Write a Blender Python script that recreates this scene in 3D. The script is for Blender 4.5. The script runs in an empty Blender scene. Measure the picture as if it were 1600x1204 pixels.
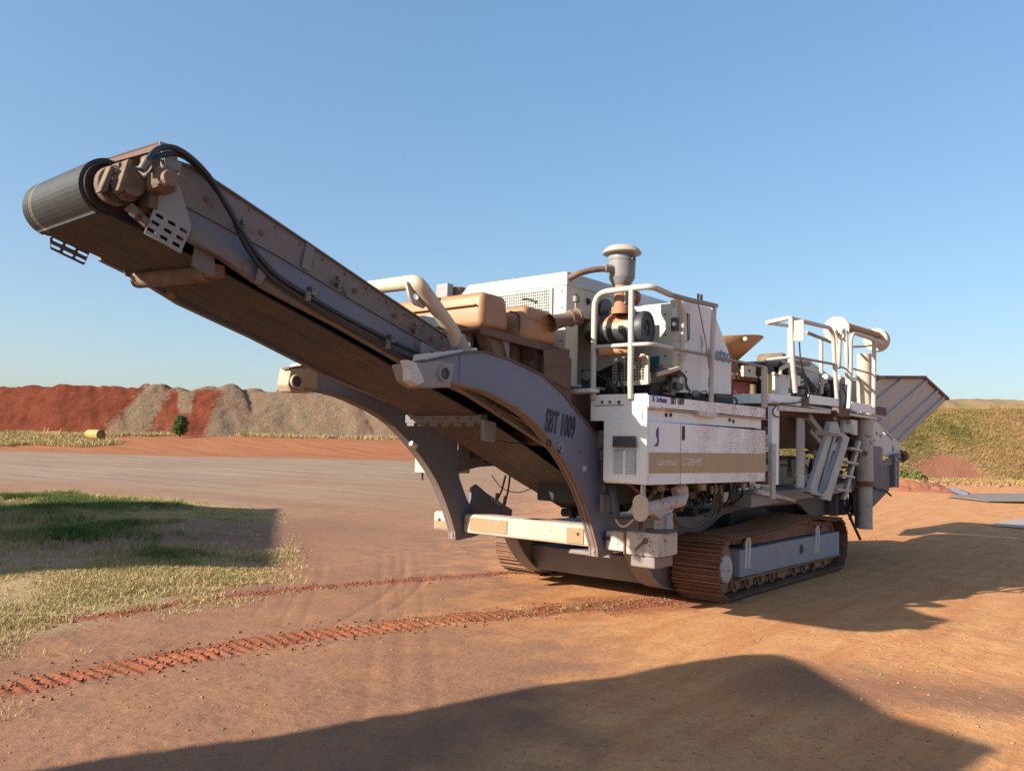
import bpy, bmesh, math, random
import numpy as np
from mathutils import Vector, Matrix

random.seed(4)
rng = np.random.default_rng(7)
scene = bpy.context.scene
COL = scene.collection
R_ = math.radians

# ------------------------------------------------------------------ camera
cam_data = bpy.data.cameras.new('camera')
cam = bpy.data.objects.new('camera', cam_data)
COL.objects.link(cam)
cam_data.sensor_fit = 'HORIZONTAL'
cam_data.sensor_width = 36.0
cam_data.lens = 36.0 * 1307.0 / 1600.0
cam_data.clip_end = 5000
cam_data.clip_start = 0.1
CAM = Vector((-8.9688, -4.1621, 1.7))
cm = Matrix(((0.63675, -0.07166, -0.76774, CAM.x),
             (-0.77070, -0.02825, -0.63657, CAM.y),
             (0.02393, 0.99703, -0.07322, CAM.z),
             (0, 0, 0, 1)))
cam.matrix_world = cm
scene.camera = cam

# ------------------------------------------------------------------ sky, sun, exposure
SUN_EL = R_(25.0)
SUN_DIR = Vector((-0.922, 0.388, 0)).normalized() * math.cos(SUN_EL) + Vector((0, 0, math.sin(SUN_EL)))
world = bpy.data.worlds.new('World')
scene.world = world
world.use_nodes = True
wn = world.node_tree
wn.nodes.clear()
sky = wn.nodes.new('ShaderNodeTexSky')
sky.sky_type = 'NISHITA'
sky.sun_disc = False
sky.sun_elevation = SUN_EL
sky.sun_rotation = math.atan2(SUN_DIR.x, SUN_DIR.y)
sky.altitude = 0
sky.air_density = 1.0
sky.dust_density = 2.0
sky.ozone_density = 3.3
bg = wn.nodes.new('ShaderNodeBackground')
bg.inputs['Strength'].default_value = 0.148
wo = wn.nodes.new('ShaderNodeOutputWorld')
gm_ = wn.nodes.new('ShaderNodeGamma')      # dusty, low-contrast sky
gm_.inputs['Gamma'].default_value = 0.60
hs_ = wn.nodes.new('ShaderNodeHueSaturation')
hs_.inputs['Saturation'].default_value = 1.38
wn.links.new(sky.outputs[0], gm_.inputs[0])
wn.links.new(gm_.outputs[0], hs_.inputs['Color'])
wn.links.new(hs_.outputs[0], bg.inputs[0])
wn.links.new(bg.outputs[0], wo.inputs[0])
sd = bpy.data.lights.new('sun', 'SUN')
sd.energy = 4.35
sd.angle = R_(0.53)
sd.color = (1.0, 0.90, 0.76)
sun = bpy.data.objects.new('sun', sd)
COL.objects.link(sun)
sun.rotation_euler = SUN_DIR.to_track_quat('Z', 'Y').to_euler()
sun.location = (-30, 20, 30)
scene.view_settings.view_transform = 'Standard'
scene.view_settings.look = 'None'
scene.view_settings.gamma = 1
scene.view_settings.exposure = 1.27

# ------------------------------------------------------------------ helpers: nodes
def newmat(name):
    m = bpy.data.materials.new(name)
    m.use_nodes = True
    nt = m.node_tree
    nt.nodes.clear()
    out = nt.nodes.new('ShaderNodeOutputMaterial')
    b = nt.nodes.new('ShaderNodeBsdfPrincipled')
    nt.links.new(b.outputs[0], out.inputs[0])
    return m, nt, b

def N(nt, t, **kw):
    n = nt.nodes.new(t)
    for k, v in kw.items():
        if k.startswith('i_'):
            n.inputs[k[2:].replace('_', ' ')].default_value = v
        else:
            setattr(n, k, v)
    return n

def noise(nt, vec, scale, detail=6, rough=0.6, dist=0.0):
    n = nt.nodes.new('ShaderNodeTexNoise')
    n.inputs['Scale'].default_value = scale
    n.inputs['Detail'].default_value = detail
    n.inputs['Roughness'].default_value = rough
    n.inputs['Distortion'].default_value = dist
    nt.links.new(vec, n.inputs['Vector'])
    return n.outputs[0]

def mapping(nt, vec, scale=(1, 1, 1), rot=(0, 0, 0), loc=(0, 0, 0)):
    n = nt.nodes.new('ShaderNodeMapping')
    n.inputs['Scale'].default_value = scale
    n.inputs['Rotation'].default_value = rot
    n.inputs['Location'].default_value = loc
    nt.links.new(vec, n.inputs['Vector'])
    return n.outputs[0]

def ramp(nt, fac, stops, interp='LINEAR'):
    n = nt.nodes.new('ShaderNodeValToRGB')
    cr = n.color_ramp
    cr.interpolation = interp
    while len(cr.elements) < len(stops):
        cr.elements.new(0.5)
    for e, (p, c) in zip(cr.elements, stops):
        e.position = p
        e.color = (c, c, c, 1) if isinstance(c, (int, float)) else (*c, 1)
    nt.links.new(fac, n.inputs[0])
    return n.outputs[0]

def mixc(nt, fac, a, b, mode='MIX'):
    n = nt.nodes.new('ShaderNodeMix')
    n.data_type = 'RGBA'
    n.blend_type = mode
    for s, v in ((0, fac), (6, a), (7, b)):
        if isinstance(v, (int, float)):
            n.inputs[s].default_value = v
        elif isinstance(v, tuple):
            n.inputs[s].default_value = (*v, 1)
        else:
            nt.links.new(v, n.inputs[s])
    return n.outputs[2]

def math_(nt, op, a, b=None, clamp=False):
    n = nt.nodes.new('ShaderNodeMath')
    n.operation = op
    n.use_clamp = clamp
    for i, v in enumerate((a, b)):
        if v is None:
            continue
        if isinstance(v, (int, float)):
            n.inputs[i].default_value = v
        else:
            nt.links.new(v, n.inputs[i])
    return n.outputs[0]

def bump(nt, b, h, strength=0.3, dist=0.01):
    n = nt.nodes.new('ShaderNodeBump')
    n.inputs['Strength'].default_value = strength
    n.inputs['Distance'].default_value = dist
    nt.links.new(h, n.inputs['Height'])
    nt.links.new(n.outputs[0], b.inputs['Normal'])

def obcoord(nt):
    return nt.nodes.new('ShaderNodeTexCoord').outputs['Object']

RUST = (0.16, 0.060, 0.028)
DUST = (0.36, 0.20, 0.11)

def paint(name, col, rough=0.5, dust=0.35, rust=0.25, chip=None, streak=0.3, metal=0.0, dustcol=DUST, rustcol=RUST, sc=1.0, loc=(0, 0, 0)):
    """Weathered paint: base colour, dust film, vertical streaks, rust spots."""
    m, nt, b = newmat(name)
    v = mapping(nt, obcoord(nt), loc=loc)
    n1 = noise(nt, v, 1.7 * sc, 8, 0.65)
    n2 = noise(nt, v, 26 * sc, 6, 0.7)
    n3 = noise(nt, mapping(nt, v, (6, 6, 0.7)), 1.3 * sc, 4, 0.5)
    n4 = noise(nt, v, 5.5 * sc, 10, 0.72, 0.4)
    c = mixc(nt, ramp(nt, n1, [(0.35, 0.0), (0.75, dust)]), col, dustcol)
    c = mixc(nt, ramp(nt, n3, [(0.48, 0.0), (0.85, streak)]), c, tuple(x * 0.7 for x in dustcol))
    c = mixc(nt, ramp(nt, n2, [(0.35, 0.12), (0.7, 0.0)]), c, (0.05, 0.04, 0.035))
    if rust > 0:
        lo = 0.74 - 0.30 * rust
        f = ramp(nt, math_(nt, 'ADD', math_(nt, 'MULTIPLY', n4, 0.75), math_(nt, 'MULTIPLY', n2, 0.25)), [(lo, 0.0), (lo + 0.035, 0.9)])
        rc = mixc(nt, n2, rustcol, tuple(x * 0.35 for x in rustcol))
        c = mixc(nt, f, c, rc)
    nt.links.new(c, b.inputs['Base Color'])
    r = ramp(nt, n4, [(0.3, rough), (0.8, min(1, rough + 0.3))])
    nt.links.new(r, b.inputs['Roughness'])
    b.inputs['Metallic'].default_value = metal
    bump(nt, b, n4, 0.25, 0.006)
    return m

def plain(name, col, rough=0.6, metal=0.0, var=0.3, sc=8):
    m, nt, b = newmat(name)
    v = obcoord(nt)
    n = noise(nt, v, sc, 6, 0.7)
    c = mixc(nt, ramp(nt, n, [(0.3, var), (0.7, 0.0)]), col, tuple(x * 0.4 for x in col))
    nt.links.new(c, b.inputs['Base Color'])
    b.inputs['Roughness'].default_value = rough
    b.inputs['Metallic'].default_value = metal
    bump(nt, b, n, 0.2, 0.005)
    return m

M = {}
M['white'] = paint('weathered_white_paint', (0.58, 0.575, 0.54), 0.45, 0.30, 0.25)
M['white_clean'] = paint('white_paint', (0.52, 0.505, 0.45), 0.45, 0.22, 0.16, streak=0.15)
M['white_dusty'] = paint('dusty_white_paint', (0.62, 0.60, 0.58), 0.5, 0.40, 0.42, streak=0.3)
M['white_rail'] = paint('handrail_white_paint', (0.50, 0.475, 0.42), 0.4, 0.25, 0.30, sc=1.5)
M['white_shade'] = paint('white_raised_for_shade', (0.80, 0.83, 0.82), 0.45, 0.10, 0.12, streak=0.12)  # brighter copy of the machine white, for faces standing in shade
M['white_sun'] = paint('white_dimmed_for_sun', (0.44, 0.41, 0.34), 0.5, 0.3, 0.3)  # dimmer, warmer copy of the white, for discs and sign in full sun
M['rail_worn'] = paint('worn_handrail_paint', (0.27, 0.22, 0.205), 0.5, 0.5, 0.4)
M['cream'] = paint('cream_paint', (0.54, 0.47, 0.36), 0.5, 0.35, 0.38, sc=1.6)
M['slate'] = paint('slate_grey_paint', (0.140, 0.170, 0.245), 0.5, 0.10, 0.40, streak=0.40, sc=1.3, rustcol=(0.10, 0.055, 0.04))
M['slate_dusty'] = paint('dusty_grey_paint', (0.130, 0.130, 0.145), 0.6, 0.35, 0.3, streak=0.35)
M['slate_lit'] = paint('pale_grey_paint', (0.26, 0.26, 0.265), 0.5, 0.35, 0.2)
M['boom'] = paint('boom_grey_paint', (0.185, 0.190, 0.215), 0.6, 0.22, 0.52, streak=0.15, sc=1.6, rustcol=(0.09, 0.04, 0.025))
M['boom_web'] = paint('boom_web_paint', (0.150, 0.170, 0.230), 0.55, 0.10, 0.35)
M['boom_tan'] = paint('dusty_beam_paint', (0.165, 0.150, 0.150), 0.7, 0.45, 0.55, dustcol=(0.24, 0.155, 0.10), sc=1.8)
M['flange'] = paint('dusty_flange_paint', (0.17, 0.135, 0.115), 0.6, 0.4, 0.45, rustcol=(0.14, 0.065, 0.035))
M['rust'] = paint('rusty_steel', (0.17, 0.075, 0.04), 0.8, 0.45, 0.2, sc=1.5)
M['rust_brown'] = paint('brown_rusted_plate', (0.115, 0.068, 0.055), 0.75, 0.45, 0.35, sc=1.8, dustcol=(0.20, 0.12, 0.085))
M['rust_orange'] = paint('orange_rusted_sheet', (0.42, 0.22, 0.10), 0.7, 0.4, 0.35, rustcol=(0.2, 0.07, 0.03))
M['blue'] = paint('blue_grey_track_paint', (0.235, 0.26, 0.315), 0.5, 0.40, 0.05, streak=0.35)
M['chassis'] = paint('chassis_grey_paint', (0.155, 0.16, 0.175), 0.6, 0.40, 0.15, streak=0.35)
M['mudwhite'] = paint('muddy_white_paint', (0.48, 0.45, 0.415), 0.6, 0.45, 0.62, sc=1.6)
M['navy'] = paint('navy_grey_paint', (0.09, 0.105, 0.145), 0.5, 0.3, 0.1)
M['brown_dark'] = paint('dark_brown_plate', (0.075, 0.05, 0.042), 0.8, 0.4, 0.2)
M['red'] = paint('faded_red_paint', (0.38, 0.075, 0.035), 0.6, 0.4, 0.15)
M['green_grey'] = paint('green_grey_cabinet_paint', (0.30, 0.33, 0.27), 0.6, 0.4, 0.1)
M['ladder'] = paint('aluminium_ladder_paint', (0.40, 0.42, 0.42), 0.45, 0.3, 0.1, metal=0.3)
M['teal_grey'] = paint('grey_green_strip_paint', (0.33, 0.39, 0.36), 0.6, 0.25, 0.05)
M['filter_grey'] = paint('precleaner_grey_paint', (0.18, 0.195, 0.21), 0.45, 0.25, 0.08)
M['filter'] = paint('air_filter_rusted', (0.34, 0.155, 0.085), 0.6, 0.4, 0.0, sc=1.2)
M['precap'] = paint('precleaner_cap_paint', (0.40, 0.365, 0.30), 0.5, 0.4, 0.1)
M['yellow'] = paint('yellow_paint', (0.34, 0.25, 0.07), 0.6, 0.3, 0.2)
M['dark'] = plain('dark_oily_steel', (0.022, 0.021, 0.022), 0.6, 0.2)
M['dark_grey'] = plain('dark_grey_plastic', (0.045, 0.047, 0.055), 0.5)
M['steel'] = plain('dusty_bare_steel', (0.19, 0.17, 0.145), 0.5, 0.5)
M['tan_steel'] = paint('dust_caked_casting', (0.10, 0.075, 0.058), 0.8, 0.9, 0.5, sc=5, dustcol=(0.27, 0.175, 0.11), rustcol=(0.04, 0.025, 0.02))
M['hose'] = plain('black_rubber_hose', (0.018, 0.018, 0.020), 0.45)
M['hose_dusty'] = plain('dusty_rubber_hose', (0.085, 0.072, 0.065), 0.7)
M['text_dark'] = plain('faded_black_lettering', (0.018, 0.020, 0.045), 0.6, var=0.4, sc=30)
M['text_blue'] = plain('blue_lettering', (0.05, 0.045, 0.28), 0.5)
M['text_teal'] = plain('teal_lettering', (0.03, 0.23, 0.32), 0.5)
M['text_white'] = plain('worn_white_lettering', (0.70, 0.66, 0.58), 0.6, var=0.5, sc=40)
M['text_green'] = plain('olive_green_emblem', (0.33, 0.36, 0.16), 0.6)
M['teal'] = plain('teal_decal', (0.01, 0.16, 0.15), 0.5)
M['gold'] = paint('ochre_gold_stripe', (0.42, 0.31, 0.165), 0.5, 0.25, 0.32, sc=2.0)
M['worn'] = paint('worn_beam_ochre', (0.27, 0.19, 0.10), 0.6, 0.5, 0.55, sc=3.0, rustcol=(0.50, 0.46, 0.38))
M['plate_dusty'] = paint('dusty_sheet_steel', (0.17, 0.145, 0.13), 0.6, 0.6, 0.2, dustcol=(0.33, 0.22, 0.15))
M['sheet'] = paint('pale_dusty_sheet', (0.36, 0.29, 0.26), 0.7, 0.6, 0.0)
M['rope'] = plain('rusty_red_strap', (0.30, 0.10, 0.05), 0.8)

def speckled():
    """white panel splashed with red mud specks, heavier towards the rear"""
    m, nt, b = newmat('mud_specked_white_paint')
    v = obcoord(nt)
    sep = nt.nodes.new('ShaderNodeSeparateXYZ'); nt.links.new(v, sep.inputs[0])
    n1 = noise(nt, v, 2.2, 6, 0.6); n2 = noise(nt, v, 60, 3, 0.6); n3 = noise(nt, v, 22, 4, 0.6)
    g = math_(nt, 'MULTIPLY', math_(nt, 'ADD', sep.outputs[0], 1.1), 0.5, True)
    dens = math_(nt, 'ADD', math_(nt, 'MULTIPLY', g, 0.095), math_(nt, 'MULTIPLY', math_(nt, 'SUBTRACT', n1, 0.5), 0.30))
    f = ramp(nt, math_(nt, 'ADD', n2, dens), [(0.60, 0.0), (0.68, 0.9)])
    f2 = ramp(nt, math_(nt, 'ADD', n3, math_(nt, 'MULTIPLY', dens, 1.0)), [(0.60, 0.0), (0.80, 0.6)])
    c = mixc(nt, ramp(nt, math_(nt, 'ADD', n1, math_(nt, 'MULTIPLY', g, 0.12)), [(0.45, 0.0), (0.8, 0.6)]), (0.78, 0.79, 0.77), (0.56, 0.45, 0.37))  # white base lifted because these panels stand in shade
    c = mixc(nt, f2, c, (0.34, 0.20, 0.14))
    c = mixc(nt, f, c, (0.20, 0.095, 0.06))
    nt.links.new(c, b.inputs['Base Color']); b.inputs['Roughness'].default_value = 0.55
    bump(nt, b, n3, 0.1, 0.004)
    return m
M['speckled'] = speckled()

# fuel tank plastic
def tankmat():
    m, nt, b = newmat('yellowed_plastic')
    v = obcoord(nt)
    n1 = noise(nt, v, 2.5, 6, 0.6)
    n2 = noise(nt, v, 40, 4, 0.6)
    c = mixc(nt, ramp(nt, n1, [(0.3, 0.0), (0.75, 0.8)]), (0.42, 0.20, 0.065), (0.25, 0.125, 0.070))
    c = mixc(nt, ramp(nt, n2, [(0.4, 0.35), (0.7, 0.0)]), c, (0.22, 0.13, 0.08))
    n5 = noise(nt, mapping(nt, v, (7, 7, 0.8)), 1.2, 6, 0.6)
    c = mixc(nt, ramp(nt, n5, [(0.5, 0.0), (0.75, 0.5)]), c, (0.24, 0.15, 0.10))
    nt.links.new(c, b.inputs['Base Color'])
    b.inputs['Roughness'].default_value = 0.5
    b.inputs['Subsurface Weight'].default_value = 0.05
    b.inputs['Subsurface Radius'].default_value = (0.08, 0.04, 0.02)
    bump(nt, b, n1, 0.1, 0.01)
    return m
M['tank'] = tankmat()

def beltmat():
    m, nt, b = newmat('worn_rubber_belt')
    v = obcoord(nt)
    st = noise(nt, mapping(nt, v, (0.5, 22, 0.5)), 1.0, 8, 0.65)
    n2 = noise(nt, v, 3, 8, 0.7)
    n3 = noise(nt, v, 60, 4, 0.6)
    c = mixc(nt, ramp(nt, st, [(0.36, 0.0), (0.66, 0.75)]), (0.020, 0.019, 0.021), (0.082, 0.066, 0.058))
    c = mixc(nt, ramp(nt, n2, [(0.45, 0.0), (0.75, 0.5)]), c, (0.16, 0.085, 0.05))
    nt.links.new(c, b.inputs['Base Color'])
    nt.links.new(ramp(nt, n3, [(0.3, 0.55), (0.7, 0.8)]), b.inputs['Roughness'])
    bump(nt, b, st, 0.3, 0.004)
    return m
M['belt'] = beltmat()

def headbelt():
    m, nt, b = newmat('head_rubber_belt')
    v = obcoord(nt)
    st = noise(nt, mapping(nt, v, (0.4, 30, 0.4)), 1.0, 6, 0.6)
    n3 = noise(nt, v, 70, 4, 0.6)
    sep = nt.nodes.new('ShaderNodeSeparateXYZ')
    nt.links.new(v, sep.inputs[0])
    # two worn cream rings near the far edge of the belt
    a1 = ramp(nt, math_(nt, 'ABSOLUTE', math_(nt, 'SUBTRACT', sep.outputs[1], 1.915)), [(0.004, 1.0), (0.009, 0.0)])
    a2 = ramp(nt, math_(nt, 'ABSOLUTE', math_(nt, 'SUBTRACT', sep.outputs[1], 1.942)), [(0.003, 1.0), (0.008, 0.0)])
    c = mixc(nt, ramp(nt, st, [(0.35, 0.0), (0.7, 0.6)]), (0.022, 0.025, 0.026), (0.045, 0.042, 0.038))
    c = mixc(nt, math_(nt, 'MULTIPLY', math_(nt, 'MAXIMUM', a1, a2), 0.8), c, (0.20, 0.15, 0.09))
    nt.links.new(c, b.inputs['Base Color'])
    nt.links.new(ramp(nt, n3, [(0.3, 0.42), (0.7, 0.6)]), b.inputs['Roughness'])
    bump(nt, b, st, 0.2, 0.003)
    return m
M['belt_head'] = headbelt()

def shoemat():
    m, nt, b = newmat('rusted_track_steel')
    oi = nt.nodes.new('ShaderNodeObjectInfo')
    va = nt.nodes.new('ShaderNodeVectorMath'); va.operation = 'ADD'
    sc_ = nt.nodes.new('ShaderNodeVectorMath'); sc_.operation = 'SCALE'; sc_.inputs[0].default_value = (7, 13, 5)
    nt.links.new(oi.outputs['Random'], sc_.inputs['Scale'])
    nt.links.new(obcoord(nt), va.inputs[0]); nt.links.new(sc_.outputs[0], va.inputs[1])
    v = va.outputs[0]
    n1 = noise(nt, v, 4, 8, 0.7)
    n2 = noise(nt, v, 38, 8, 0.75)
    c = mixc(nt, ramp(nt, n1, [(0.35, 0.0), (0.7, 1.0)]), (0.105, 0.048, 0.028), (0.20, 0.095, 0.05))
    c = mixc(nt, ramp(nt, n2, [(0.42, 0.0), (0.6, 0.6)]), c, (0.05, 0.026, 0.02))
    # polished and dusty ridge tops of the grousers (local z of each shoe)
    sep = nt.nodes.new('ShaderNodeSeparateXYZ'); nt.links.new(obcoord(nt), sep.inputs[0])
    top = ramp(nt, math_(nt, 'ADD', math_(nt, 'MULTIPLY', sep.outputs[2], 10.0), math_(nt, 'MULTIPLY', n2, 0.25)), [(0.40, 0.0), (0.52, 0.75)])
    c = mixc(nt, top, c, (0.30, 0.15, 0.085))
    nt.links.new(c, b.inputs['Base Color'])
    b.inputs['Roughness'].default_value = 0.75
    bump(nt, b, n2, 0.5, 0.008)
    return m
M['shoe'] = shoemat()

def filtermat():
    """air filter can: rust above, bare primer and dark paint below"""
    m, nt, b = newmat('peeling_filter_paint')
    v = obcoord(nt)
    sep = nt.nodes.new('ShaderNodeSeparateXYZ')
    nt.links.new(v, sep.inputs[0])
    n1 = noise(nt, v, 7, 6, 0.6)
    h = math_(nt, 'ADD', sep.outputs[2], math_(nt, 'MULTIPLY', n1, 0.22))
    c = ramp(nt, math_(nt, 'MULTIPLY', math_(nt, 'SUBTRACT', h, 2.80), 1.6),
             [(0.0, (0.16, 0.075, 0.04)), (0.22, (0.035, 0.038, 0.045)), (0.40, (0.035, 0.038, 0.045)), (0.42, (0.30, 0.26, 0.19)), (0.50, (0.33, 0.27, 0.18)), (0.53, (0.38, 0.165, 0.085)), (1.0, (0.36, 0.15, 0.08))])
    nt.links.new(c, b.inputs['Base Color'])
    b.inputs['Roughness'].default_value = 0.6
    bump(nt, b, n1, 0.15, 0.01)
    return m
M['filter_can'] = filtermat()

# ------------------------------------------------------------------ helpers: objects
PARENT_INV = {}
def tag(o, label=None, cat=None, group=None, kind=None):
    if label: o['label'] = label
    if cat: o['category'] = cat
    if group: o['group'] = group
    if kind: o['kind'] = kind
    return o

def empty(name, loc, label, cat, group=None):
    o = bpy.data.objects.new(name, None)
    COL.objects.link(o)
    o.location = loc
    o.empty_display_size = 0.2
    PARENT_INV[o.name] = Matrix.Translation(-Vector(loc))
    return tag(o, label, cat, group)

def link(name, me, mat=None, parent=None, kind=None, bevel=0, smooth=False, label=None):
    o = bpy.data.objects.new(name, me)
    COL.objects.link(o)
    if mat is not None:
        if isinstance(mat, str): mat = M[mat]
        if not me.materials: me.materials.append(mat)
    if parent is not None:
        if parent.parent is not None and parent.parent.parent is not None:
            parent = parent.parent          # never a fourth level
        o.parent = parent
        if parent.name in PARENT_INV:
            o.matrix_parent_inverse = PARENT_INV[parent.name]
    if kind: o['kind'] = kind
    if label: o['label'] = label
    if bevel:
        md = o.modifiers.new('bevel', 'BEVEL')
        md.width = bevel; md.segments = 2; md.limit_method = 'ANGLE'; md.angle_limit = R_(35)
    if smooth:
        me.polygons.foreach_set('use_smooth', [True] * len(me.polygons))
        try:
            me.set_sharp_from_angle(angle=R_(38))
        except Exception:
            pass
    return o

def bm2(name, bm, mat=None, parent=None, **kw):
    bmesh.ops.recalc_face_normals(bm, faces=bm.faces)
    me = bpy.data.meshes.new(name)
    bm.to_mesh(me); bm.free()
    return link(name, me, mat, parent, **kw)

class MB:
    """collects shapes into ONE mesh object"""
    def __init__(s): s.bm = bmesh.new()
    def box(s, x0, x1, y0, y1, z0, z1):
        vs = [s.bm.verts.new(p) for p in ((x0,y0,z0),(x1,y0,z0),(x1,y1,z0),(x0,y1,z0),(x0,y0,z1),(x1,y0,z1),(x1,y1,z1),(x0,y1,z1))]
        for f in ((0,3,2,1),(4,5,6,7),(0,1,5,4),(1,2,6,5),(2,3,7,6),(3,0,4,7)):
            s.bm.faces.new([vs[i] for i in f])
        return s
    def prism(s, a, b):
        """closed solid between two matching 3-D loops"""
        va = [s.bm.verts.new(p) for p in a]; vb = [s.bm.verts.new(p) for p in b]
        n = len(va)
        s.bm.faces.new(va); s.bm.faces.new(vb[::-1])
        for i in range(n):
            s.bm.faces.new((va[i], va[(i+1) % n], vb[(i+1) % n], vb[i]))
        return s
    def py(s, xz, y0, y1):
        return s.prism([(x, y0, z) for x, z in xz], [(x, y1, z) for x, z in xz])
    def px(s, yz, x0, x1):
        return s.prism([(x0, y, z) for y, z in yz], [(x1, y, z) for y, z in yz])
    def pz(s, xy, z0, z1):
        return s.prism([(x, y, z0) for x, y in xy], [(x, y, z1) for x, y in xy])
    def strip(s, xz, t, y0, y1):
        """a bent strip (flange) following a line in XZ, thickness t"""
        P = [Vector((p[0], p[1])) for p in xz]; n = len(P)
        off = []
        for i in range(n):
            d = (P[min(i+1, n-1)] - P[max(i-1, 0)]).normalized()
            off.append(P[i] + Vector((-d.y, d.x)) * t)
        for i in range(n-1):
            q = [P[i], P[i+1], off[i+1], off[i]]
            s.py([(v.x, v.y) for v in q], y0, y1)
        return s
    def cyl(s, p0, p1, r0, r1=None, seg=20, caps=True):
        if r1 is None: r1 = r0
        p0 = Vector(p0); p1 = Vector(p1)
        d = (p1 - p0).normalized()
        u = d.orthogonal().normalized(); w = d.cross(u)
        a = []; b = []
        for i in range(seg):
            t = 2*math.pi*i/seg
            k = u*math.cos(t) + w*math.sin(t)
            a.append(s.bm.verts.new(p0 + k*r0)); b.append(s.bm.verts.new(p1 + k*r1))
        for i in range(seg):
            s.bm.faces.new((a[i], a[(i+1) % seg], b[(i+1) % seg], b[i]))
        if caps:
            s.bm.faces.new(a[::-1]); s.bm.faces.new(b)
        return s
    def lathe(s, prof, o, ax=(0, 0, 1), seg=32):
        """prof: (radius, distance along axis)"""
        o = Vector(o); d = Vector(ax).normalized()
        u = d.orthogonal().normalized(); w = d.cross(u)
        rings = []
        for r, h in prof:
            if r < 1e-5:
                rings.append([s.bm.verts.new(o + d*h)])
            else:
                rings.append([s.bm.verts.new(o + d*h + (u*math.cos(2*math.pi*i/seg) + w*math.sin(2*math.pi*i/seg))*r) for i in range(seg)])
        for a, b in zip(rings, rings[1:]):
            for i in range(seg):
                j = (i+1) % seg
                if len(a) == 1 and len(b) == 1: continue
                if len(a) == 1: s.bm.faces.new((a[0], b[j], b[i]))
                elif len(b) == 1: s.bm.faces.new((a[i], a[j], b[0]))
                else: s.bm.faces.new((a[i], a[j], b[j], b[i]))
        return s
    def beam(s, p0, p1, w, h, up=(0, 0, 1)):
        p0 = Vector(p0); p1 = Vector(p1)
        d = (p1-p0).normalized(); up = Vector(up)
        sd_ = d.cross(up).normalized(); uu = sd_.cross(d).normalized()
        c = [(-w/2, -h/2), (w/2, -h/2), (w/2, h/2), (-w/2, h/2)]
        return s.prism([p0 + sd_*a + uu*b for a, b in c], [p1 + sd_*a + uu*b for a, b in c])
    def tube(s, pts, r, seg=10, fillet=0.0, nf=6):
        P = [Vector(p) for p in pts]
        if fillet > 0:
            Q = [P[0]]
            for i in range(1, len(P)-1):
                a = P[i-1]-P[i]; b = P[i+1]-P[i]
                f = min(fillet, a.length*0.49, b.length*0.49)
                A = P[i]+a.normalized()*f; B = P[i]+b.normalized()*f
                for k in range(nf+1):
                    t = k/nf
                    Q.append(A*(1-t)**2 + P[i]*2*t*(1-t) + B*t*t)
            Q.append(P[-1]); P = Q
        rings = []
        d0 = (P[1]-P[0]).normalized(); u = d0.orthogonal().normalized()
        for i, p in enumerate(P):
            d = (P[min(i+1, len(P)-1)] - P[max(i-1, 0)]).normalized()
            u = (u - d*u.dot(d)).normalized(); w = d.cross(u)
            rings.append([s.bm.verts.new(p + (u*math.cos(2*math.pi*k/seg)+w*math.sin(2*math.pi*k/seg))*r) for k in range(seg)])
        for a, b in zip(rings, rings[1:]):
            for k in range(seg):
                s.bm.faces.new((a[k], a[(k+1) % seg], b[(k+1) % seg], b[k]))
        s.bm.faces.new(rings[0][::-1]); s.bm.faces.new(rings[-1])
        return s
    def done(s, name, mat=None, parent=None, **kw):
        return bm2(name, s.bm, mat, parent, **kw)

def catmull(pts, n=8):
    P = [Vector(p) for p in pts]
    P = [P[0]*2-P[1]] + P + [P[-1]*2-P[-2]]
    out = []
    for i in range(1, len(P)-2):
        for k in range(n):
            t = k/n
            a, b, c, d = P[i-1], P[i], P[i+1], P[i+2]
            out.append(0.5*((2*b)+(c-a)*t+(2*a-5*b+4*c-d)*t*t+(3*b-a-3*c+d)*t**3))
    out.append(P[-2])
    return out

def cat2(pts, n=6):
    return [(v.x, v.z) for v in catmull([(p[0], 0, p[1]) for p in pts], n)]

def hose(pts, r, name, mat, parent, n=8, seg=8):
    return MB().tube(catmull(pts, n), r, seg).done(name, mat, parent, smooth=True)

def curve_mesh(name, loops, thick, M4):
    """flat plate with real holes from closed 2-D loops, extruded, placed by M4"""
    cu = bpy.data.curves.new(name, 'CURVE')
    cu.dimensions = '2D'; cu.fill_mode = 'BOTH'; cu.extrude = thick/2
    for lp in loops:
        sp = cu.splines.new('POLY')
        sp.points.add(len(lp)-1)
        for p, q in zip(sp.points, lp): p.co = (q[0], q[1], 0, 1)
        sp.use_cyclic_u = True
    o = bpy.data.objects.new('tmp', cu)
    me = bpy.data.meshes.new_from_object(o)
    bpy.data.objects.remove(o)
    me.name = name
    me.transform(M4)
    return me

def planeY(y):       # 2-D (x,z) -> world, facing -Y
    return Matrix(((1, 0, 0, 0), (0, 0, -1, y), (0, 1, 0, 0), (0, 0, 0, 1)))
def planeX(x):       # 2-D (y,z) -> world, facing -X   (u = -y so text reads properly)
    return Matrix(((0, 0, -1, x), (-1, 0, 0, 0), (0, 1, 0, 0), (0, 0, 0, 1)))

def slot(cx, cy, w, h, n=5, ang=0):
    """rounded slot outline"""
    pts = []
    r = min(w, h)/2
    L = (w-2*r)/2 if w > h else (h-2*r)/2
    for k in range(2*n):
        t = math.pi*(k/(2*n-1)) - math.pi/2
        pts.append((L + r*math.cos(t), r*math.sin(t)))
    for k in range(2*n):
        t = math.pi*(k/(2*n-1)) + math.pi/2
        pts.append((-L + r*math.cos(t), r*math.sin(t)))
    if h > w: pts = [(-b, a) for a, b in pts]
    ca, sa = math.cos(ang), math.sin(ang)
    return [(cx + a*ca - b*sa, cy + a*sa + b*ca) for a, b in pts]

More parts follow.
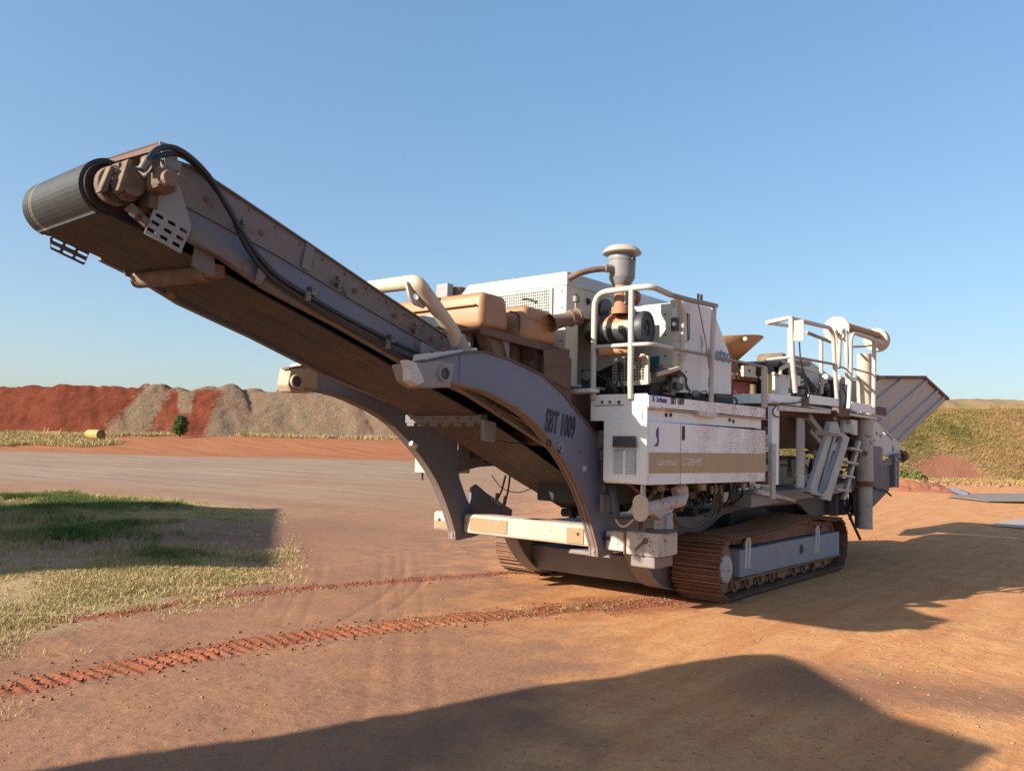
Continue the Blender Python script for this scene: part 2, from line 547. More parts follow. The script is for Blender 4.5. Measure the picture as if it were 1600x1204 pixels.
def text(s, size, M4, mat, parent, name='lettering', depth=0.003, sx=1.0, shear=0.0, bold=0.0):
    cu = bpy.data.curves.new(name, 'FONT')
    cu.body = s; cu.size = size; cu.extrude = depth/2; cu.shear = shear; cu.offset = bold
    cu.resolution_u = 3
    o = bpy.data.objects.new('tmp', cu)
    me = bpy.data.meshes.new_from_object(o)
    bpy.data.objects.remove(o)
    me.name = name
    me.transform(M4 @ Matrix.Diagonal((sx, 1, 1, 1)))
    return link(name, me, mat, parent)
def T(x, y): return Matrix.Translation((x, y, 0))
def RZ(a): return Matrix.Rotation(a, 4, 'Z')

# numpy value noise (terrain relief)
def _hash(ix, iy, seed):
    h = (ix.astype(np.int64)*374761393 + iy.astype(np.int64)*668265263 + seed*1274126177) & 0x7fffffff
    h = ((h ^ (h >> 13))*1103515245 + 12345) & 0x7fffffff
    h = (h ^ (h >> 16)) & 0xffff
    return h/65535.0
def vnoise(x, y, seed=0):
    x0 = np.floor(x); y0 = np.floor(y); fx = x-x0; fy = y-y0
    fx = fx*fx*(3-2*fx); fy = fy*fy*(3-2*fy)
    a = _hash(x0, y0, seed); b = _hash(x0+1, y0, seed); c = _hash(x0, y0+1, seed); d = _hash(x0+1, y0+1, seed)
    return (a*(1-fx)+b*fx)*(1-fy) + (c*(1-fx)+d*fx)*fy
def fbm(x, y, oct=4, seed=0, gain=0.5):
    s = 0; a = 1; t = 0
    for o in range(oct):
        s = s + a*(vnoise(x*2**o, y*2**o, seed+o*17)-0.5); t += a; a *= gain
    return s/t*2
def sstep(a, b, x):
    t = np.clip((x-a)/(b-a), 0, 1); return t*t*(3-2*t)

def np_mesh(name, verts, faces, mat, kind=None, parent=None, attrs=None, smooth=True, cols=None):
    me = bpy.data.meshes.new(name)
    nv = len(verts); nf = len(faces); k = faces.shape[1]
    me.vertices.add(nv); me.vertices.foreach_set('co', np.asarray(verts, np.float32).ravel())
    me.loops.add(nf*k); me.loops.foreach_set('vertex_index', faces.astype(np.int32).ravel())
    me.polygons.add(nf)
    me.polygons.foreach_set('loop_start', np.arange(0, nf*k, k, dtype=np.int32))
    me.polygons.foreach_set('loop_total', np.full(nf, k, np.int32))
    if smooth: me.polygons.foreach_set('use_smooth', np.ones(nf, bool))
    me.update(calc_edges=True)
    if attrs:
        for an, av in attrs.items():
            at = me.attributes.new(an, 'FLOAT', 'POINT')
            at.data.foreach_set('value', np.asarray(av, np.float32).ravel())
    return link(name, me, mat, parent, kind=kind)

def grid_faces(nx, ny):
    i = np.arange(nx*ny).reshape(ny, nx)
    return np.stack([i[:-1, :-1], i[:-1, 1:], i[1:, 1:], i[1:, :-1]], -1).reshape(-1, 4)

# site axes used to lay out the terrain: r to the right, d away from the yard corner
SO = np.array([-8.9688, -4.1621]); SF = np.array([0.7698, 0.6383]); SR = np.array([0.6383, -0.7698])
def site(x, y):
    return (x-SO[0])*SR[0]+(y-SO[1])*SR[1], (x-SO[0])*SF[0]+(y-SO[1])*SF[1]
def unsite(r, d):
    return SO[0]+r*SR[0]+d*SF[0], SO[1]+r*SR[1]+d*SF[1]

# ------------------------------------------------------------------ GROUND
NEAR_TRAIL = [(-30.0, 6.6), (-12, 3.3), (-8.5, 2.55), (-6.7, 2.13), (-5.8, 2.10), (-4.75, 2.05), (-2.9, 1.63), (-0.75, 0.72), (0.4, 0.35)]
FAR_TRAIL = [(-12.0, 5.3), (-8, 4.6), (-5.36, 4.0), (-4.2, 4.1), (-2.84, 4.0), (-1.5, 3.6), (-0.45, 3.25), (0.4, 3.0)]
def dist_path(x, y, path):
    best = np.full(x.shape, 1e9); sl = np.zeros(x.shape); acc = 0.0; side = np.zeros(x.shape)
    for (ax, ay), (bx, by) in zip(path, path[1:]):
        L = math.hypot(bx-ax, by-ay); ux, uy = (bx-ax)/L, (by-ay)/L
        t = np.clip((x-ax)*ux+(y-ay)*uy, 0, L)
        dx = x-(ax+ux*t); dy = y-(ay+uy*t)
        dd = np.hypot(dx, dy)
        m = dd < best
        best = np.where(m, dd, best); sl = np.where(m, acc+t, sl)
        side = np.where(m, dx*(-uy)+dy*ux, side)
        acc += L
    return best, sl, side
GRASS_POLY = [(-5.842, 18.926), (-2.977, 21.217), (-0.085, 21.330), (2.121, 22.182), (2.726, 19.810), (3.299, 17.323), (3.242, 13.909), (0.558, 9.407), (-2.131, 5.571), (-2.792, 4.982), (-3.765, 4.448), (-4.511, 4.162), (-5.078, 4.065), (-5.723, 3.633), (-6.489, 2.734), (-7.450, 1.419)]
def poly_dist(x, y, poly):
    """signed distance, positive inside"""
    ins = np.zeros(x.shape, bool); best = np.full(x.shape, 1e9)
    n = len(poly)
    for i in range(n):
        ax, ay = poly[i]; bx, by = poly[(i+1) % n]
        c = ((ay > y) != (by > y)) & (x < (bx-ax)*(y-ay)/((by-ay) if abs(by-ay) > 1e-9 else 1e-9)+ax)
        ins ^= c
        L2 = (bx-ax)**2+(by-ay)**2
        t = np.clip(((x-ax)*(bx-ax)+(y-ay)*(by-ay))/L2, 0, 1)
        best = np.minimum(best, np.hypot(x-ax-t*(bx-ax), y-ay-t*(by-ay)))
    return np.where(ins, best, -best)

RUTS = [[(5.403, 11.563), (-0.292, 5.384), (-2.939, 2.405), (-4.629, 0.611), (-5.935, -0.777), (-6.782, -1.658)],
        [(0.505, 5.721), (-2.756, 2.233), (-4.445, 0.425), (-5.753, -0.971), (-6.604, -1.853)],
        [(-0.837, -1.100), (-2.042, -0.818), (-3.638, -1.103), (-5.069, -1.698), (-6.179, -2.322)],
        [(-0.898, -1.600), (-2.490, -1.546), (-3.819, -1.723), (-4.786, -2.000), (-5.981, -2.541)],
        [(4.584, 14.593), (-0.322, 7.494), (-2.121, 5.253), (-4.041, 2.996)],
        [(5.052, 14.306), (-0.078, 7.299), (-2.233, 4.624), (-4.125, 2.462)]]
def ground_h(x, y):
    r, d = site(x, y)
    h = 0.035*fbm(x*0.22, y*0.22, 4, 3) + 0.012*fbm(x*1.1, y*1.1, 4, 9)
    near = 1-sstep(14, 30, np.hypot(x+2, y))
    h = h + near*0.007*fbm(x*5, y*5, 4, 21)
    # loose gravel scatter relief
    g = fbm(x*22, y*22, 2, 31)
    h = h + near*0.006*np.clip(g, 0, 1)
    # keep the pad under the machine level
    pad = np.clip(1-np.maximum(np.abs(x-2)/7.5, np.abs(y-1.65)/3.6), 0, 1)
    h = h*(1-sstep(0.0, 0.25, pad))
    # old wheel ruts sweeping round the grass
    for (cx, cy, rr) in ((-9.5, 13.0, 12.2), (-9.5, 13.0, 12.5)):
        q = np.hypot(x-cx, y-cy)-rr
        h = h - 0.006*np.exp(-(q/0.05)**2)*near*sstep(-5.5, -4.0, x)*sstep(0.5, -1.5, x)
    for RP in RUTS:
        a_, sl_, sd_ = dist_path(x, y, RP)
        h = h - 0.006*np.exp(-((a_-0.10)/0.045)**2)*(0.6+0.4*np.cos(sl_*2*math.pi/0.07))*near
    rise = sstep(90, 112, d)*(2.3-0.4*sstep(-30, -60, r))*(1-sstep(-2, 12, r))
    rise = rise + 0.5*sstep(60, 90, d)*sstep(-5, 10, r)
    h = h + rise*(1+0.12*fbm(x*0.15, y*0.15, 3, 5)) + sstep(80, 100, d)*0.10*fbm(x*0.6, y*0.6, 3, 6)
    # grass hummock
    gd = poly_dist(x, y, GRASS_POLY)
    h = h + sstep(0, 2.5, gd)*(0.10+0.10*fbm(x*0.5, y*0.5, 3, 14))
    # red soil pushed up by the tracks
    for path, amp, wd in ((NEAR_TRAIL, 0.028, 0.21), (FAR_TRAIL, 0.032, 0.13)):
        dd, sl, side = dist_path(x, y, path)
        prof = sstep(wd+0.05, wd-0.10, dd + 0.07*fbm(x*2.6, y*2.6, 3, 45))*np.clip(0.45+0.9*vnoise(x*1.1, y*1.1, 46), 0, 1)
        fade = 0.45+0.55*sstep(5.5, 2.5, sl-26.5+0*sl) if path is NEAR_TRAIL else 1.0
        cleat = 0.5+0.5*np.cos(sl*2*math.pi/0.105 + side*1.5 + 2.6*fbm(x*1.3, y*1.3, 3, 44))
        rough = 0.55+0.7*vnoise(x*4.5, y*4.5, 8)
        cl = (np.clip(cleat, 0, 1)**1.6) if path is NEAR_TRAIL else vnoise(x*9, y*9, 5)
        if path is NEAR_TRAIL:
            keep = sstep(0.3, -2.5, x+1.2)
            cl = cl*keep + (1-keep)*vnoise(x*8, y*8, 77)
        h = h + amp*prof*(cl*rough*0.95-0.28)
    return h

def axis_coords(lo, hi, step, far, g=1.07):
    a = list(np.arange(lo, hi+1e-6, step))
    s = step; p = a[-1]
    while p < far:
        s *= g; p += s; a.append(p)
    s = step; p = a[0]; left = []
    while p > -far:
        s *= g; p -= s; left.append(p)
    return np.array(left[::-1]+a)
gx_ = axis_coords(-8.2, 1.2, 0.021, 3000, 1.05)
gy_ = axis_coords(-3.2, 4.6, 0.021, 3000, 1.05)
GX, GY = np.meshgrid(gx_, gy_)
GZ = ground_h(GX, GY)
gr, gd_ = site(GX, GY)
# where each soil lies
n_lo = fbm(GX*0.12, GY*0.12, 4, 51); n_mid = fbm(GX*0.5, GY*0.5, 4, 52)
pale = sstep(11, 42, gd_ + 9*n_lo + 4*n_mid + 0.06*gr)*(1-sstep(80, 93, gd_+9*n_lo))*(1-sstep(-9, 9, gr+7*n_lo+3*n_mid))*(0.75+0.35*n_lo)
redm = sstep(84, 90, gd_+5*n_lo)*(1-sstep(-2, 5, gr))
# the orange haul surface: to the right and in front of the machine
or1 = sstep(-0.7, 1.9, (GX+5.2)*0.55 - (GY+0.6)*0.75 + 1.0*n_mid + 1.2*n_lo)
or2 = sstep(0.0, 6.0, gr - (-2.5) + 2.0*n_lo)*sstep(8, 12, gd_)*(1-pale)
orange = np.clip(np.maximum(or1*0.95, or2*0.9), 0, 1)
t1, s1_, _ = dist_path(GX, GY, NEAR_TRAIL)
t2, s2_, _ = dist_path(GX, GY, FAR_TRAIL)
nn = fbm(GX*3, GY*3, 4, 61)
trail = np.maximum(sstep(0.32, 0.10, t1+0.14*nn), sstep(0.26, 0.02, t2+0.12*nn)*0.8)
trail = np.maximum(trail, 0.55*sstep(0.9, 0.3, t1+0.35*nn)*sstep(-3.5, -1.0, GX))
trail = trail*(1-sstep(0.2, 0.6, GX))
gpd = poly_dist(GX, GY, GRASS_POLY)
straw = sstep(-0.5, 0.5, gpd + 0.8*n_mid + 0.25*nn)
_b = (-0.459, 9.340)
_br, _bd = site(_b[0], _b[1])
straw = straw*(1-0.85*np.exp(-((gr-_br-0.2*(gd_-_bd))/3.0)**2-((gd_-_bd)/5.2)**2))
# dark gravelly band crossing the foreground
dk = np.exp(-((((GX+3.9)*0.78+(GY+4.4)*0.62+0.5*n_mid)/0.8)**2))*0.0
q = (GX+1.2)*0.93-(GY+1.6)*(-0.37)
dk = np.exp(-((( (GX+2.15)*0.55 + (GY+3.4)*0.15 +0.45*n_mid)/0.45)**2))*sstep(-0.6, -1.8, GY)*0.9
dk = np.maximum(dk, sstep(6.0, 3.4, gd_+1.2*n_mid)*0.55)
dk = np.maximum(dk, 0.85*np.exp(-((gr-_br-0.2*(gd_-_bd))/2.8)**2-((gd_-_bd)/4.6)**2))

rut = np.zeros(GX.shape)
for RP in RUTS:
    a_, sl_, sd_ = dist_path(GX, GY, RP)
    for off in (-0.10, 0.10):
        rut = np.maximum(rut, np.exp(-((np.abs(sd_)-0.10)/0.05)**2)*(a_ < 0.3)*(0.4+0.6*vnoise(GX*4, GY*4, 66))*(0.55+0.45*np.cos(sl_*2*math.pi/0.07)))
rut = rut*np.clip(0.5+1.2*fbm(GX*0.8, GY*0.8, 3, 67), 0, 1)

def groundmat():
    m, nt, b = newmat('packed_red_soil')
    v = obcoord(nt)
    def at(n):
        a = nt.nodes.new('ShaderNodeAttribute'); a.attribute_name = n; return a.outputs['Fac']
    n1 = noise(nt, v, 0.35, 8, 0.62)
    n2 = noise(nt, v, 2.2, 8, 0.65)
    n3 = noise(nt, v, 16, 6, 0.7)
    n4 = noise(nt, v, 95, 6, 0.8)
    vor = nt.nodes.new('ShaderNodeTexVoronoi'); vor.inputs['Scale'].default_value = 38
    nt.links.new(v, vor.inputs['Vector'])
    far_streak = noise(nt, mapping(nt, v, (0.9, 0.09, 1), (0, 0, R_(39.6))), 0.9, 8, 0.65)
    sweep = noise(nt, mapping(nt, v, (0.35, 3.2, 1), (0, 0, R_(-42))), 1.3, 8, 0.62)
    # compacted brown-grey soil
    c = mixc(nt, ramp(nt, n1, [(0.35, 0), (0.65, 1)]), (0.225, 0.116, 0.074), (0.305, 0.158, 0.095))
    c = mixc(nt, ramp(nt, n2, [(0.4, 0), (0.7, 0.7)]), c, (0.40, 0.195, 0.095))
    # orange dust
    co = mixc(nt, ramp(nt, n2, [(0.35, 0), (0.65, 1)]), (0.50, 0.225, 0.092), (0.60, 0.315, 0.132))
    co = mixc(nt, ramp(nt, sweep, [(0.45, 0), (0.62, 0.75)]), co, (0.48, 0.195, 0.075))
    fo = math_(nt, 'ADD', at('orange'), math_(nt, 'MULTIPLY', math_(nt, 'SUBTRACT', n2, 0.5), 1.1))
    c = mixc(nt, ramp(nt, fo, [(0.25, 0), (0.75, 1)]), c, co)
    cp = mixc(nt, ramp(nt, far_streak, [(0.40, 0), (0.62, 1)]), (0.225, 0.175, 0.122), (0.335, 0.28, 0.205))
    c = mixc(nt, at('pale'), c, cp)
    cr = mixc(nt, ramp(nt, far_streak, [(0.35, 0), (0.65, 1)]), (0.27, 0.088, 0.035), (0.35, 0.145, 0.065))
    c = mixc(nt, at('redm'), c, cr)
    c = mixc(nt, ramp(nt, math_(nt, 'ADD', at('straw'), math_(nt, 'MULTIPLY', math_(nt, 'SUBTRACT', n3, 0.5), 0.9)), [(0.3, 0), (0.8, 0.85)]), c, (0.33, 0.255, 0.135))
    ct = mixc(nt, ramp(nt, n3, [(0.35, 0), (0.65, 1)]), (0.18, 0.054, 0.027), (0.33, 0.108, 0.050))
    c = mixc(nt, ramp(nt, math_(nt, 'ADD', at('trail'), math_(nt, 'MULTIPLY', math_(nt, 'SUBTRACT', n3, 0.5), 0.9)), [(0.35, 0), (0.65, 1)]), c, ct)
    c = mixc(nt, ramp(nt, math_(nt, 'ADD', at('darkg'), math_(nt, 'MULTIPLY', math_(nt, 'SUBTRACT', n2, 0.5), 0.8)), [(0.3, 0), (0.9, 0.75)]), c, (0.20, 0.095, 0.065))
    c = mixc(nt, math_(nt, 'MULTIPLY', at('rut'), 0.28), c, (0.25, 0.115, 0.06))
    # grit
    c = mixc(nt, ramp(nt, n4, [(0.34, 0.75), (0.50, 0.0)]), c, (0.13, 0.072, 0.048))
    c = mixc(nt, ramp(nt, n4, [(0.54, 0.0), (0.72, 0.55)]), c, (0.52, 0.31, 0.17))
    c = mixc(nt, ramp(nt, n3, [(0.33, 0.4), (0.48, 0.0)]), c, (0.15, 0.082, 0.052))
    nt.links.new(c, b.inputs['Base Color'])
    b.inputs['Roughness'].default_value = 0.95
    b.inputs['Specular IOR Level'].default_value = 0.15
    hgt = math_(nt, 'ADD', math_(nt, 'MULTIPLY', n4, 0.35), math_(nt, 'ADD', math_(nt, 'MULTIPLY', n3, 1.0), math_(nt, 'MULTIPLY', sweep, 0.5)))
    bump(nt, b, hgt, 0.60, 0.020)
    return m
M['ground'] = groundmat()
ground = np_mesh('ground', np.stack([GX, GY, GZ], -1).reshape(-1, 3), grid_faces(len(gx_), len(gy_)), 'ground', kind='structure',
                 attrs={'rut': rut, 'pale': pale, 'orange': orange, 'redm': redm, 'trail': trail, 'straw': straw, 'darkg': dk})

# ------------------------------------------------------------------ loose stones and clods (nobody could count them)
def scatter_stones(name, pts, rad, mat, flat=0.6):
    base = np.array([(1,0,0),(-1,0,0),(0,1,0),(0,-1,0),(0,0,1),(0,0,-1)], float)
    fc = np.array([(0,2,4),(2,1,4),(1,3,4),(3,0,4),(2,0,5),(1,2,5),(3,1,5),(0,3,5)])
    n = len(pts)
    V = base[None]*rad[:, None, None]*(0.6+0.8*rng.random((n, 6, 1)))
    V[:, :, 2] *= flat
    a = rng.random(n)*6.28; ca, sa = np.cos(a)[:, None], np.sin(a)[:, None]
    x = V[:, :, 0]*ca-V[:, :, 1]*sa; y = V[:, :, 0]*sa+V[:, :, 1]*ca
    V[:, :, 0] = x + V[:, :, 2]*0.4; V[:, :, 1] = y
    V += pts[:, None, :]
    F_ = (fc[None]+(np.arange(n)*6)[:, None, None]).reshape(-1, 3)
    return np_mesh(name, V.reshape(-1, 3), F_, mat, kind='stuff', smooth=False)

def stonemat():
    m, nt, b = newmat('loose_stone')
    v = obcoord(nt)
    n = noise(nt, v, 3.1, 3, 0.6); n2 = noise(nt, v, 30, 4, 0.6)
    c = ramp(nt, n, [(0.3, (0.22, 0.11, 0.07)), (0.5, (0.34, 0.18, 0.11)), (0.72, (0.40, 0.29, 0.20))])
    c = mixc(nt, math_(nt, 'MULTIPLY', n2, 0.4), c, (0.10, 0.05, 0.035))
    nt.links.new(c, b.inputs['Base Color']); b.inputs['Roughness'].default_value = 0.95
    return m
M['stone'] = stonemat()
n = 4200
d = 2.2+26*rng.random(n)**1.7; r = (rng.random(n)*2-1)*0.72*d
x, y = unsite(r, d)
keep = (fbm(x*0.6, y*0.6, 3, 71) > -0.15)
x, y = x[keep], y[keep]
z = ground_h(x, y)
rad = 0.003+0.007*rng.random(len(x))**4 + 0.0006*np.hypot(x-SO[0], y-SO[1])
scatter_stones('gravel', np.stack([x, y, z+rad*0.15], -1), rad, 'stone')

# a few paler pebbles strewn over the haul surface at the right
n = 130
d = 3.6+5*rng.random(n); r = (0.28+0.34*rng.random(n))*d
x, y = unsite(r, d)
rad = 0.007+0.010*rng.random(n)**2
M['pebble'] = plain('pale_pebble', (0.33, 0.22, 0.13), 0.9)
scatter_stones('pebbles', np.stack([x, y, ground_h(x, y)+rad*0.2], -1), rad, 'pebble')

def clodmat():
    m, nt, b = newmat('red_clod_soil')
    v = obcoord(nt)
    n2 = noise(nt, v, 12, 6, 0.7)
    c = mixc(nt, n2, (0.13, 0.042, 0.022), (0.30, 0.115, 0.055))
    nt.links.new(c, b.inputs['Base Color']); b.inputs['Roughness'].default_value = 0.98
    bump(nt, b, n2, 0.5, 0.01)
    return m
M['clod'] = clodmat()
def along(path, n, w):
    P = np.array(path); seg = np.hypot(*(P[1:]-P[:-1]).T); cum = np.concatenate([[0], np.cumsum(seg)])
    s = rng.random(n)*cum[-1]
    i = np.clip(np.searchsorted(cum, s)-1, 0, len(seg)-1)
    t = (s-cum[i])/seg[i]
    p = P[i]+(P[i+1]-P[i])*t[:, None]
    u = (P[i+1]-P[i])/seg[i][:, None]
    o = rng.normal(size=n)*w
    return p[:, 0]-u[:, 1]*o, p[:, 1]+u[:, 0]*o
x1, y1 = along(NEAR_TRAIL[2:], 2200, 0.20)
x2, y2 = along(FAR_TRAIL[1:], 1500, 0.12)
x = np.concatenate([x1, x2]); y = np.concatenate([y1, y2])
rad = 0.005+0.015*rng.random(len(x))**3
scatter_stones('soil_clods', np.stack([x, y, ground_h(x, y)+rad*0.3], -1), rad, 'clod', 0.7)

# ------------------------------------------------------------------ GRASS
def grassmat(name, stops, trans=0.25):
    m, nt, b = newmat(name)
    a = nt.nodes.new('ShaderNodeAttribute'); a.attribute_name = 'tint'
    c = ramp(nt, a.outputs['Fac'], stops)
    nt.links.new(c, b.inputs['Base Color'])
    b.inputs['Roughness'].default_value = 0.75
    b.inputs['Specular IOR Level'].default_value = 0.2
    tr = nt.nodes.new('ShaderNodeBsdfTranslucent')
    nt.links.new(c, tr.inputs[0])
    mx = nt.nodes.new('ShaderNodeMixShader'); mx.inputs[0].default_value = trans
    nt.links.new(b.outputs[0], mx.inputs[1]); nt.links.new(tr.outputs[0], mx.inputs[2])
    nt.links.new(mx.outputs[0], nt.nodes['Material Output'].inputs[0])
    return m
M['grass'] = grassmat('yard_grass', [(0.0, (0.045, 0.085, 0.022)), (0.35, (0.10, 0.15, 0.035)), (0.6, (0.31, 0.26, 0.10)), (1.0, (0.50, 0.38, 0.19))])
M['bank_grass'] = grassmat('bank_dry_grass', [(0.0, (0.10, 0.125, 0.035)), (0.35, (0.24, 0.205, 0.065)), (0.65, (0.38, 0.285, 0.11)), (1.0, (0.42, 0.26, 0.125))])

def blades(name, P, hgt, wid, tint, mat, k=5, spread=0.06, lean=0.5, kind='stuff', parent=None, seg1=False):
    """k two-segment blades per tuft"""
    n = len(P)
    P = np.repeat(P, k, 0); hgt = np.repeat(hgt, k)*(0.55+0.6*rng.random(n*k)); wid = np.repeat(wid, k)
    tint = np.clip(np.repeat(tint, k)+rng.normal(size=n*k)*0.10, 0, 1)
    a = rng.random(n*k)*6.283; sp = np.repeat(spread if np.ndim(spread) else np.full(n, spread), k)
    base = P.copy(); base[:, 0] += np.cos(a)*sp*rng.random(n*k); base[:, 1] += np.sin(a)*sp*rng.random(n*k)
    la = a+rng.normal(size=n*k)*0.6; ln = lean*(0.3+rng.random(n*k))
    dx, dy = np.cos(la), np.sin(la)
    b2 = rng.random(n*k)*6.283; wx, wy = np.cos(b2)*wid/2, np.sin(b2)*wid/2
    mid = base+np.stack([dx*hgt*ln*0.35, dy*hgt*ln*0.35, hgt*0.6], -1)
    tip = base+np.stack([dx*hgt*ln, dy*hgt*ln, hgt*(1-0.35*ln)], -1)
    W = np.stack([wx, wy, 0*wx], -1)
    if seg1:
        V = np.stack([base-W, base+W, tip], 1).reshape(-1, 3)
        return np_mesh(name, V, np.arange(n*k*3).reshape(-1, 3), mat, kind=kind, attrs={'tint': np.repeat(tint, 3)}, smooth=False, parent=parent)
    V = np.stack([base-W, base+W, mid+W*0.8, mid-W*0.8, tip], 1).reshape(-1, 3)
    i = (np.arange(n*k)*5)[:, None]
    F_ = np.concatenate([i+np.array([0, 1, 2]), i+np.array([0, 2, 3]), i+np.array([3, 2, 4])], 0)
    return np_mesh(name, V, F_, mat, kind=kind, attrs={'tint': np.repeat(tint, 5)}, smooth=False, parent=parent)

# grass on the left of the yard
def in_poly_points(n, poly):
    P = np.array(poly); lo = P.min(0); hi = P.max(0)
    x = lo[0]+(hi[0]-lo[0])*rng.random(n); y = lo[1]+(hi[1]-lo[1])*rng.random(n)
    return x, y
x, y = in_poly_points(420000, GRASS_POLY)
gd0 = poly_dist(x, y, GRASS_POLY)
r_, d_ = site(x, y)
e = gd0 + 0.9*fbm(x*0.7, y*0.7, 3, 81) + 0.4*fbm(x*3, y*3, 2, 82)
pr_ = sstep(-0.5, 0.9, e)*np.clip(0.50+1.3*fbm(x*0.9, y*0.9, 4, 83), 0.04, 1)
# thin towards the right tip
sb = (-0.459, 9.340)
sr, sd2 = site(sb[0], sb[1])
bare = np.exp(-((r_-sr-0.2*(d_-sd2))/3.3)**2-((d_-sd2)/6.0)**2)
pr_ = pr_*np.clip(1-1.12*bare, 0.05, 1)*np.clip(9/np.maximum(d_, 6), 0.3, 1.0)
keep = (rng.random(len(x)) < pr_) & (r_ > -0.72*d_-1) & (d_ > 3)
x, y, e, r_, d_ = x[keep], y[keep], e[keep], r_[keep], d_[keep]
lush = sstep(-0.3, 0.9, 2.0*fbm(x*0.4, y*0.4, 4, 84) + 0.13*(-(r_+0.27*d_)-3.0))*sstep(0.4, 2.6, e)
hh = (0.035+0.13*lush+0.04*rng.random(len(x)))*(0.8+0.5*vnoise(x*0.8, y*0.8, 85))
tint = 0.90-0.56*lush+0.32*fbm(x*1.6, y*1.6, 3, 86)
PG = np.stack([x, y, ground_h(x, y)-0.01], -1)
blades('grass', PG, hh, 0.0035+0.00055*d_, tint, 'grass', k=9, spread=0.11, lean=0.8)
print('grass tufts', len(x))

# taller weed clumps standing out of the sward
x, y = in_poly_points(2600, GRASS_POLY)
gd0 = poly_dist(x, y, GRASS_POLY)
r8, d8 = site(x, y)
k_ = (gd0 > 0.2) & ((r8-sr)/3.2 < -0.9+0.0*d8) & (fbm(x*0.9, y*0.9, 3, 88) > 0.12)
x, y = x[k_], y[k_]
dd_ = np.hypot(x-SO[0], y-SO[1])
blades('weed_clumps', np.stack([x, y, ground_h(x, y)-0.01], -1), 0.14+0.16*rng.random(len(x)), 0.004+0.0005*dd_, 0.30+0.6*rng.random(len(x)), 'grass', k=34, spread=0.16, lean=0.9)

# straggling dry weeds on the near track trail in front of the machine
x, y = along([(-3.3, 1.85), (-2.6, 1.55), (-1.7, 1.2), (-0.9, 0.8), (-0.3, 0.5)], 190, 0.15)
pick = fbm(x*2, y*2, 2, 91) > -0.1
x, y = x[pick], y[pick]
blades('dry_weeds', np.stack([x, y, ground_h(x, y)], -1), 0.02+0.03*rng.random(len(x)), np.full(len(x), 0.006), 0.70+0.30*rng.random(len(x)), 'grass', k=5, spread=0.04, lean=1.6)

# ------------------------------------------------------------------ SPOIL HEAPS (left background)
def heapmat():
    m, nt, b = newmat('spoil_heap_soil')
    v = obcoord(nt)
    a = nt.nodes.new('ShaderNodeAttribute'); a.attribute_name = 'grav'
    n1 = noise(nt, v, 0.25, 8, 0.6); n2 = noise(nt, v, 1.6, 8, 0.7); n3 = noise(nt, v, 7, 5, 0.7)
    red = mixc(nt, ramp(nt, n1, [(0.35, 0), (0.65, 1)]), (0.175, 0.040, 0.022), (0.26, 0.075, 0.038))
    red = mixc(nt, ramp(nt, n2, [(0.3, 0.5), (0.5, 0)]), red, (0.16, 0.035, 0.022))
    gra = mixc(nt, ramp(nt, n3, [(0.35, 0), (0.62, 1)]), (0.125, 0.085, 0.056), (0.40, 0.295, 0.19))
    gra = mixc(nt, ramp(nt, n1, [(0.3, 0.4), (0.6, 0)]), gra, (0.28, 0.13, 0.08))
    f = ramp(nt, math_(nt, 'ADD', a.outputs['Fac'], math_(nt, 'MULTIPLY', math_(nt, 'SUBTRACT', n2, 0.5), 1.9)), [(0.30, 0), (0.72, 1)])
    c = mixc(nt, f, red, gra)
    nt.links.new(c, b.inputs['Base Color']); b.inputs['Roughness'].default_value = 0.95
    b.inputs['Specular IOR Level'].default_value = 0.1
    bump(nt, b, math_(nt, 'ADD', n3, n2), 1.0, 0.5)
    return m
M['heap'] = heapmat()
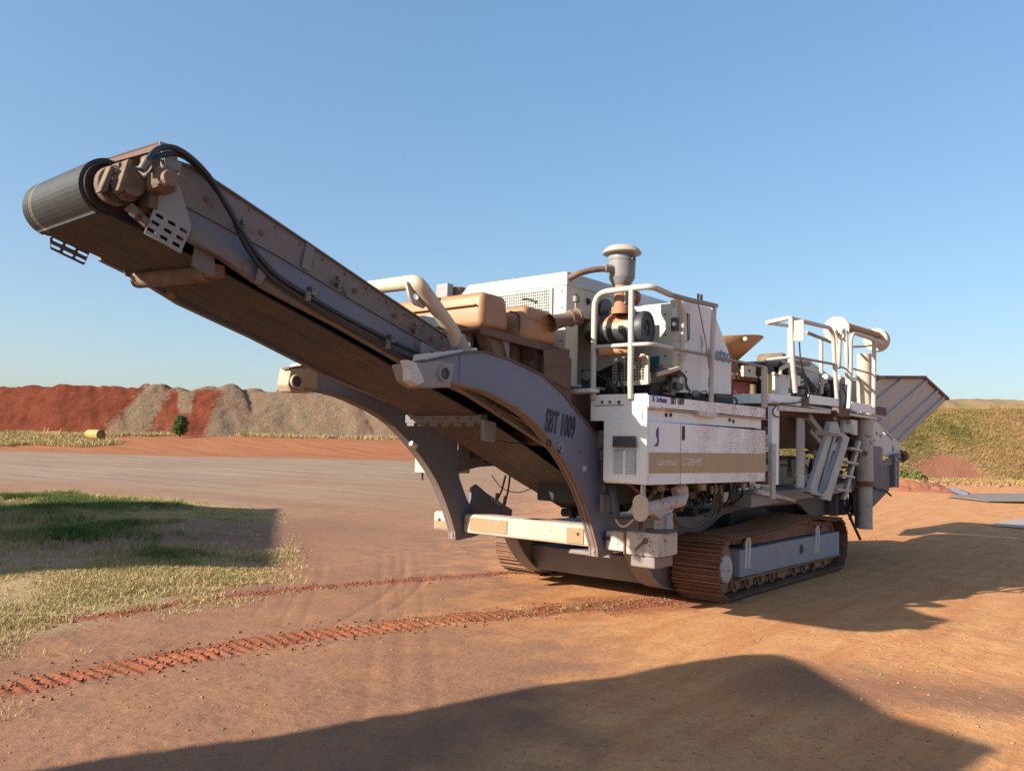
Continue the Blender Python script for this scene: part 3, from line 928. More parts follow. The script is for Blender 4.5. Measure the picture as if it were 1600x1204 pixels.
def heap(name, r0, r1, cone_on, seed):
    rr = np.arange(r0, r1, 0.30); dd = np.concatenate([np.arange(110.5, 133, 0.30), np.arange(134, 170, 3.0)])
    RR, DD = np.meshgrid(rr, dd)
    px = RR/126*1307+800
    H = np.interp(px, [-400, 0, 230, 400, 620, 800, 1200, 1500], [8.3, 8.8, 9.3, 9.9, 9.3, 9.0, 7.5, 6.0])
    rs = np.random.default_rng(seed)
    foot = 114.2+1.6*fbm(RR*0.05, RR*0+3, 3, seed)
    slope = 0.80
    z = 1.6+(DD-foot)*slope*(1+0.10*fbm(RR*0.12, DD*0.05, 3, seed+1))
    if cone_on:
        top = np.full(RR.shape, -1e9)
        c = r0
        while c < r1:
            dk_ = 125.2+rs.normal()*0.5; hk = np.interp(c/126*1307+800, [-400, 0, 230, 400, 620, 1500], [8.6, 9.1, 10.0, 10.5, 9.9, 7.5])+rs.normal()*0.22
            if c/126*1307+800 > 385: hk -= 0.55
            top = np.maximum(top, hk-0.72*np.sqrt((RR-c)**2*1.0+(DD-dk_)**2+0.8)+0.3)
            c += 2.2+rs.random()*2.4
        z = np.maximum(np.minimum(z, H-0.9), top)
    else:
        z = np.minimum(z, H+0.12*fbm(RR*0.5, DD*0.3, 3, seed+2))
    gul = fbm(RR*0.45+DD*0.22, DD*0.06, 4, seed+3)
    mask = sstep(1.8, 3.5, z)
    z = z+mask*(0.45*gul+0.30*fbm(RR*0.9, DD*0.9, 4, seed+4))
    X, Y = unsite(RR, DD)
    t = np.clip((z-1.6)/8.0, 0, 1)
    q = RR/DD*1307+800 + 10*fbm(RR*0.3, DD*0.3, 3, seed+5)
    def band(l0, l1, r0_, r1_, w=24):
        L = l0+(l1-l0)*t; R1 = r0_+(r1_-r0_)*t
        return np.clip((q-L)/w+0.5, 0, 1)*np.clip((R1-q)/w+0.5, 0, 1)
    g = np.maximum(band(160, 228, 232, 262), band(292, 268, 300, 304, 7)*sstep(0.35, 0.55, t)*0.9)
    g = np.maximum(g, np.clip((q-(322+28*t))/26+0.5, 0, 1))
    g = np.maximum(g, sstep(0.90, 0.97, t)*np.clip((q-222)/6, 0, 1))
    g = np.maximum(g, 0.45*band(215, 262, 292, 285)*sstep(0.45, 0.1, t))
    return np_mesh(name, np.stack([X, Y, z], -1).reshape(-1, 3), grid_faces(len(rr), len(dd)), 'heap', kind='structure', attrs={'grav': g})
heap('red_earth_heap', -150, -55.0, False, 11)
heap('gravel_heap', -55.3, 34, True, 12)

# dry tufts at the foot of the heaps
n = 9000
r = -90+100*rng.random(n); dd = 96+18*rng.random(n)
px = r/dd*1307+800
pk = (fbm(r*0.12, dd*0.2, 3, 101) > -0.05+0.25*((px > 190) & (px < 300))) & ((dd > 109) | (px < 190))
r, dd = r[pk], dd[pk]; x, y = unsite(r, dd)
blades('dry_grass', np.stack([x, y, ground_h(x, y)], -1), 0.35+0.45*rng.random(len(x)), np.full(len(x), 0.10), 0.74+0.25*rng.random(len(x)), 'grass', k=8, spread=0.7, lean=0.7)

# ------------------------------------------------------------------ GRASSY BANK (right background)
rr = np.arange(14, 84, 0.35); dd = np.concatenate([np.arange(58, 76, 0.35), np.arange(77, 140, 4)])
RR, DD = np.meshgrid(rr, dd)
def bank_h(RR, DD):
    foot = 61.5+1.5*fbm(RR*0.07, RR*0, 3, 111)
    z = (DD-foot)*0.66*(1+0.15*fbm(RR*0.10, DD*0.08, 3, 112))
    Hb = 7.25+0.25*fbm(RR*0.08, RR*0+5, 3, 113)
    z = -np.log(np.exp(-z*1.2)+np.exp(-Hb*1.2))/1.2
    z = z+0.30*fbm(RR*0.3, DD*0.3, 4, 114)*sstep(0, 1.5, z)+0.12*fbm(RR*1.3, DD*1.3, 2, 118)
    return np.maximum(z, -0.3)
BZ = bank_h(RR, DD)
X, Y = unsite(RR, DD)
def bank_red(RR, DD):
    px = RR/DD*1307+800
    z = bank_h(RR, DD)
    py_ = 717-(z-1.7)/DD*1307
    g = np.exp(-((px-1475-0.3*(py_-715))/52)**2-((py_-738)/26)**2)
    return np.clip(1.35*g+0.25*fbm(RR*0.5, DD*0.5, 3, 115), 0, 1)
BR = bank_red(RR, DD)
def bankmat():
    m, nt, b = newmat('bank_soil')
    v = obcoord(nt)
    a = nt.nodes.new('ShaderNodeAttribute'); a.attribute_name = 'red'
    n1 = noise(nt, v, 0.5, 8, 0.6); n2 = noise(nt, v, 3, 8, 0.7)
    c = mixc(nt, ramp(nt, n1, [(0.35, 0), (0.65, 1)]), (0.21, 0.15, 0.06), (0.30, 0.17, 0.085))
    c = mixc(nt, ramp(nt, n2, [(0.45, 0), (0.65, 0.8)]), c, (0.15, 0.13, 0.05))
    c = mixc(nt, ramp(nt, math_(nt, 'ADD', a.outputs['Fac'], math_(nt, 'MULTIPLY', math_(nt, 'SUBTRACT', n2, 0.5), 0.7)), [(0.4, 0), (0.6, 1)]), c, (0.22, 0.085, 0.045))
    nt.links.new(c, b.inputs['Base Color']); b.inputs['Roughness'].default_value = 0.95
    bump(nt, b, n2, 0.8, 0.15)
    return m
M['bank'] = bankmat()
np_mesh('grass_bank', np.stack([X, Y, BZ], -1).reshape(-1, 3), grid_faces(len(rr), len(dd)), 'bank', kind='structure', attrs={'red': BR})
n = 95000
r = 16+58*rng.random(n); dd = 60.5+11.5*rng.random(n)
z = bank_h(r, dd); red = bank_red(r, dd)
pk = (rng.random(n) < (1-1.6*red)) & (z > 0.15) & (fbm(r*0.5, dd*0.5, 3, 116) > -0.55)
r, dd, z = r[pk], dd[pk], z[pk]
x, y = unsite(r, dd)
gl = fbm(r*0.25, dd*0.25, 4, 117)
blades('bank_grass', np.stack([x, y, z-0.03], -1), 0.10+0.28*rng.random(len(x))**1.5, np.full(len(x), 0.05), 0.66-0.75*gl+0.14*rng.normal(size=len(x)), 'bank_grass', k=6, spread=0.30, lean=0.9, seg1=True)

# stony strip along the foot of the bank
n = 5000
r = 14+60*rng.random(n); dd = 50+11.5*rng.random(n)**0.6
px = r/dd*1307+800
pk = fbm(r*0.2, dd*0.2, 3, 121) > -0.1
r, dd = r[pk], dd[pk]; x, y = unsite(r, dd)
rad = 0.05+0.16*rng.random(len(x))**3
scatter_stones('rubble', np.stack([x, y, ground_h(x, y)+rad*0.3], -1), rad, 'stone')
n = 6000
r = 14+60*rng.random(n); dd = 54+9*rng.random(n)
x, y = unsite(r, dd)
blades('verge_grass', np.stack([x, y, ground_h(x, y)], -1), 0.12+0.25*rng.random(n), np.full(n, 0.05), 0.55+0.4*rng.random(n), 'bank_grass', k=6, spread=0.35, lean=0.9)

# ------------------------------------------------------------------ MOBILE CRUSHER
crusher = empty('mobile_crusher', (2.0, 1.65, 0.0),
                'large weathered white and grey tracked mobile rock crusher with a raised discharge conveyor', 'crusher')

# ---------- crawler tracks ----------
def track_path(n):
    """closed XZ loop: front idler, sagging top run, rear sprocket, flat bottom"""
    rf, rr_ = 0.375, 0.385
    xf, xr = 0.085, 3.74
    pts = []
    for k in range(17):          # front idler, bottom -> top
        a = -math.pi/2 - math.pi*k/16
        pts.append((xf+rf*math.cos(a), 0.375+rf*math.sin(a)))
    for k in range(1, 24):       # top run with the hump carried by the frame
        t = k/24; x = xf+(xr-xf)*t
        z = 0.755+0.10*math.exp(-((t-0.72)/0.22)**2)-0.012*math.sin(t*9)
        pts.append((x, z))
    for k in range(17):
        a = math.pi/2 - math.pi*k/16
        pts.append((xr+rr_*math.cos(a), 0.40+0.385*math.sin(a)+(0.0 if k < 8 else -0.0)))
    P = [Vector((a, b)) for a, b in pts]+[Vector(pts[0])]
    cum = [0]
    for a, b in zip(P, P[1:]): cum.append(cum[-1]+(b-a).length)
    L = cum[-1]; out = []
    j = 0
    for i in range(n):
        s = L*i/n
        while cum[j+1] < s: j += 1
        t = (s-cum[j])/(cum[j+1]-cum[j])
        p = P[j].lerp(P[j+1], t); d = (P[j+1]-P[j]).normalized()
        out.append((p, d))
    return out, L
NSH = 54
tp, TL = track_path(NSH)
pitch = TL/NSH
W = 0.58
sm = MB()   # shoe in local axes: x along track, y across, z outward
hw = pitch*0.5
prof = [(-hw*0.92, -0.006), (-hw*0.92, 0.040), (-hw*0.80, 0.040), (-hw*0.74, 0.010), (-hw*0.22, 0.010), (-hw*0.15, 0.036), (-hw*0.03, 0.036), (hw*0.04, 0.010), (hw*0.50, 0.010), (hw*0.57, 0.036), (hw*0.69, 0.036), (hw*0.76, 0.008), (hw*0.93, 0.004), (hw*0.93, -0.006)]
sm.py(prof, -W/2, W/2)
bmesh.ops.recalc_face_normals(sm.bm, faces=sm.bm.faces)
shoe_me = bpy.data.meshes.new('track_shoe'); sm.bm.to_mesh(shoe_me); sm.bm.free(); shoe_me.materials.append(M['shoe'])
def crawler(yc, out):
    mb = MB()
    for i, (p, d) in enumerate(tp):
        c = Vector((1.9, 0.42)); nrm = Vector((d.y, -d.x))
        if (p-c).dot(nrm) < 0: nrm = -nrm
        a = p-nrm*0.10-d*hw*0.8; b = p-nrm*0.10+d*hw*0.8
        for yy in (-0.10, 0.10):
            mb.beam((a.x, yc+yy, a.y), (b.x, yc+yy, b.y), 0.035, 0.07, up=(nrm.x, 0, nrm.y))
    s = 1 if out > 0 else -1
    ye = yc+s*W/2
    y0, y1 = sorted((yc-s*0.16, ye-s*0.055))
    tr = MB().py([(0.42, 0.235), (3.88, 0.22), (3.88, 0.56), (0.42, 0.555)], y0, y1).done('crawler_track', 'blue', crusher, bevel=0.012)
    mb.done('track_chain', 'shoe', tr, kind='stuff')
    rs = random.Random(int(yc*10))
    for i, (p, d) in enumerate(tp):
        o = bpy.data.objects.new('track_shoe', shoe_me); COL.objects.link(o)
        nrm = Vector((d.y, -d.x))          # outward for this winding
        c = Vector((1.9, 0.42))
        if (p-c).dot(nrm) < 0: nrm = -nrm
        q = p-nrm*0.040
        X = Vector((d.x, 0, d.y)); Z = Vector((nrm.x, 0, nrm.y)); Yv = Z.cross(X)
        mw = Matrix((X, Yv, Z)).transposed().to_4x4(); mw.translation = (q.x, yc+rs.uniform(-.003, .003), q.y)
        o.parent = tr; o.matrix_basis = mw @ Matrix.Rotation(rs.uniform(-.02, .02), 4, 'Y')
    s = 1 if out > 0 else -1
    yi = yc-s*W/2*0.35; yo = yc+s*(W/2-0.10)
    MB().lathe([(0, -0.16), (0.27, -0.16), (0.29, -0.11), (0.26, -0.05), (0.26, 0.05), (0.29, 0.11), (0.27, 0.16), (0, 0.16)], (0.09, yc, 0.38), (0, 1, 0)).done('idler_wheel', 'shoe', tr, smooth=True)
    MB().lathe([(0, -0.18), (0.16, -0.18), (0.18, -0.10), (0.29, -0.08), (0.29, 0.08), (0.18, 0.10), (0.16, 0.18), (0, 0.18)], (3.74, yc, 0.40), (0, 1, 0)).done('sprocket', 'shoe', tr, smooth=True)
    ye = yc+s*(W/2-0.035)
    # hub cap of the idler: muddy pale disc standing at the outer face
    MB().lathe([(0.155, -0.05), (0.165, 0.0), (0.15, 0.025), (0.09, 0.035), (0, 0.035)], (0.075, ye-s*0.05, 0.365), (0, s, 0)).done('hub_cap', 'mudwhite', tr, smooth=True)
    MB().py([(0.66, 0.575), (3.2, 0.585), (3.0, 0.70), (2.2, 0.745), (1.2, 0.69), (0.75, 0.66)], *sorted((yc-s*0.14, ye-s*0.10))).done('caked_soil', 'rust', tr)
    MB().py([(0.42, 0.245), (0.42, 0.62), (0.30, 0.60), (0.22, 0.50), (0.22, 0.27)], *sorted((yc-s*0.13, ye-s*0.16))).done('tensioner_housing', 'chassis', tr, bevel=0.01)
    # lower flange lip
    MB().box(0.42, 3.89, *sorted((ye-s*0.035, ye-s*0.005)), 0.205, 0.229).done('frame_lip', 'rust', tr)
    ys = ye-s*0.022
    if s < 0:
        ys = ye+0.02
        for lx in (0.56, 2.88):
            MB().tube([(lx, ys, 0.33), (lx, ys-0.012, 0.60), (lx, ys-0.014, 0.66), (lx+0.045, ys-0.014, 0.70), (lx+0.09, ys-0.014, 0.66), (lx+0.09, ys-0.012, 0.60), (lx+0.09, ys, 0.33)], 0.018, 8, fillet=0.03, nf=3).done('lashing_loop', 'white_dusty', tr, smooth=True)
        MB().cyl((2.35, ye+0.012, 0.42), (2.35, ye+0.014, 0.42), 0.062, seg=20).done('frame_hole', 'dark', tr)
        MB().cyl((2.35, ye+0.016, 0.42), (2.35, ye+0.03, 0.42), 0.073, seg=20).done('hole_rim', 'blue', tr)
        MB().box(1.93, 2.30, ye+0.018, ye+0.034, 0.475, 0.50).done('step_rail', 'blue', tr, bevel=0.005)
        MB().box(0.86, 1.0, ye+0.0, ye+0.028, 0.24, 0.26).done('bracket', 'blue', tr)
    # bottom rollers
    for k in range(9):
        rx = 0.50+k*0.37
        MB().lathe([(0, -0.17), (0.07, -0.17), (0.07, -0.14), (0.115, -0.135), (0.115, -0.07), (0.085, -0.06), (0.085, 0.06), (0.115, 0.07), (0.115, 0.135), (0.07, 0.14), (0.07, 0.17), (0, 0.17)], (rx, yc, 0.165), (0, 1, 0), seg=18).done('track_roller', 'shoe', tr, smooth=True)
    for rx in (1.62, 2.95):
        MB().prism([(rx, ye-s*0.06, 0.235), (rx+0.26, ye-s*0.06, 0.235), (rx+0.24, ye-s*0.06, 0.10), (rx+0.03, ye-s*0.06, 0.10)],
                   [(rx, ye-s*0.10, 0.235), (rx+0.26, ye-s*0.10, 0.235), (rx+0.24, ye-s*0.10, 0.10), (rx+0.03, ye-s*0.10, 0.10)]).done('track_guard', 'shoe', tr, bevel=0.006)
    return tr
crawler(0.315, -1)
crawler(2.99, 1)

# ---------- chassis ----------
ch = MB()
ch.py([(-0.812, 0.531), (-0.641, 0.340), (-0.409, 0.180), (-0.25, 0.11), (0.02, 0.12), (0.10, 0.70), (0.65, 0.70), (1.25, 0.88), (1.9, 0.95), (3.9, 0.93), (4.4, 0.72), (6.2, 0.70), (6.2, 1.10), (1.95, 1.10), (1.3, 0.98), (0.5, 0.90), (-0.75, 0.95)], 0.70, 0.76)
side = ch.done('chassis_side_plate', 'chassis', crusher, bevel=0.006)
ch = MB()
ch.py([(-0.81, 0.53), (-0.6, 0.32), (-0.38, 0.18), (0.02, 0.12), (0.10, 0.50), (0.65, 0.55), (1.25, 0.70), (1.9, 0.80), (3.9, 0.80), (4.4, 0.72), (6.2, 0.70), (6.2, 1.10), (1.9, 1.10), (1.4, 0.72), (-0.75, 0.66)], 2.54, 2.60)
ch.done('chassis_side_plate', 'chassis', crusher, bevel=0.006)
MB().box(-0.42, 0.02, 0.76, 2.54, 0.16, 0.46).done('cross_member', 'chassis', crusher, bevel=0.02)
MB().strip(cat2([(-0.84, 0.62), (-0.79, 0.52), (-0.6, 0.31), (-0.38, 0.165), (-0.1, 0.10)], 4), -0.02, 0.66, 0.90).done('chassis_edge_flange', 'slate_lit', crusher)
MB().strip(cat2([(-0.84, 0.62), (-0.79, 0.52), (-0.6, 0.31), (-0.38, 0.165), (-0.1, 0.10)], 4), -0.02, 2.44, 2.64).done('chassis_edge_flange', 'slate_lit', crusher)
MB().box(-0.60, 6.0, 0.90, 2.40, 0.66, 0.78).done('chassis_deck', 'dark', crusher)
MB().box(1.6, 2.8, 0.76, 2.54, 0.35, 0.92).done('chassis_cross_tunnel', 'dark', crusher)
MB().box(4.2, 5.4, 0.9, 2.4, 0.55, 0.92).done('rear_cross_member', 'dark', crusher)
# walkway beam over the track
MB().py([(1.191, 1.174), (5.625, 1.262), (5.622, 1.135), (1.192, 1.005)], 0.28, 0.75).done('walkway_beam', 'slate_lit', crusher, bevel=0.01)
MB().py([(1.268, 1.244), (2.508, 1.075), (2.508, 1.031), (1.229, 1.189)], 0.22, 0.27).done('step_edge', 'white_dusty', crusher)
# dark inner machinery mass under the power pack, engine bay and crusher body
MB().box(-1.35, 1.1, 0.72, 1.75, 1.10, 2.02).box(-1.30, 1.1, 1.75, 2.7, 1.50, 2.02).done('sub_frame', 'dark', crusher, bevel=0.02)
MB().box(-1.7, -1.35, 0.86, 2.5, 1.55, 1.95).done('sub_frame_nose', 'dark', crusher, bevel=0.03)

# ---------- discharge conveyor ----------
YN, YF = 1.08, 2.22
conv = MB().py([(-6.2, 3.16), (-4.3, 2.55), (-2.9, 2.10), (-0.6, 1.25), (-0.6, 1.28), (-2.9, 2.13), (-4.3, 2.58), (-6.2, 3.19)], 1.12, 2.18).done('discharge_conveyor', 'dark', crusher)
HC = (-6.60, 3.28)
def belt_loop(r):
    pts = [(-6.45, 3.28+r*0.98)]
    pts = []
    top = [(-0.35, 1.32), (-1.6, 1.80), (-2.9, 2.27), (-4.3, 2.72), (-5.6, 3.155), (-6.48, 3.28+r*0.93)]
    pts += top
    for k in range(15):
        a = math.pi*0.44 + (math.pi*1.12)*k/14
        pts.append((HC[0]+r*math.cos(a), HC[1]+r*math.sin(a)))
    bot = [(-6.0, 2.945), (-5.5, 2.785), (-4.5, 2.475), (-3.72, 2.215), (-2.95, 1.965), (-2.4, 1.75), (-1.4, 1.33), (-0.45, 0.96)]
    pts += bot
    for k in range(9):
        a = -math.pi*0.6+math.pi*1.1*k/8
        pts.append((-0.36+0.17*math.cos(a), 1.13+0.17*math.sin(a)))
    return pts
mb = MB()
lo, li = belt_loop(0.185), belt_loop(0.172)
def ring_mesh(outer, inner, y0, y1):
    bm = bmesh.new(); n = len(outer)
    R4 = [[bm.verts.new((p[0], y, p[1])) for p in lp] for lp, y in ((outer, y0), (outer, y1), (inner, y1), (inner, y0))]
    for a in range(4):
        A, B_ = R4[a], R4[(a+1) % 4]
        for i in range(n):
            bm.faces.new((A[i], A[(i+1) % n], B_[(i+1) % n], B_[i]))
    return bm
def offset_loop(lp, t):
    P = [Vector(p) for p in lp]; n = len(P); out = []
    for i in range(n):
        d = (P[(i+1) % n]-P[i-1]).normalized()
        out.append(tuple(P[i]+Vector((-d.y, d.x))*t))
    return out
# sign so that the inner loop lies inside
inner = offset_loop(lo, 0.014)
cx = sum(p[0] for p in lo)/len(lo)
belt = bm2('conveyor_belt', ring_mesh(lo, inner, 1.17, 2.05), 'belt', conv, smooth=True)
# head part of the belt (polished) just over the belt round the head pulley
hp = []
for k in range(19):
    a = math.pi*0.52 + (math.pi*0.90)*k/18
    hp.append((HC[0]+0.191*math.cos(a), HC[1]+0.191*math.sin(a)))
hb = MB()
for k in range(18):
    a_, b_ = hp[k], hp[k+1]
    ia = (HC[0]+(a_[0]-HC[0])*0.975, HC[1]+(a_[1]-HC[1])*0.975); ib = (HC[0]+(b_[0]-HC[0])*0.975, HC[1]+(b_[1]-HC[1])*0.975)
    hb.py([a_, b_, ib, ia], 1.172, 2.048)
bmesh.ops.remove_doubles(hb.bm, verts=hb.bm.verts, dist=0.0005)
hb.done('belt_wrap', 'belt_head', belt, smooth=True)
MB().lathe([(0, -0.42), (0.05, -0.42), (0.05, -0.39), (0.155, -0.39), (0.168, -0.37), (0.168, 0.37), (0.155, 0.39), (0.05, 0.39), (0, 0.42)], (HC[0], 1.61, HC[1]), (0, 1, 0), seg=36).done('head_pulley', 'brown_dark', conv, smooth=True)
MB().lathe([(0, -0.5), (0.14, -0.5), (0.15, 0), (0.14, 0.5), (0, 0.5)], (-0.36, 1.65, 1.13), (0, 1, 0), seg=24).done('tail_pulley', 'dark', conv, smooth=True)

top_n = [(-6.335, 3.521), (-6.123, 3.511), (-5.803, 3.405), (-5.172, 3.186), (-4.416, 2.919), (-3.575, 2.636), (-2.5, 2.26), (-1.0, 1.72)]
seam_n = [(-6.276, 3.291), (-5.884, 3.190), (-5.415, 3.065), (-4.708, 2.845), (-3.837, 2.582), (-2.5, 2.10), (-1.0, 1.52)]
bot_n = [(-6.159, 3.033), (-5.896, 2.954), (-5.515, 2.792), (-4.824, 2.594), (-4.056, 2.343), (-2.5, 1.95), (-1.0, 1.38)]
def side_frame(y, s, tt, mat_up, mat_web, mat_beam):
    # skirt plate leaning outwards at the top
    n = min(len(top_n), len(seam_n))
    loopA = [(x, y-s*0.00, z) for x, z in seam_n] + [(x, y-s*0.055, z) for x, z in top_n[::-1]]
    loopB = [(x, y+s*0.008, z) for x, z in seam_n] + [(x, y-s*0.047, z) for x, z in top_n[::-1]]
    up = MB().prism(loopA, loopB).done('skirt_plate', mat_up, conv)
    MB().strip(top_n, 0.010, *sorted((y-s*0.085, y+s*0.01))).done('skirt_lip', mat_up, up)
    web = MB().py(seam_n+bot_n[::-1], *sorted((y-s*0.004, y-s*0.012))).done('frame_web', mat_web, conv)
    MB().strip([(x, z-0.004) for x, z in seam_n], 0.008, *sorted((y-s*0.03, y-s*0.004))).done('seam_angle', mat_up, web)
    bt = [(x, z+0.105) for x, z in bot_n]
    MB().py(bot_n+bt[::-1], *sorted((y-s*0.013, y-s*0.075))).done('side_beam', mat_beam, conv, bevel=0.008)
    return up, web
upn, webn = side_frame(1.08, 1, 0, 'boom', 'boom_web', 'boom_tan')
side_frame(2.22, -1, 0, 'boom', 'boom_web', 'boom_tan')
# splice strap and bolts on the near skirt
def along_line(line, x):
    for a, b in zip(line, line[1:]):
        if (a[0]-x)*(b[0]-x) <= 0: return a[1]+(b[1]-a[1])*(x-a[0])/(b[0]-a[0])
    return line[-1][1] if x > line[-1][0] else line[0][1]
for sx in (-5.17,):
    MB().prism([(sx-0.03, 1.005, along_line(top_n, sx)+0.012), (sx+0.05, 1.005, along_line(top_n, sx)-0.016), (sx+0.045, 1.045, along_line(seam_n, sx)+0.0), (sx-0.03, 1.045, along_line(seam_n, sx)+0.02)],
               [(sx-0.03, 1.022, along_line(top_n, sx)+0.012), (sx+0.05, 1.022, along_line(top_n, sx)-0.016), (sx+0.045, 1.072, along_line(seam_n, sx)+0.0), (sx-0.03, 1.072, along_line(seam_n, sx)+0.02)]).done('splice_strap', 'boom', conv)
rs = random.Random(5)
for i in range(12):
    bx = -6.0+i*0.22
    f = 0.45
    zz = along_line(top_n, bx)*f+along_line(seam_n, bx)*(1-f)
    yy = 1.08-0.055*f
    if i % 2 == 0:
        MB().cyl((bx, yy-0.004, zz), (bx, yy-0.016, zz), 0.020, seg=6).done('bolt', 'rust', upn)
    zz2 = along_line(top_n, bx)-0.035
    MB().cyl((bx+0.1, 1.027, zz2-0.03), (bx+0.1, 1.012, zz2-0.03), 0.011, seg=6).done('bolt', 'steel', upn)
for (bx, dz) in ((-5.72, 0.0), (-4.86, 0.02), (-4.02, 0.0)):   # skirt clamps
    z = along_line(seam_n, bx)+0.035
    MB().cyl((bx-0.07, 1.03, z+0.03), (bx-0.01, 1.005, z+0.015), 0.009, seg=8).cyl((bx, 1.06, z+0.03), (bx, 1.0, z+0.03), 0.012, seg=8).box(bx-0.012, bx+0.012, 1.02, 1.06, z-0.02, z+0.07).done('skirt_clamp', 'steel', conv)
# idlers seen through the gap between beam and belt
for k in range(9):
    x = -5.9+k*0.62
    zt = along_line(seam_n, x)-0.05
    MB().cyl((x, 1.22, zt-0.02), (x, 2.08, zt-0.02), 0.05, seg=12).done('idler_roller', 'dark', conv, smooth=True)
    MB().box(x-0.03, x+0.03, 1.09, 2.21, zt-0.17, zt-0.12).done('cross_bar', 'dark', conv)
# return roller hanging below the belt near the head
ra, rb = Vector((-5.851, 1.200, 2.872)), Vector((-5.940, 2.020, 2.897))
MB().lathe([(0, 0), (0.03, 0), (0.06, 0.015), (0.063, 0.05), (0.063, 0.86), (0.06, 0.885), (0.03, 0.90), (0, 0.90)], ra, (rb-ra), seg=24).done('return_roller', 'tan_steel', conv, smooth=True)
MB().py([(-6.046, 3.007), (-5.903, 3.004), (-5.888, 2.827), (-5.946, 2.826), (-6.062, 2.871)], 1.08, 1.10).done('roller_bracket', 'boom_tan', conv, bevel=0.004)
MB().box(ra.x-0.06, ra.x+0.05, 1.10, 1.20, ra.z-0.04, ra.z+0.05).done('roller_bearing', 'rust', conv, bevel=0.01)
frb = [(-6.026, 3.001), (-5.966, 2.992), (-5.922, 2.920), (-6.002, 2.936)]
MB().py(frb, 2.16, 2.175).done('roller_bracket', 'boom_tan', conv)
MB().cyl((-5.643, 2.050, 2.849), (-5.658, 2.120, 2.843), 0.035, seg=10).done('belt_scraper_stub', 'rust', conv)
# frame knee under the beam at mid length
MB().py([(-5.639, 2.822), (-5.575, 2.801), (-5.502, 3.033), (-5.565, 3.002), (-5.610, 2.873)], 0.975, 1.0).done('hinge_lug', 'tan_steel', conv, bevel=0.006)
MB().py([(-5.612, 2.997), (-5.518, 3.020), (-5.499, 2.977), (-5.607, 2.800), (-5.649, 2.811)], 0.955, 0.975).done('hinge_lug', 'boom_tan', conv, bevel=0.006)
# hood plate over the head pulley
def T3(a, b): return tuple(x+y for x, y in zip(a, b))
h0, h1 = Vector((-6.364, 1.020, 3.624)), Vector((-6.271, 2.140, 3.747))
hv = (h1-h0)
MB().prism([h0, h0+Vector((0.16, 0, -0.02)), h1+Vector((0.16, 0, -0.02)), h1],
           [h0+Vector((0, 0, -0.014)), h0+Vector((0.16, 0, -0.034)), h1+Vector((0.16, 0, -0.034)), h1+Vector((0, 0, -0.014))]).done('hood_plate', 'rust', conv)
MB().prism([h0+Vector((0,0,-0.05)), h0+Vector((0.012, 0, -0.05)), h1+Vector((0.012, 0, -0.04)), h1+Vector((0,0,-0.04))],
           [h0, h0+Vector((0.012, 0, 0)), h1+Vector((0.012, 0, 0)), h1]).done('hood_edge', 'rust_brown', conv)
MB().py([(-6.382, 3.614), (-6.282, 3.615), (-6.257, 3.570), (-6.252, 3.477), (-6.314, 3.477), (-6.361, 3.540)], 0.99, 1.0).done('hood_bracket', 'slate_lit', conv)
# perforated guard plates at the head
def perf(pts, y, slots, ang, mat='slate_lit', th=0.008, sw=0.058, sh=0.024):
    loops = [pts]+[slot(cx_, cz_, sw, sh, 4, ang) for cx_, cz_ in slots]
    return curve_mesh('guard_plate', loops, th, planeY(y))
pp = [(-6.335, 3.365), (-6.238, 3.357), (-6.138, 3.105), (-6.204, 2.911), (-6.454, 2.994), (-6.390, 3.200)]
sl = [(-6.410, 3.020), (-6.323, 2.989), (-6.238, 2.964), (-6.385, 3.072), (-6.300, 3.040), (-6.214, 3.012), (-6.360, 3.123), (-6.277, 3.096), (-6.193, 3.067)]
link('guard_plate', perf(pp, 0.98, sl, -0.30), 'slate_lit', conv)
MB().py([(-6.368, 3.284), (-6.325, 3.372), (-6.308, 3.368), (-6.376, 3.135), (-6.406, 3.137)], 0.985, 1.06).done('guard_mount', 'dark_grey', conv, bevel=0.004)
pf = [(-6.538, 3.120), (-6.501, 3.156), (-6.248, 3.084), (-6.287, 2.970), (-6.525, 3.043)]
sf = [(-6.481, 3.109), (-6.496, 3.063), (-6.390, 3.085), (-6.405, 3.034), (-6.302, 3.054), (-6.317, 3.008)]
link('guard_plate', perf(pf, 2.22, sf, -0.28, 'slate', 0.01, 0.075, 0.022), 'navy', conv)
# drive motor and bearing castings on the near end of the head pulley
mo = Vector((-6.580, 1.000, 3.272))
hx, hz = HC
MB().box(hx+0.16, hx+0.22, 0.96, 1.12, hz-0.12, hz+0.24).done('bearing_plate', 'tan_steel', conv, bevel=0.008)
MB().cyl((hx, 1.23, hz), (hx, 1.10, hz), 0.09, seg=24).done('shaft_hub', 'tan_steel', conv, smooth=True)
for k in range(10):
    a = k*math.pi/5
    MB().cyl((hx+0.02+0.088*math.cos(a), 1.03, hz+0.01+0.088*math.sin(a)), (hx+0.02+0.088*math.cos(a), 0.985, hz+0.01+0.088*math.sin(a)), 0.011, seg=6).done('bolt', 'steel', conv)
MB().lathe([(0.118, 0), (0.124, 0.004), (0.124, 0.012), (0.118, 0.016)], (hx+0.03, 1.05, hz+0.01), (0.15, -1, 0), seg=28).done('cover_ring', 'dark_grey', conv, smooth=True)
MB().cyl((hx, 1.12, hz), (hx, 1.06, hz), 0.125, seg=28).done('pulley_flange', 'tan_steel', conv, smooth=True, bevel=0.008)
MB().lathe([(0.0, 0), (0.105, 0), (0.11, 0.02), (0.11, 0.05), (0.085, 0.07), (0.085, 0.12), (0, 0.12)], (hx+0.03, 1.07, hz+0.01), (0.15, -1, 0), seg=20).done('gearbox_cover', 'tan_steel', conv, smooth=True)
m2 = MB()
m2.box(hx+0.12, hx+0.27, 0.80, 0.97, hz-0.03, hz+0.12)
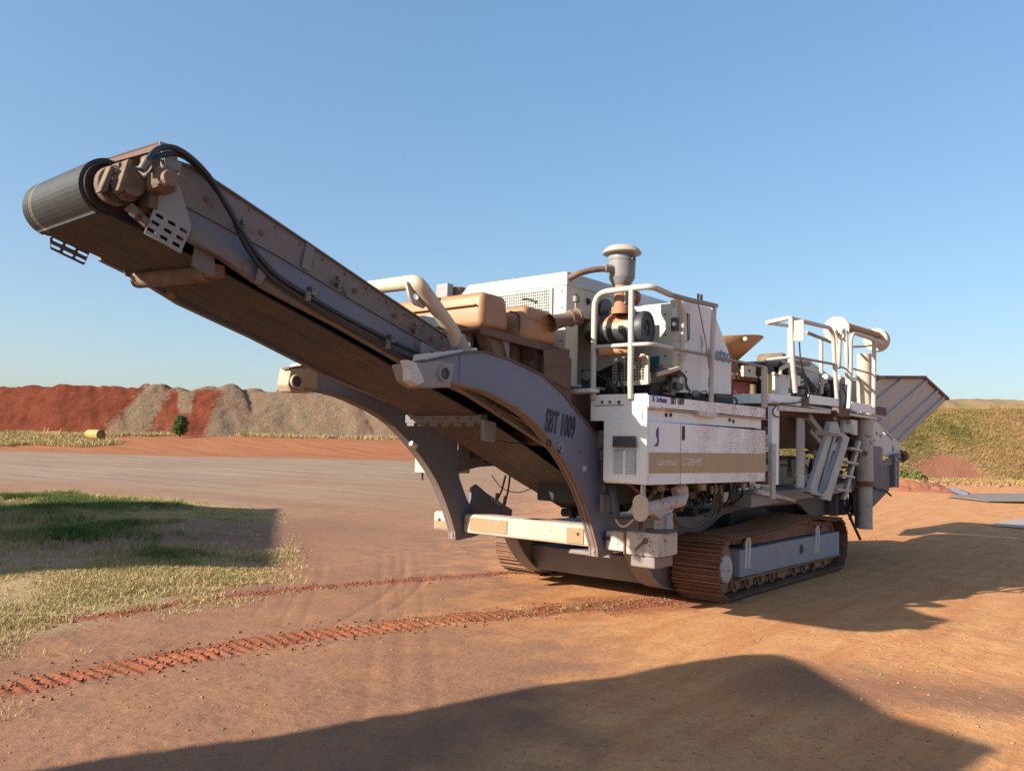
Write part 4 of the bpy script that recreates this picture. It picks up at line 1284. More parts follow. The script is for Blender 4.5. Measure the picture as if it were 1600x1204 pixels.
m2.done('hydraulic_motor', 'tan_steel', conv, bevel=0.035)
MB().box(hx+0.20, hx+0.30, 0.84, 0.94, hz+0.12, hz+0.19).done('port_block', 'steel', conv, bevel=0.012)
MB().cyl((hx+0.19, 1.10, hz+0.04), (hx+0.19, 0.97, hz+0.04), 0.07, seg=18).done('motor_spigot', 'steel', conv, smooth=True)
MB().cyl((hx+0.19, 0.80, hz+0.04), (hx+0.19, 0.75, hz+0.04), 0.055, seg=14).done('motor_end_cap', 'tan_steel', conv, bevel=0.01)
for k in range(4):
    a = k*math.pi/2+0.6
    MB().cyl((hx+0.19+0.075*math.cos(a), 0.785, hz+0.04+0.075*math.sin(a)), (hx+0.19+0.075*math.cos(a), 0.765, hz+0.04+0.075*math.sin(a)), 0.013, seg=6).done('bolt', 'steel', conv)
MB().box(hx-0.03, hx+0.10, 1.0, 1.10, hz+0.10, hz+0.13).done('motor_bracket', 'tan_steel', conv, bevel=0.006)
MB().prism([(-6.681, 1.060, 3.370), (-6.654, 1.060, 3.378), (-6.691, 1.060, 3.205), (-6.737, 1.060, 3.193)], [T3((-6.681, 1.060, 3.370), (0, -0.07, 0)), T3((-6.654, 1.060, 3.378), (0, -0.07, 0)), T3((-6.691, 1.060, 3.205), (0, -0.07, 0)), T3((-6.737, 1.060, 3.193), (0, -0.07, 0))]).done('bearing_plate', 'tan_steel', conv, bevel=0.006)
MB().prism([(-6.605, 1.050, 3.422), (-6.572, 1.050, 3.423), (-6.624, 1.050, 3.208), (-6.656, 1.050, 3.212)], [T3((-6.605, 1.050, 3.422), (0, -0.12, 0)), T3((-6.572, 1.050, 3.423), (0, -0.12, 0)), T3((-6.624, 1.050, 3.208), (0, -0.12, 0)), T3((-6.656, 1.050, 3.212), (0, -0.12, 0))]).done('bearing_plate', 'tan_steel', conv, bevel=0.006)
for (p, q) in (((-6.534, 1.000, 3.119), (-6.506, 0.980, 3.098)), ((-6.462, 1.000, 3.086), (-6.433, 0.980, 3.057))):
    MB().cyl(p, q, 0.028, seg=10).done('adjuster_nut', 'tan_steel', conv, smooth=True)
MB().beam((-6.542, 1.030, 3.155), (-6.404, 1.030, 3.063), 0.05, 0.05).done('tension_rod', 'tan_steel', conv)
# chute side ring inside near belt end
MB().lathe([(0.150, -0.012), (0.166, -0.012), (0.166, 0.012), (0.150, 0.012), (0.150, -0.012)], (hx, 1.158, hz), (0, 1, 0), seg=36).done('belt_edge_ring', 'dark', conv, smooth=True)
# hydraulic hoses over the head and down the beam
hA = [(-6.548, 0.860, 3.355), (-6.519, 0.860, 3.416), (-6.471, 0.880, 3.491), (-6.401, 0.900, 3.549), (-6.316, 0.900, 3.566), (-6.192, 0.920, 3.538), (-6.046, 0.940, 3.452), (-5.918, 0.950, 3.310), (-5.813, 0.950, 3.182), (-5.662, 0.950, 3.018), (-5.497, 0.950, 2.897), (-5.229, 0.960, 2.796), (-4.833, 0.965, 2.672), (-4.362, 0.965, 2.545), (-3.931, 0.965, 2.439), (-3.470, 1.000, 2.311)]
hB = [(-6.513, 0.900, 3.385), (-6.467, 0.900, 3.447), (-6.396, 0.930, 3.503), (-6.306, 0.940, 3.544), (-6.193, 0.950, 3.535), (-6.024, 0.960, 3.431), (-5.870, 0.960, 3.269), (-5.734, 0.960, 3.051), (-5.543, 0.960, 2.880), (-5.211, 0.965, 2.746), (-4.831, 0.965, 2.612), (-4.387, 0.965, 2.479), (-3.989, 0.965, 2.368), (-3.508, 1.000, 2.221)]
hose(hA, 0.019, 'hydraulic_hose', 'hose', conv)
hose(hB, 0.019, 'hydraulic_hose', 'hose', conv)
MB().cyl((-6.552, 0.860, 3.350), (-6.523, 0.860, 3.415), 0.026, seg=10).cyl((-6.517, 0.900, 3.376), (-6.483, 0.900, 3.442), 0.024, seg=10).done('hose_fitting', 'steel', conv, smooth=True)
for p in ((-5.163, 0.965, 2.826), (-5.216, 0.960, 2.778), (-4.355, 0.965, 2.562), (-4.413, 0.960, 2.507)):
    x, y, z = p
    MB().box(x-0.022, x+0.022, y-0.035, y+0.04, z-0.035, z+0.035).done('hose_clamp', 'steel', conv, bevel=0.006)
    MB().cyl((x, y-0.035, z+0.012), (x, y-0.045, z+0.012), 0.009, seg=6).done('bolt', 'steel', conv)
# pale patch plate near the lower end
MB().py([(-4.005, 2.561), (-3.967, 2.577), (-3.721, 2.507), (-3.847, 2.472), (-3.986, 2.481)], 0.985, 1.0).done('patch_plate', 'slate_lit', conv)
# snub idler bar across the belt where it steepens
br = (-2.997, 1.650, 1.874)
mbr = MB()
zc = 1.955; xc = -2.98
MB().box(xc-0.05, xc+0.05, 1.14, 2.18, zc-0.035, zc+0.05).done('belt_guard_bar', 'boom_tan', conv, bevel=0.005)
for k in range(6):
    yb = 1.22+k*0.165
    MB().box(xc-0.055, xc-0.02, yb, yb+0.10, zc-0.065, zc-0.035).done('bar_slat', 'boom_tan', conv)
    MB().cyl((xc-0.05, yb+0.05, zc+0.01), (xc-0.06, yb+0.05, zc+0.01), 0.008, seg=6).done('bolt', 'dark', conv)
MB().prism([(-3.065, 1.060, 1.952), (-2.888, 1.060, 1.929), (-2.899, 1.060, 1.745), (-3.057, 1.060, 1.754)], [T3((-3.065, 1.060, 1.952), (0, 0.05, 0)), T3((-2.888, 1.060, 1.929), (0, 0.05, 0)), T3((-2.899, 1.060, 1.745), (0, 0.05, 0)), T3((-3.057, 1.060, 1.754), (0, 0.05, 0))]).done('bar_bracket', 'boom', conv, bevel=0.006)
hose([(-2.893, 1.050, 1.757), (-2.662, 1.050, 1.737), (-2.467, 1.030, 1.754), (-2.284, 0.950, 1.887)], 0.006, 'cable', 'hose', conv)
# inner cover plates of the tail section, seen in the gap behind the near arm
MB().py([(-3.3, 2.30), (-1.0, 1.40), (-1.0, 1.50), (-3.3, 2.42)], 1.00, 1.06).done('tail_beam', 'boom_tan', conv)
MB().py([(-3.9, 2.33), (-2.0, 1.62), (-2.0, 1.68), (-3.9, 2.40)], 0.92, 0.99).done('tail_tube', 'boom_tan', conv, bevel=0.01)

# ---------- support arms ----------
front = [(-4.28, 2.18), (-4.003, 2.209), (-3.824, 2.201), (-3.538, 2.171), (-3.276, 2.102), (-3.018, 2.017), (-2.765, 1.891), (-2.391, 1.606), (-2.102, 1.310), (-1.901, 0.998), (-1.754, 0.699)]
front = cat2(front, 4)
foot = [(-1.74, 0.605), (-1.68, 0.588), (-1.55, 0.60), (-1.38, 0.63), (-1.33, 0.66)]
back = [(-1.33, 0.66), (-1.42, 0.90), (-1.55, 1.08), (-1.68, 1.31), (-1.74, 1.60), (-1.72, 1.80), (-2.10, 2.03), (-2.36, 2.21), (-2.69, 2.37), (-3.17, 2.475), (-3.53, 2.515), (-3.68, 2.505), (-3.82, 2.48), (-4.28, 2.36), (-4.40, 2.32)]
def arm(y0, y1, jawmat, lab=None):
    bk = back[1:] if y0 < 1 else back[1:-2]+[(-4.06, 2.42), (-4.11, 2.38)]
    fr0 = front if y0 < 1 else [(-4.09, 2.20)]+[p for p in front if p[0] > -4.0]
    poly = fr0+foot+bk
    a = MB().py(poly, y0, y0+0.025).py(poly, y1-0.025, y1).done('support_arm', 'slate', crusher, bevel=0.004, label=lab)
    fl = [p for p in front if p[0] > -4.0]+foot[:1]
    MB().strip(fl, 0.022, y0-0.015, y1+0.015).done('arm_flange', 'flange', a)
    MB().strip([(-4.3 if y0 < 1 else -4.15, 2.355 if y0 < 1 else 2.395), (-3.82, 2.475), (-3.68, 2.50), (-3.53, 2.512), (-3.17, 2.473), (-2.69, 2.368), (-2.36, 2.208), (-2.10, 2.028), (-1.72, 1.80)], 0.016, y0-0.015, y1+0.015).done('arm_top_flange', 'rust_brown', a)
    MB().py([(-1.76, 0.66), (-1.74, 0.605), (-1.66, 0.589), (-1.6, 0.592), (-1.6, 0.62), (-1.73, 0.68)], y0+0.02, y1-0.02).done('arm_foot_plate', 'slate_lit', a)
    # jaw at the tip: cast ears with an eye
    ym = (y0+y1)/2
    jx, jz = -4.18, 2.265
    jw = [(-4.47, 2.33), (-4.40, 2.20), (-4.30, 2.155), (-3.96, 2.18), (-3.92, 2.38), (-4.12, 2.40), (-4.30, 2.36)] if y0 < 1 else [(-4.13, 2.37), (-4.15, 2.25), (-4.11, 2.18), (-3.92, 2.18), (-3.80, 2.22), (-3.80, 2.44), (-4.12, 2.42)]
    MB().py(jw, y0-0.01, y1+0.10).done('jaw_casting', jawmat, a, bevel=0.015)
    MB().lathe([(0.052, 0), (0.066, 0), (0.070, 0.01), (0.070, y1-y0+0.03), (0.052, y1-y0+0.06), (0.052, 0)], (-4.06, y0-0.035, 2.285), (0, 1, 0), seg=24).done('pivot_eye', jawmat, a, smooth=True)
    MB().cyl((-4.06, y0-0.022, 2.285), (-4.06, y0-0.018, 2.285), 0.055, seg=20).done('pivot_pin', 'dark_grey', a, smooth=True)
    if y0 < 1: MB().py([(-4.50, 2.36), (-4.40, 2.345), (-4.30, 2.20), (-4.38, 2.16), (-4.46, 2.20), (-4.46, 2.29)], y0-0.05, y0+0.05).done('jaw_claw', 'white_dusty', a, bevel=0.012)
    MB().box(-3.86, -3.68, y0-0.006, y0-0.002, 2.21, 2.465).done('weld_patch', 'teal_grey' if lab else 'slate', a)
    return a
armn = arm(0.655, 0.735, 'slate_lit')
M['dirty_cream'] = paint('dirty_cream_casting', (0.36, 0.305, 0.225), 0.6, 0.5, 0.5, sc=2.5)
armf = arm(2.65, 2.73, 'dirty_cream')
# bolted hinge block where the hoop stands, on top of the near arm
for yb in (0.655, 2.65):
    MB().py([(-4.22, 2.38), (-3.60, 2.51), (-3.62, 2.55), (-4.20, 2.44)] if yb < 1 else [(-4.0, 2.43), (-3.60, 2.51), (-3.62, 2.55), (-3.98, 2.47)], yb+0.02, yb+0.20).done('hinge_cap', 'white_dusty', armn if yb < 1 else armf, bevel=0.006)
    for k in range(4):
        bx = (-4.15 if yb < 1 else -3.95)+k*(0.14 if yb < 1 else 0.09)
        MB().cyl((bx, yb+0.04, 2.45+k*0.028), (bx, yb+0.04, 2.475+k*0.028), 0.018, seg=6).done('bolt', 'rust', armn if yb < 1 else armf)
# rest of the far arm: lower web that closes round the opening
MB().py([(-1.45, 0.60), (-1.20, 0.64), (-0.69, 0.80), (-0.70, 0.92), (-0.95, 0.98), (-1.25, 1.18), (-1.36, 1.24), (-1.45, 1.20)], 2.67, 2.70).done('arm_gusset', 'slate', armf, bevel=0.004)
MB().py([(-1.72, 1.40), (-1.40, 1.45), (-0.9, 1.47), (-0.3, 1.35), (-0.3, 1.9), (-1.74, 1.9)], 2.60, 2.64).done('arm_gusset', 'slate_dusty', armf)
MB().cyl((-2.539, 2.600, 1.715), (-2.460, 2.600, 1.681), 0.03, seg=12).done('arm_stop', 'white_dusty', armf, smooth=True)
# link plate of near arm back to chassis
MB().py([(-1.72, 1.80), (-1.74, 1.60), (-1.68, 1.31), (-1.35, 1.25), (-0.9, 1.25), (-0.9, 1.85)], 0.80, 0.86).done('arm_link_plate', 'slate', armn)
MB().py([(-1.40, 0.62), (-0.80, 0.60), (-0.80, 0.95), (-1.45, 0.98)], 0.72, 0.80).done('arm_link_plate', 'slate_dusty', armn, bevel=0.02)
# white beam across both feet
beam = MB().box(-1.62, -1.36, 0.79, 2.63, 0.675, 0.90).box(-1.62, -1.36, 2.79, 3.13, 0.675, 0.90).done('outrigger_beam', 'mudwhite', crusher, bevel=0.03)
bm_mat = paint('beam_worn_cream', (0.46, 0.425, 0.35), 0.55, 0.45, 0.52, sc=2.2)
beam.data.materials.clear(); beam.data.materials.append(bm_mat)
MB().box(-1.629, -1.622, 1.95, 2.52, 0.715, 0.865).done('worn_stripe', 'worn', beam)
MB().box(-1.629, -1.622, 0.90, 1.12, 0.70, 0.86).done('worn_stripe', 'worn', beam)
MB().box(-1.629, -1.622, 2.84, 3.10, 0.70, 0.79).done('worn_stripe', 'worn', beam)
for yy in (0.97, 3.02):
    MB().cyl((-1.632, yy, 0.80), (-1.622, yy, 0.80), 0.018, seg=12).done('beam_hole', 'dark', beam)
# stencilled fleet number on the arm (runs slightly downhill)
text('SBT 1009', 0.30, planeY(0.6515) @ T(-2.665, 1.865) @ RZ(R_(-7.5)), 'text_dark', armn, sx=0.42, bold=0.008)
for (cx_, cz_, rr0) in ((-2.60, 1.745, 0.035), (-2.42, 1.70, 0.052)):
    MB().lathe([(rr0*0.55, 0), (rr0, 0), (rr0, 0.012), (rr0*0.55, 0.012), (rr0*0.55, 0)], (cx_, 0.652, cz_), (0, -1, 0), seg=20).done('lifting_eye', 'text_dark' if cx_ < -2.5 else 'slate_lit', armn, smooth=True)
MB().box(-2.03, -1.96, 0.645, 0.651, 1.475, 1.53).done('reflector', 'white_clean', armn)
MB().cyl((-2.08, 0.650, 1.67), (-2.08, 0.645, 1.67), 0.018, seg=8).done('rust_hole', 'rust', armn)

# ---------- cream hoop over the conveyor ----------
hoop = MB().tube([(-3.738, 0.740, 2.469), (-3.842, 0.740, 2.650), (-4.295, 0.740, 3.021), (-3.942, 1.900, 3.134), (-4.30, 2.56, 3.02), (-3.93, 2.74, 2.66), (-3.92, 2.74, 2.45)], 0.062, 16, fillet=0.09, nf=6).done('conveyor_hoop', 'cream', crusher, smooth=True)
b0 = Vector((-3.739, 0.740, 2.491)); b1 = Vector((-3.809, 0.740, 2.627))
MB().cyl(b0, b1, 0.085, 0.068, seg=16).done('hoop_socket', 'slate_lit', hoop, smooth=True)
MB().prism([b0+Vector((-0.10, -0.02, -0.03)), b0+Vector((0.14, -0.02, 0.0)), b1+Vector((0.07, -0.02, 0.0)), b1+Vector((-0.06, -0.02, 0.0))],
           [b0+Vector((-0.10, 0.01, -0.03)), b0+Vector((0.14, 0.01, 0.0)), b1+Vector((0.07, 0.01, 0.0)), b1+Vector((-0.06, 0.01, 0.0))]).done('hoop_gusset', 'teal_grey', hoop, bevel=0.004)
lugc = (-4.262, 0.800, 2.916)
lug = [(lugc[0]-0.11, lugc[2]+0.10), (lugc[0]+0.02, lugc[2]+0.10), (lugc[0]+0.14, lugc[2]-0.05), (lugc[0]+0.10, lugc[2]-0.09), (lugc[0], lugc[2]-0.075), (lugc[0]-0.06, lugc[2]-0.03)]
link('lifting_lug', curve_mesh('lifting_lug', [lug, slot(lugc[0]+0.005, lugc[2]-0.005, 0.055, 0.054, 6)], 0.02, planeY(0.80)), 'cream', hoop)

# ---------- engine housing (radiator end faces the conveyor) ----------
HX0, HX1, HY0, HY1, HZ0, HZ1 = -2.15, 0.2, 0.80, 2.29, 2.33, 3.40
hs = MB()
hs.px([(HY0, HZ0), (HY1, HZ0), (HY1, HZ1), (HY0, HZ1)], HX0, -1.93)
housing = hs.done('engine_housing', 'white_clean', crusher, bevel=0.01)
MB().box(-1.929, HX1, HY0+0.001, HY1, 3.06, HZ1).done('housing_hood', 'white_clean', housing, bevel=0.006)
MB().box(-1.41, HX1, 1.35, HY1, 2.33, 3.06).done('housing_side', 'white_clean', housing)
MB().prism([(HX0-0.012, HY0-0.012, HZ1-0.04), (HX1, HY0-0.012, HZ1-0.04), (HX1, HY1+0.012, HZ1-0.04), (HX0-0.012, HY1+0.012, HZ1-0.04)],
           [(HX0+0.07, HY0+0.05, HZ1+0.115), (HX1-0.1, HY0+0.05, HZ1+0.115), (HX1-0.1, HY1-0.07, HZ1+0.115), (HX0+0.07, HY1-0.07, HZ1+0.115)]).done('housing_lid', 'white_clean', housing, bevel=0.006)
# perforated radiator grille on the front face: dark core, real bars
gy0, gy1, gz0, gz1 = 1.00, 2.22, 2.62, HZ1-0.075
MB().box(HX0-0.004, HX0+0.0005, gy0, gy1, gz0, gz1).done('radiator_core', 'dark_grey', housing)
gm = MB()
nzb = 24; nyb = 42
for i in range(nzb+1):
    z = gz0+(gz1-gz0)*i/nzb
    gm.box(HX0-0.020, HX0-0.016, gy0, gy1, z-0.0055, z+0.0055)
for j in range(nyb+1):
    y = gy0+(gy1-gy0)*j/nyb
    gm.box(HX0-0.0155, HX0-0.012, y-0.0055, y+0.0055, gz0, gz1)
gm.done('radiator_grille', 'white_clean', housing, kind='stuff')
MB().box(HX0-0.022, HX0-0.004, gy0-0.03, gy0-0.0, gz0, gz1).box(HX0-0.022, HX0-0.004, gy1, gy1+0.03, gz0, gz1).box(HX0-0.022, HX0-0.004, gy0-0.03, gy1+0.03, gz1, gz1+0.02).done('grille_frame', 'white_clean', housing)
for k in range(6):
    MB().cyl((HX0-0.002, HY0+0.06, 2.45+k*0.17), (HX0-0.012, HY0+0.06, 2.45+k*0.17), 0.010, seg=6).done('bolt', 'steel', housing)
# lid screws + square vent marks on the side
for (px_, pz_) in ((-1.98, 3.28), (-1.55, 3.32), (-1.95, 3.02)):
    MB().cyl((px_, HY0-0.002, pz_), (px_, HY0-0.010, pz_), 0.012, seg=6).done('bolt', 'steel', housing)
MB().cyl((-1.774, 0.800, 3.242), (-1.788, 0.790, 3.239), 0.035, seg=20).done('vent_hole', 'dark', housing)
MB().lathe([(0.0, 0.0), (0.11, 0.0), (0.125, 0.02), (0.125, 0.035), (0, 0.035)], (-1.455, 0.800, 3.192), (0, -1, 0), seg=28).done('round_hatch', 'dark_grey', housing, smooth=True)
# stub pipes behind the tanks, left of the housing
MB().box(-2.20, -2.10, 2.44, 2.62, 2.6, (2.515, 3.545)[1]).done('exhaust_box', 'slate_lit', crusher, bevel=0.008)
MB().cyl((-2.0, 2.46, 2.6), (-2.0, 2.46, 3.52), 0.085, seg=20).done('exhaust_stub', 'rust_brown', crusher, smooth=True)

# firewall panel facing the conveyor, with its slanted lower edge
fwl = [(1.240, 3.184), (0.453, 3.201), (0.446, 2.704), (0.893, 2.539), (0.961, 2.556), (1.113, 2.562), (1.126, 2.364), (1.238, 2.367)]
MB().px(fwl, -1.42, -1.40).done('front_panel', 'white_clean', crusher, bevel=0.003)
MB().box(-1.93, -1.42, 0.795, 0.80, 2.33, 2.36).done('panel_sill', 'white', crusher)
# dark engine bay
MB().box(-1.38, 0.6, 0.25, 1.6, 2.26, 2.60).done('engine_bay', 'dark', crusher, bevel=0.03)
MB().box(-1.38, -0.9, 0.86, 1.7, 2.26, 2.9).done('engine_block', 'dark', crusher, bevel=0.04)
MB().lathe([(0, 0), (0.055, 0), (0.065, 0.02), (0.05, 0.05), (0, 0.055)], (-1.860, 0.716, 2.448), (-1, -0.2, 0), seg=20).done('work_light', 'steel', crusher, smooth=True)
MB().box(-1.86, -1.80, *sorted(((0.806, 2.512)[0], (0.662, 2.506)[0])), (0.802, 2.325)[1], (0.806, 2.518)[1]).done('light_housing', 'dark_grey', crusher, bevel=0.008)
hose([(-1.700, 0.697, 2.481), (-1.780, 0.525, 2.415), (-1.800, 0.449, 2.333), (-1.750, 0.450, 2.271)], 0.022, 'engine_hose', 'hose', crusher)
hose([(-1.620, 0.507, 2.600), (-1.700, 0.454, 2.465), (-1.720, 0.463, 2.365), (-1.700, 0.575, 2.284)], 0.012, 'engine_hose', 'hose', crusher)
hose([(-1.620, 0.460, 2.585), (-1.680, 0.451, 2.434), (-1.700, 0.391, 2.338), (-1.700, 0.382, 2.273)], 0.012, 'engine_hose', 'hose', crusher)
hose([(-1.600, 0.603, 2.445), (-1.620, 0.613, 2.357), (-1.660, 0.484, 2.291)], 0.026, 'engine_hose', 'hose', crusher)
# wire guard in front of the fan
wg = MB()
gx0 = -1.60
cy0, cz0 = (0.579, 2.404); cy1, cz1 = (0.170, 2.652)
for i in range(9):
    z = cz0+(cz1-cz0)*i/8; wg.box(gx0-0.004, gx0+0.004, min(cy0, cy1), max(cy0, cy1), z-0.0035, z+0.0035)
for i in range(13):
    y = cy0+(cy1-cy0)*i/12; wg.box(gx0-0.004, gx0+0.004, y-0.0035, y+0.0035, min(cz0, cz1), max(cz0, cz1))
wguard = wg.done('wire_guard', 'cream', crusher)
MB().px([(0.572, 2.397), (0.153, 2.416), (0.153, 2.364), (0.572, 2.350)], -1.615, -1.59).px([(0.186, 2.652), (0.149, 2.650), (0.145, 2.364), (0.182, 2.378)], -1.63, -1.595).done('guard_frame', 'cream', wguard)
# right cabinet: front face to the sun, side with switch boxes
cz_b, cz_t = 2.585, 3.27
cab = MB().box(-1.10, -0.78, 0.16, 0.80, cz_b, cz_t).done('control_cabinet', 'white_clean', crusher, bevel=0.006)
MB().px([(0.461, 2.702), (0.319, 2.709), (0.318, 2.619), (0.459, 2.611)], -1.106, -1.102).done('teal_decal', 'teal', cab)
MB().px([(0.670, 2.753), (0.471, 2.966), (0.451, 2.610), (0.667, 2.612)], -1.125, -1.11).done('cabinet_wing', 'white_clean', cab)
for p in ((-1.100, 0.250, 3.154), (-1.100, 0.248, 2.932), (-1.100, 0.245, 2.705)):
    MB().cyl(p, T3(p, (-0.012, 0, 0)), 0.012, seg=6).done('bolt', 'steel', cab)
MB().py([(-1.144, 3.208), (-1.060, 3.220), (-1.058, 3.116), (-1.142, 3.105)], 0.10, 0.158).done('switch_box', 'white', cab, bevel=0.004)
MB().py([(-1.155, 3.097), (-1.030, 3.113), (-1.028, 2.976), (-1.153, 2.960)], 0.12, 0.158).done('pressure_switch', 'dark_grey', cab, bevel=0.006)
MB().cyl((-1.154, 0.120, 3.033), (-1.208, 0.090, 3.024), 0.022, seg=14).done('gauge', 'steel', cab, smooth=True)
MB().box(-0.78, -0.60, 0.22, 0.75, 2.62, 3.30).done('pump_bank', 'dark', crusher, bevel=0.02)
pipe = MB().tube([(-1.236, 0.100, 3.251), (-1.135, 0.080, 3.285), (-1.087, 0.060, 3.201), (-1.056, 0.060, 3.082), (-1.082, 0.060, 2.942), (-1.114, 0.040, 2.667), (-1.154, 0.040, 2.569), (-1.391, 0.080, 2.503), (-1.503, 0.120, 2.469)], 0.024, 10, fillet=0.04, nf=4).done('coolant_pipe', 'cream', crusher, smooth=True)
MB().cyl((-1.067, 0.060, 2.924), (-1.066, 0.060, 2.849), 0.042, seg=14).cyl((-1.082, 0.050, 2.724), (-1.082, 0.050, 2.697), 0.048, seg=14).cyl((-1.096, 0.050, 2.682), (-1.095, 0.050, 2.649), 0.036, seg=14).done('pipe_union', 'white_dusty', pipe, smooth=True)
MB().cyl((-1.485, 0.160, 2.485), (-1.149, 0.140, 2.546), 0.045, seg=14).cyl((-1.543, 0.200, 2.436), (-1.283, 0.200, 2.470), 0.06, seg=14).done('flexible_sleeve', 'hose_dusty', crusher, smooth=True)
# big side door with the maker's name, sloped rear edge
DY = 0.15
door = MB().py([(-0.959, 2.370), (-0.891, 3.279), (-0.819, 3.332), (-0.186, 3.338), (0.309, 2.802), (0.314, 2.383), (-0.958, 2.322)], DY, 0.85).done('side_door', 'white_clean', crusher, bevel=0.008)
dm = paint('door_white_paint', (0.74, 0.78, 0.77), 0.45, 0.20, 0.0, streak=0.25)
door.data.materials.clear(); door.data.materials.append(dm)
MB().tube([(-0.811, 0.145, 3.192), (-0.896, 0.100, 3.176), (-0.877, 0.100, 2.887), (-0.791, 0.145, 2.899)], 0.007, 8, fillet=0.015, nf=3).tube([(-0.767, 0.145, 3.191), (-0.834, 0.110, 3.179), (-0.829, 0.110, 2.907), (-0.762, 0.145, 2.916)], 0.006, 8, fillet=0.015, nf=3).done('door_handle', 'dark_grey', door, smooth=True)
for p in ((-0.924, 0.148, 2.586), (-0.823, 0.148, 2.554), (0.251, 0.148, 2.957)):
    MB().cyl(p, T3(p, (0, -0.008, 0)), 0.008, seg=6).done('bolt', 'dark_grey', door)
mp0 = (-0.294, 2.758)
text('metso', 0.24, planeY(0.146) @ T(mp0[0]-0.01, mp0[1]-0.005), 'text_teal', door, sx=0.98, bold=0.005)
leafc = (-0.469, 2.907)
lf = [(leafc[0]-0.03, leafc[1]+0.09), (leafc[0]+0.03, leafc[1]+0.03), (leafc[0]+0.045, leafc[1]-0.02), (leafc[0]+0.01, leafc[1]-0.04), (leafc[0]-0.01, leafc[1]+0.03)]
lf2 = [(leafc[0]+0.0, leafc[1]-0.02), (leafc[0]+0.005, leafc[1]-0.07), (leafc[0]-0.02, leafc[1]-0.15), (leafc[0]-0.01, leafc[1]-0.15), (leafc[0]+0.02, leafc[1]-0.10)]
lf3 = [(leafc[0]+0.06, leafc[1]-0.16), (leafc[0]+0.12, leafc[1]-0.11), (leafc[0]+0.13, leafc[1]-0.06), (leafc[0]+0.09, leafc[1]-0.10)]
for l in (lf, lf2, lf3):
    MB().py(l, 0.145, 0.149).done('leaf_emblem', 'text_green', door)

# ---------- air filter and pre-cleaner ----------
ax0, ax1 = Vector((-1.95, 0.66, 2.93)), Vector((-1.92, 0.13, 2.935))
fx = Vector((-1.543, 0.200, 2.949)); fd = Vector((0.10, -1.0, 0.0)).normalized()
flen = 0.60; fr_ = 0.165
f0 = fx-fd*flen
filt = MB().lathe([(0.10, -0.10), (0.15, -0.02), (fr_-0.012, 0), (fr_-0.008, 0.20), (fr_+0.004, 0.205), (fr_+0.004, 0.235), (fr_-0.008, 0.24), (fr_-0.008, flen-0.10)], f0, fd, seg=40).done('air_filter', 'filter_can', crusher, smooth=True)
MB().lathe([(fr_-0.006, flen-0.12), (fr_+0.008, flen-0.11), (fr_+0.008, flen-0.09), (fr_-0.002, flen-0.085), (fr_+0.0, flen-0.06), (fr_+0.012, flen-0.055), (fr_+0.014, flen-0.03), (fr_+0.006, flen-0.0), (fr_-0.018, flen+0.006), (fr_-0.025, flen-0.008), (0.085, flen-0.010), (0.075, flen-0.035), (0.0, flen-0.04)], f0, fd, seg=40).done('filter_cap', 'dark_grey', filt, smooth=True)
MB().lathe([(0.018, flen-0.04), (0.018, flen-0.015), (0, flen-0.012)], f0, fd, seg=12).done('filter_nut', 'steel', filt, smooth=True)
for k in range(10):
    a = 2*math.pi*k/10; u = Vector((1, 0.1, 0)).normalized()
    c0 = f0+fd*(flen-0.018)+u*0.105*math.cos(a)+Vector((0, 0, 0.105*math.sin(a)))
    MB().beam(c0, c0+u*0.045*math.cos(a)+Vector((0, 0, 0.045*math.sin(a))), 0.008, 0.012, up=fd).done('cap_rib', 'dark_grey', filt)
MB().lathe([(fr_+0.001, 0.10), (fr_+0.008, 0.11), (fr_+0.008, 0.14), (fr_+0.001, 0.15)], f0, fd, seg=40).done('filter_band', 'dark_grey', filt, smooth=True)
MB().cyl((-1.892, 0.550, 2.688), (-1.815, 0.250, 2.699), 0.045, seg=18).done('filter_cradle', 'rust_orange', crusher, smooth=True)
MB().lathe([(0.028, 0), (0.034, 0.02), (0.03, 0.05), (0.018, 0.065), (0.026, 0.09), (0.008, 0.14), (0, 0.14)], (-1.604, 0.220, 2.674), (0, 0, -1), seg=14).done('dust_valve', 'cream', filt, smooth=True)
MB().py([(-1.926, 2.684), (-1.366, 2.702), (-1.363, 2.554), (-1.453, 2.553), (-1.720, 2.647)], 0.30, 0.32).done('cradle_bracket', 'brown_dark', crusher)
# neck under the precleaner with a side elbow
pc = Vector((-1.717, 0.420, 3.381))
MB().lathe([(0.10, -0.30), (0.10, -0.23), (0.075, -0.22), (0.075, -0.08), (0.085, -0.07), (0.085, 0.0)], pc, (0, 0, 1), seg=28).done('intake_neck', 'filter', filt, smooth=True)
MB().box(pc.x-0.055, pc.x-0.025, pc.y-0.078, pc.y-0.070, pc.z-0.20, pc.z-0.05).box(pc.x+0.01, pc.x+0.035, pc.y-0.080, pc.y-0.072, pc.z-0.20, pc.z-0.05).done('neck_strip', 'teal_grey', filt)
MB().cyl((pc.x, pc.y, pc.z-0.12), (pc.x+0.16, pc.y-0.06, pc.z-0.11), 0.062, seg=18).cyl((pc.x+0.15, pc.y-0.06, pc.z-0.11), (pc.x+0.18, pc.y-0.07, pc.z-0.11), 0.075, seg=18).done('intake_elbow', 'filter', filt, smooth=True)
pre = MB().lathe([(0.09, 0.0), (0.135, 0.07), (0.137, 0.085), (0.142, 0.25), (0.147, 0.255), (0.147, 0.268), (0.142, 0.272), (0.140, 0.30), (0.13, 0.335)], pc, (0, 0, 1), seg=36).done('precleaner', 'filter_grey', crusher, smooth=True)
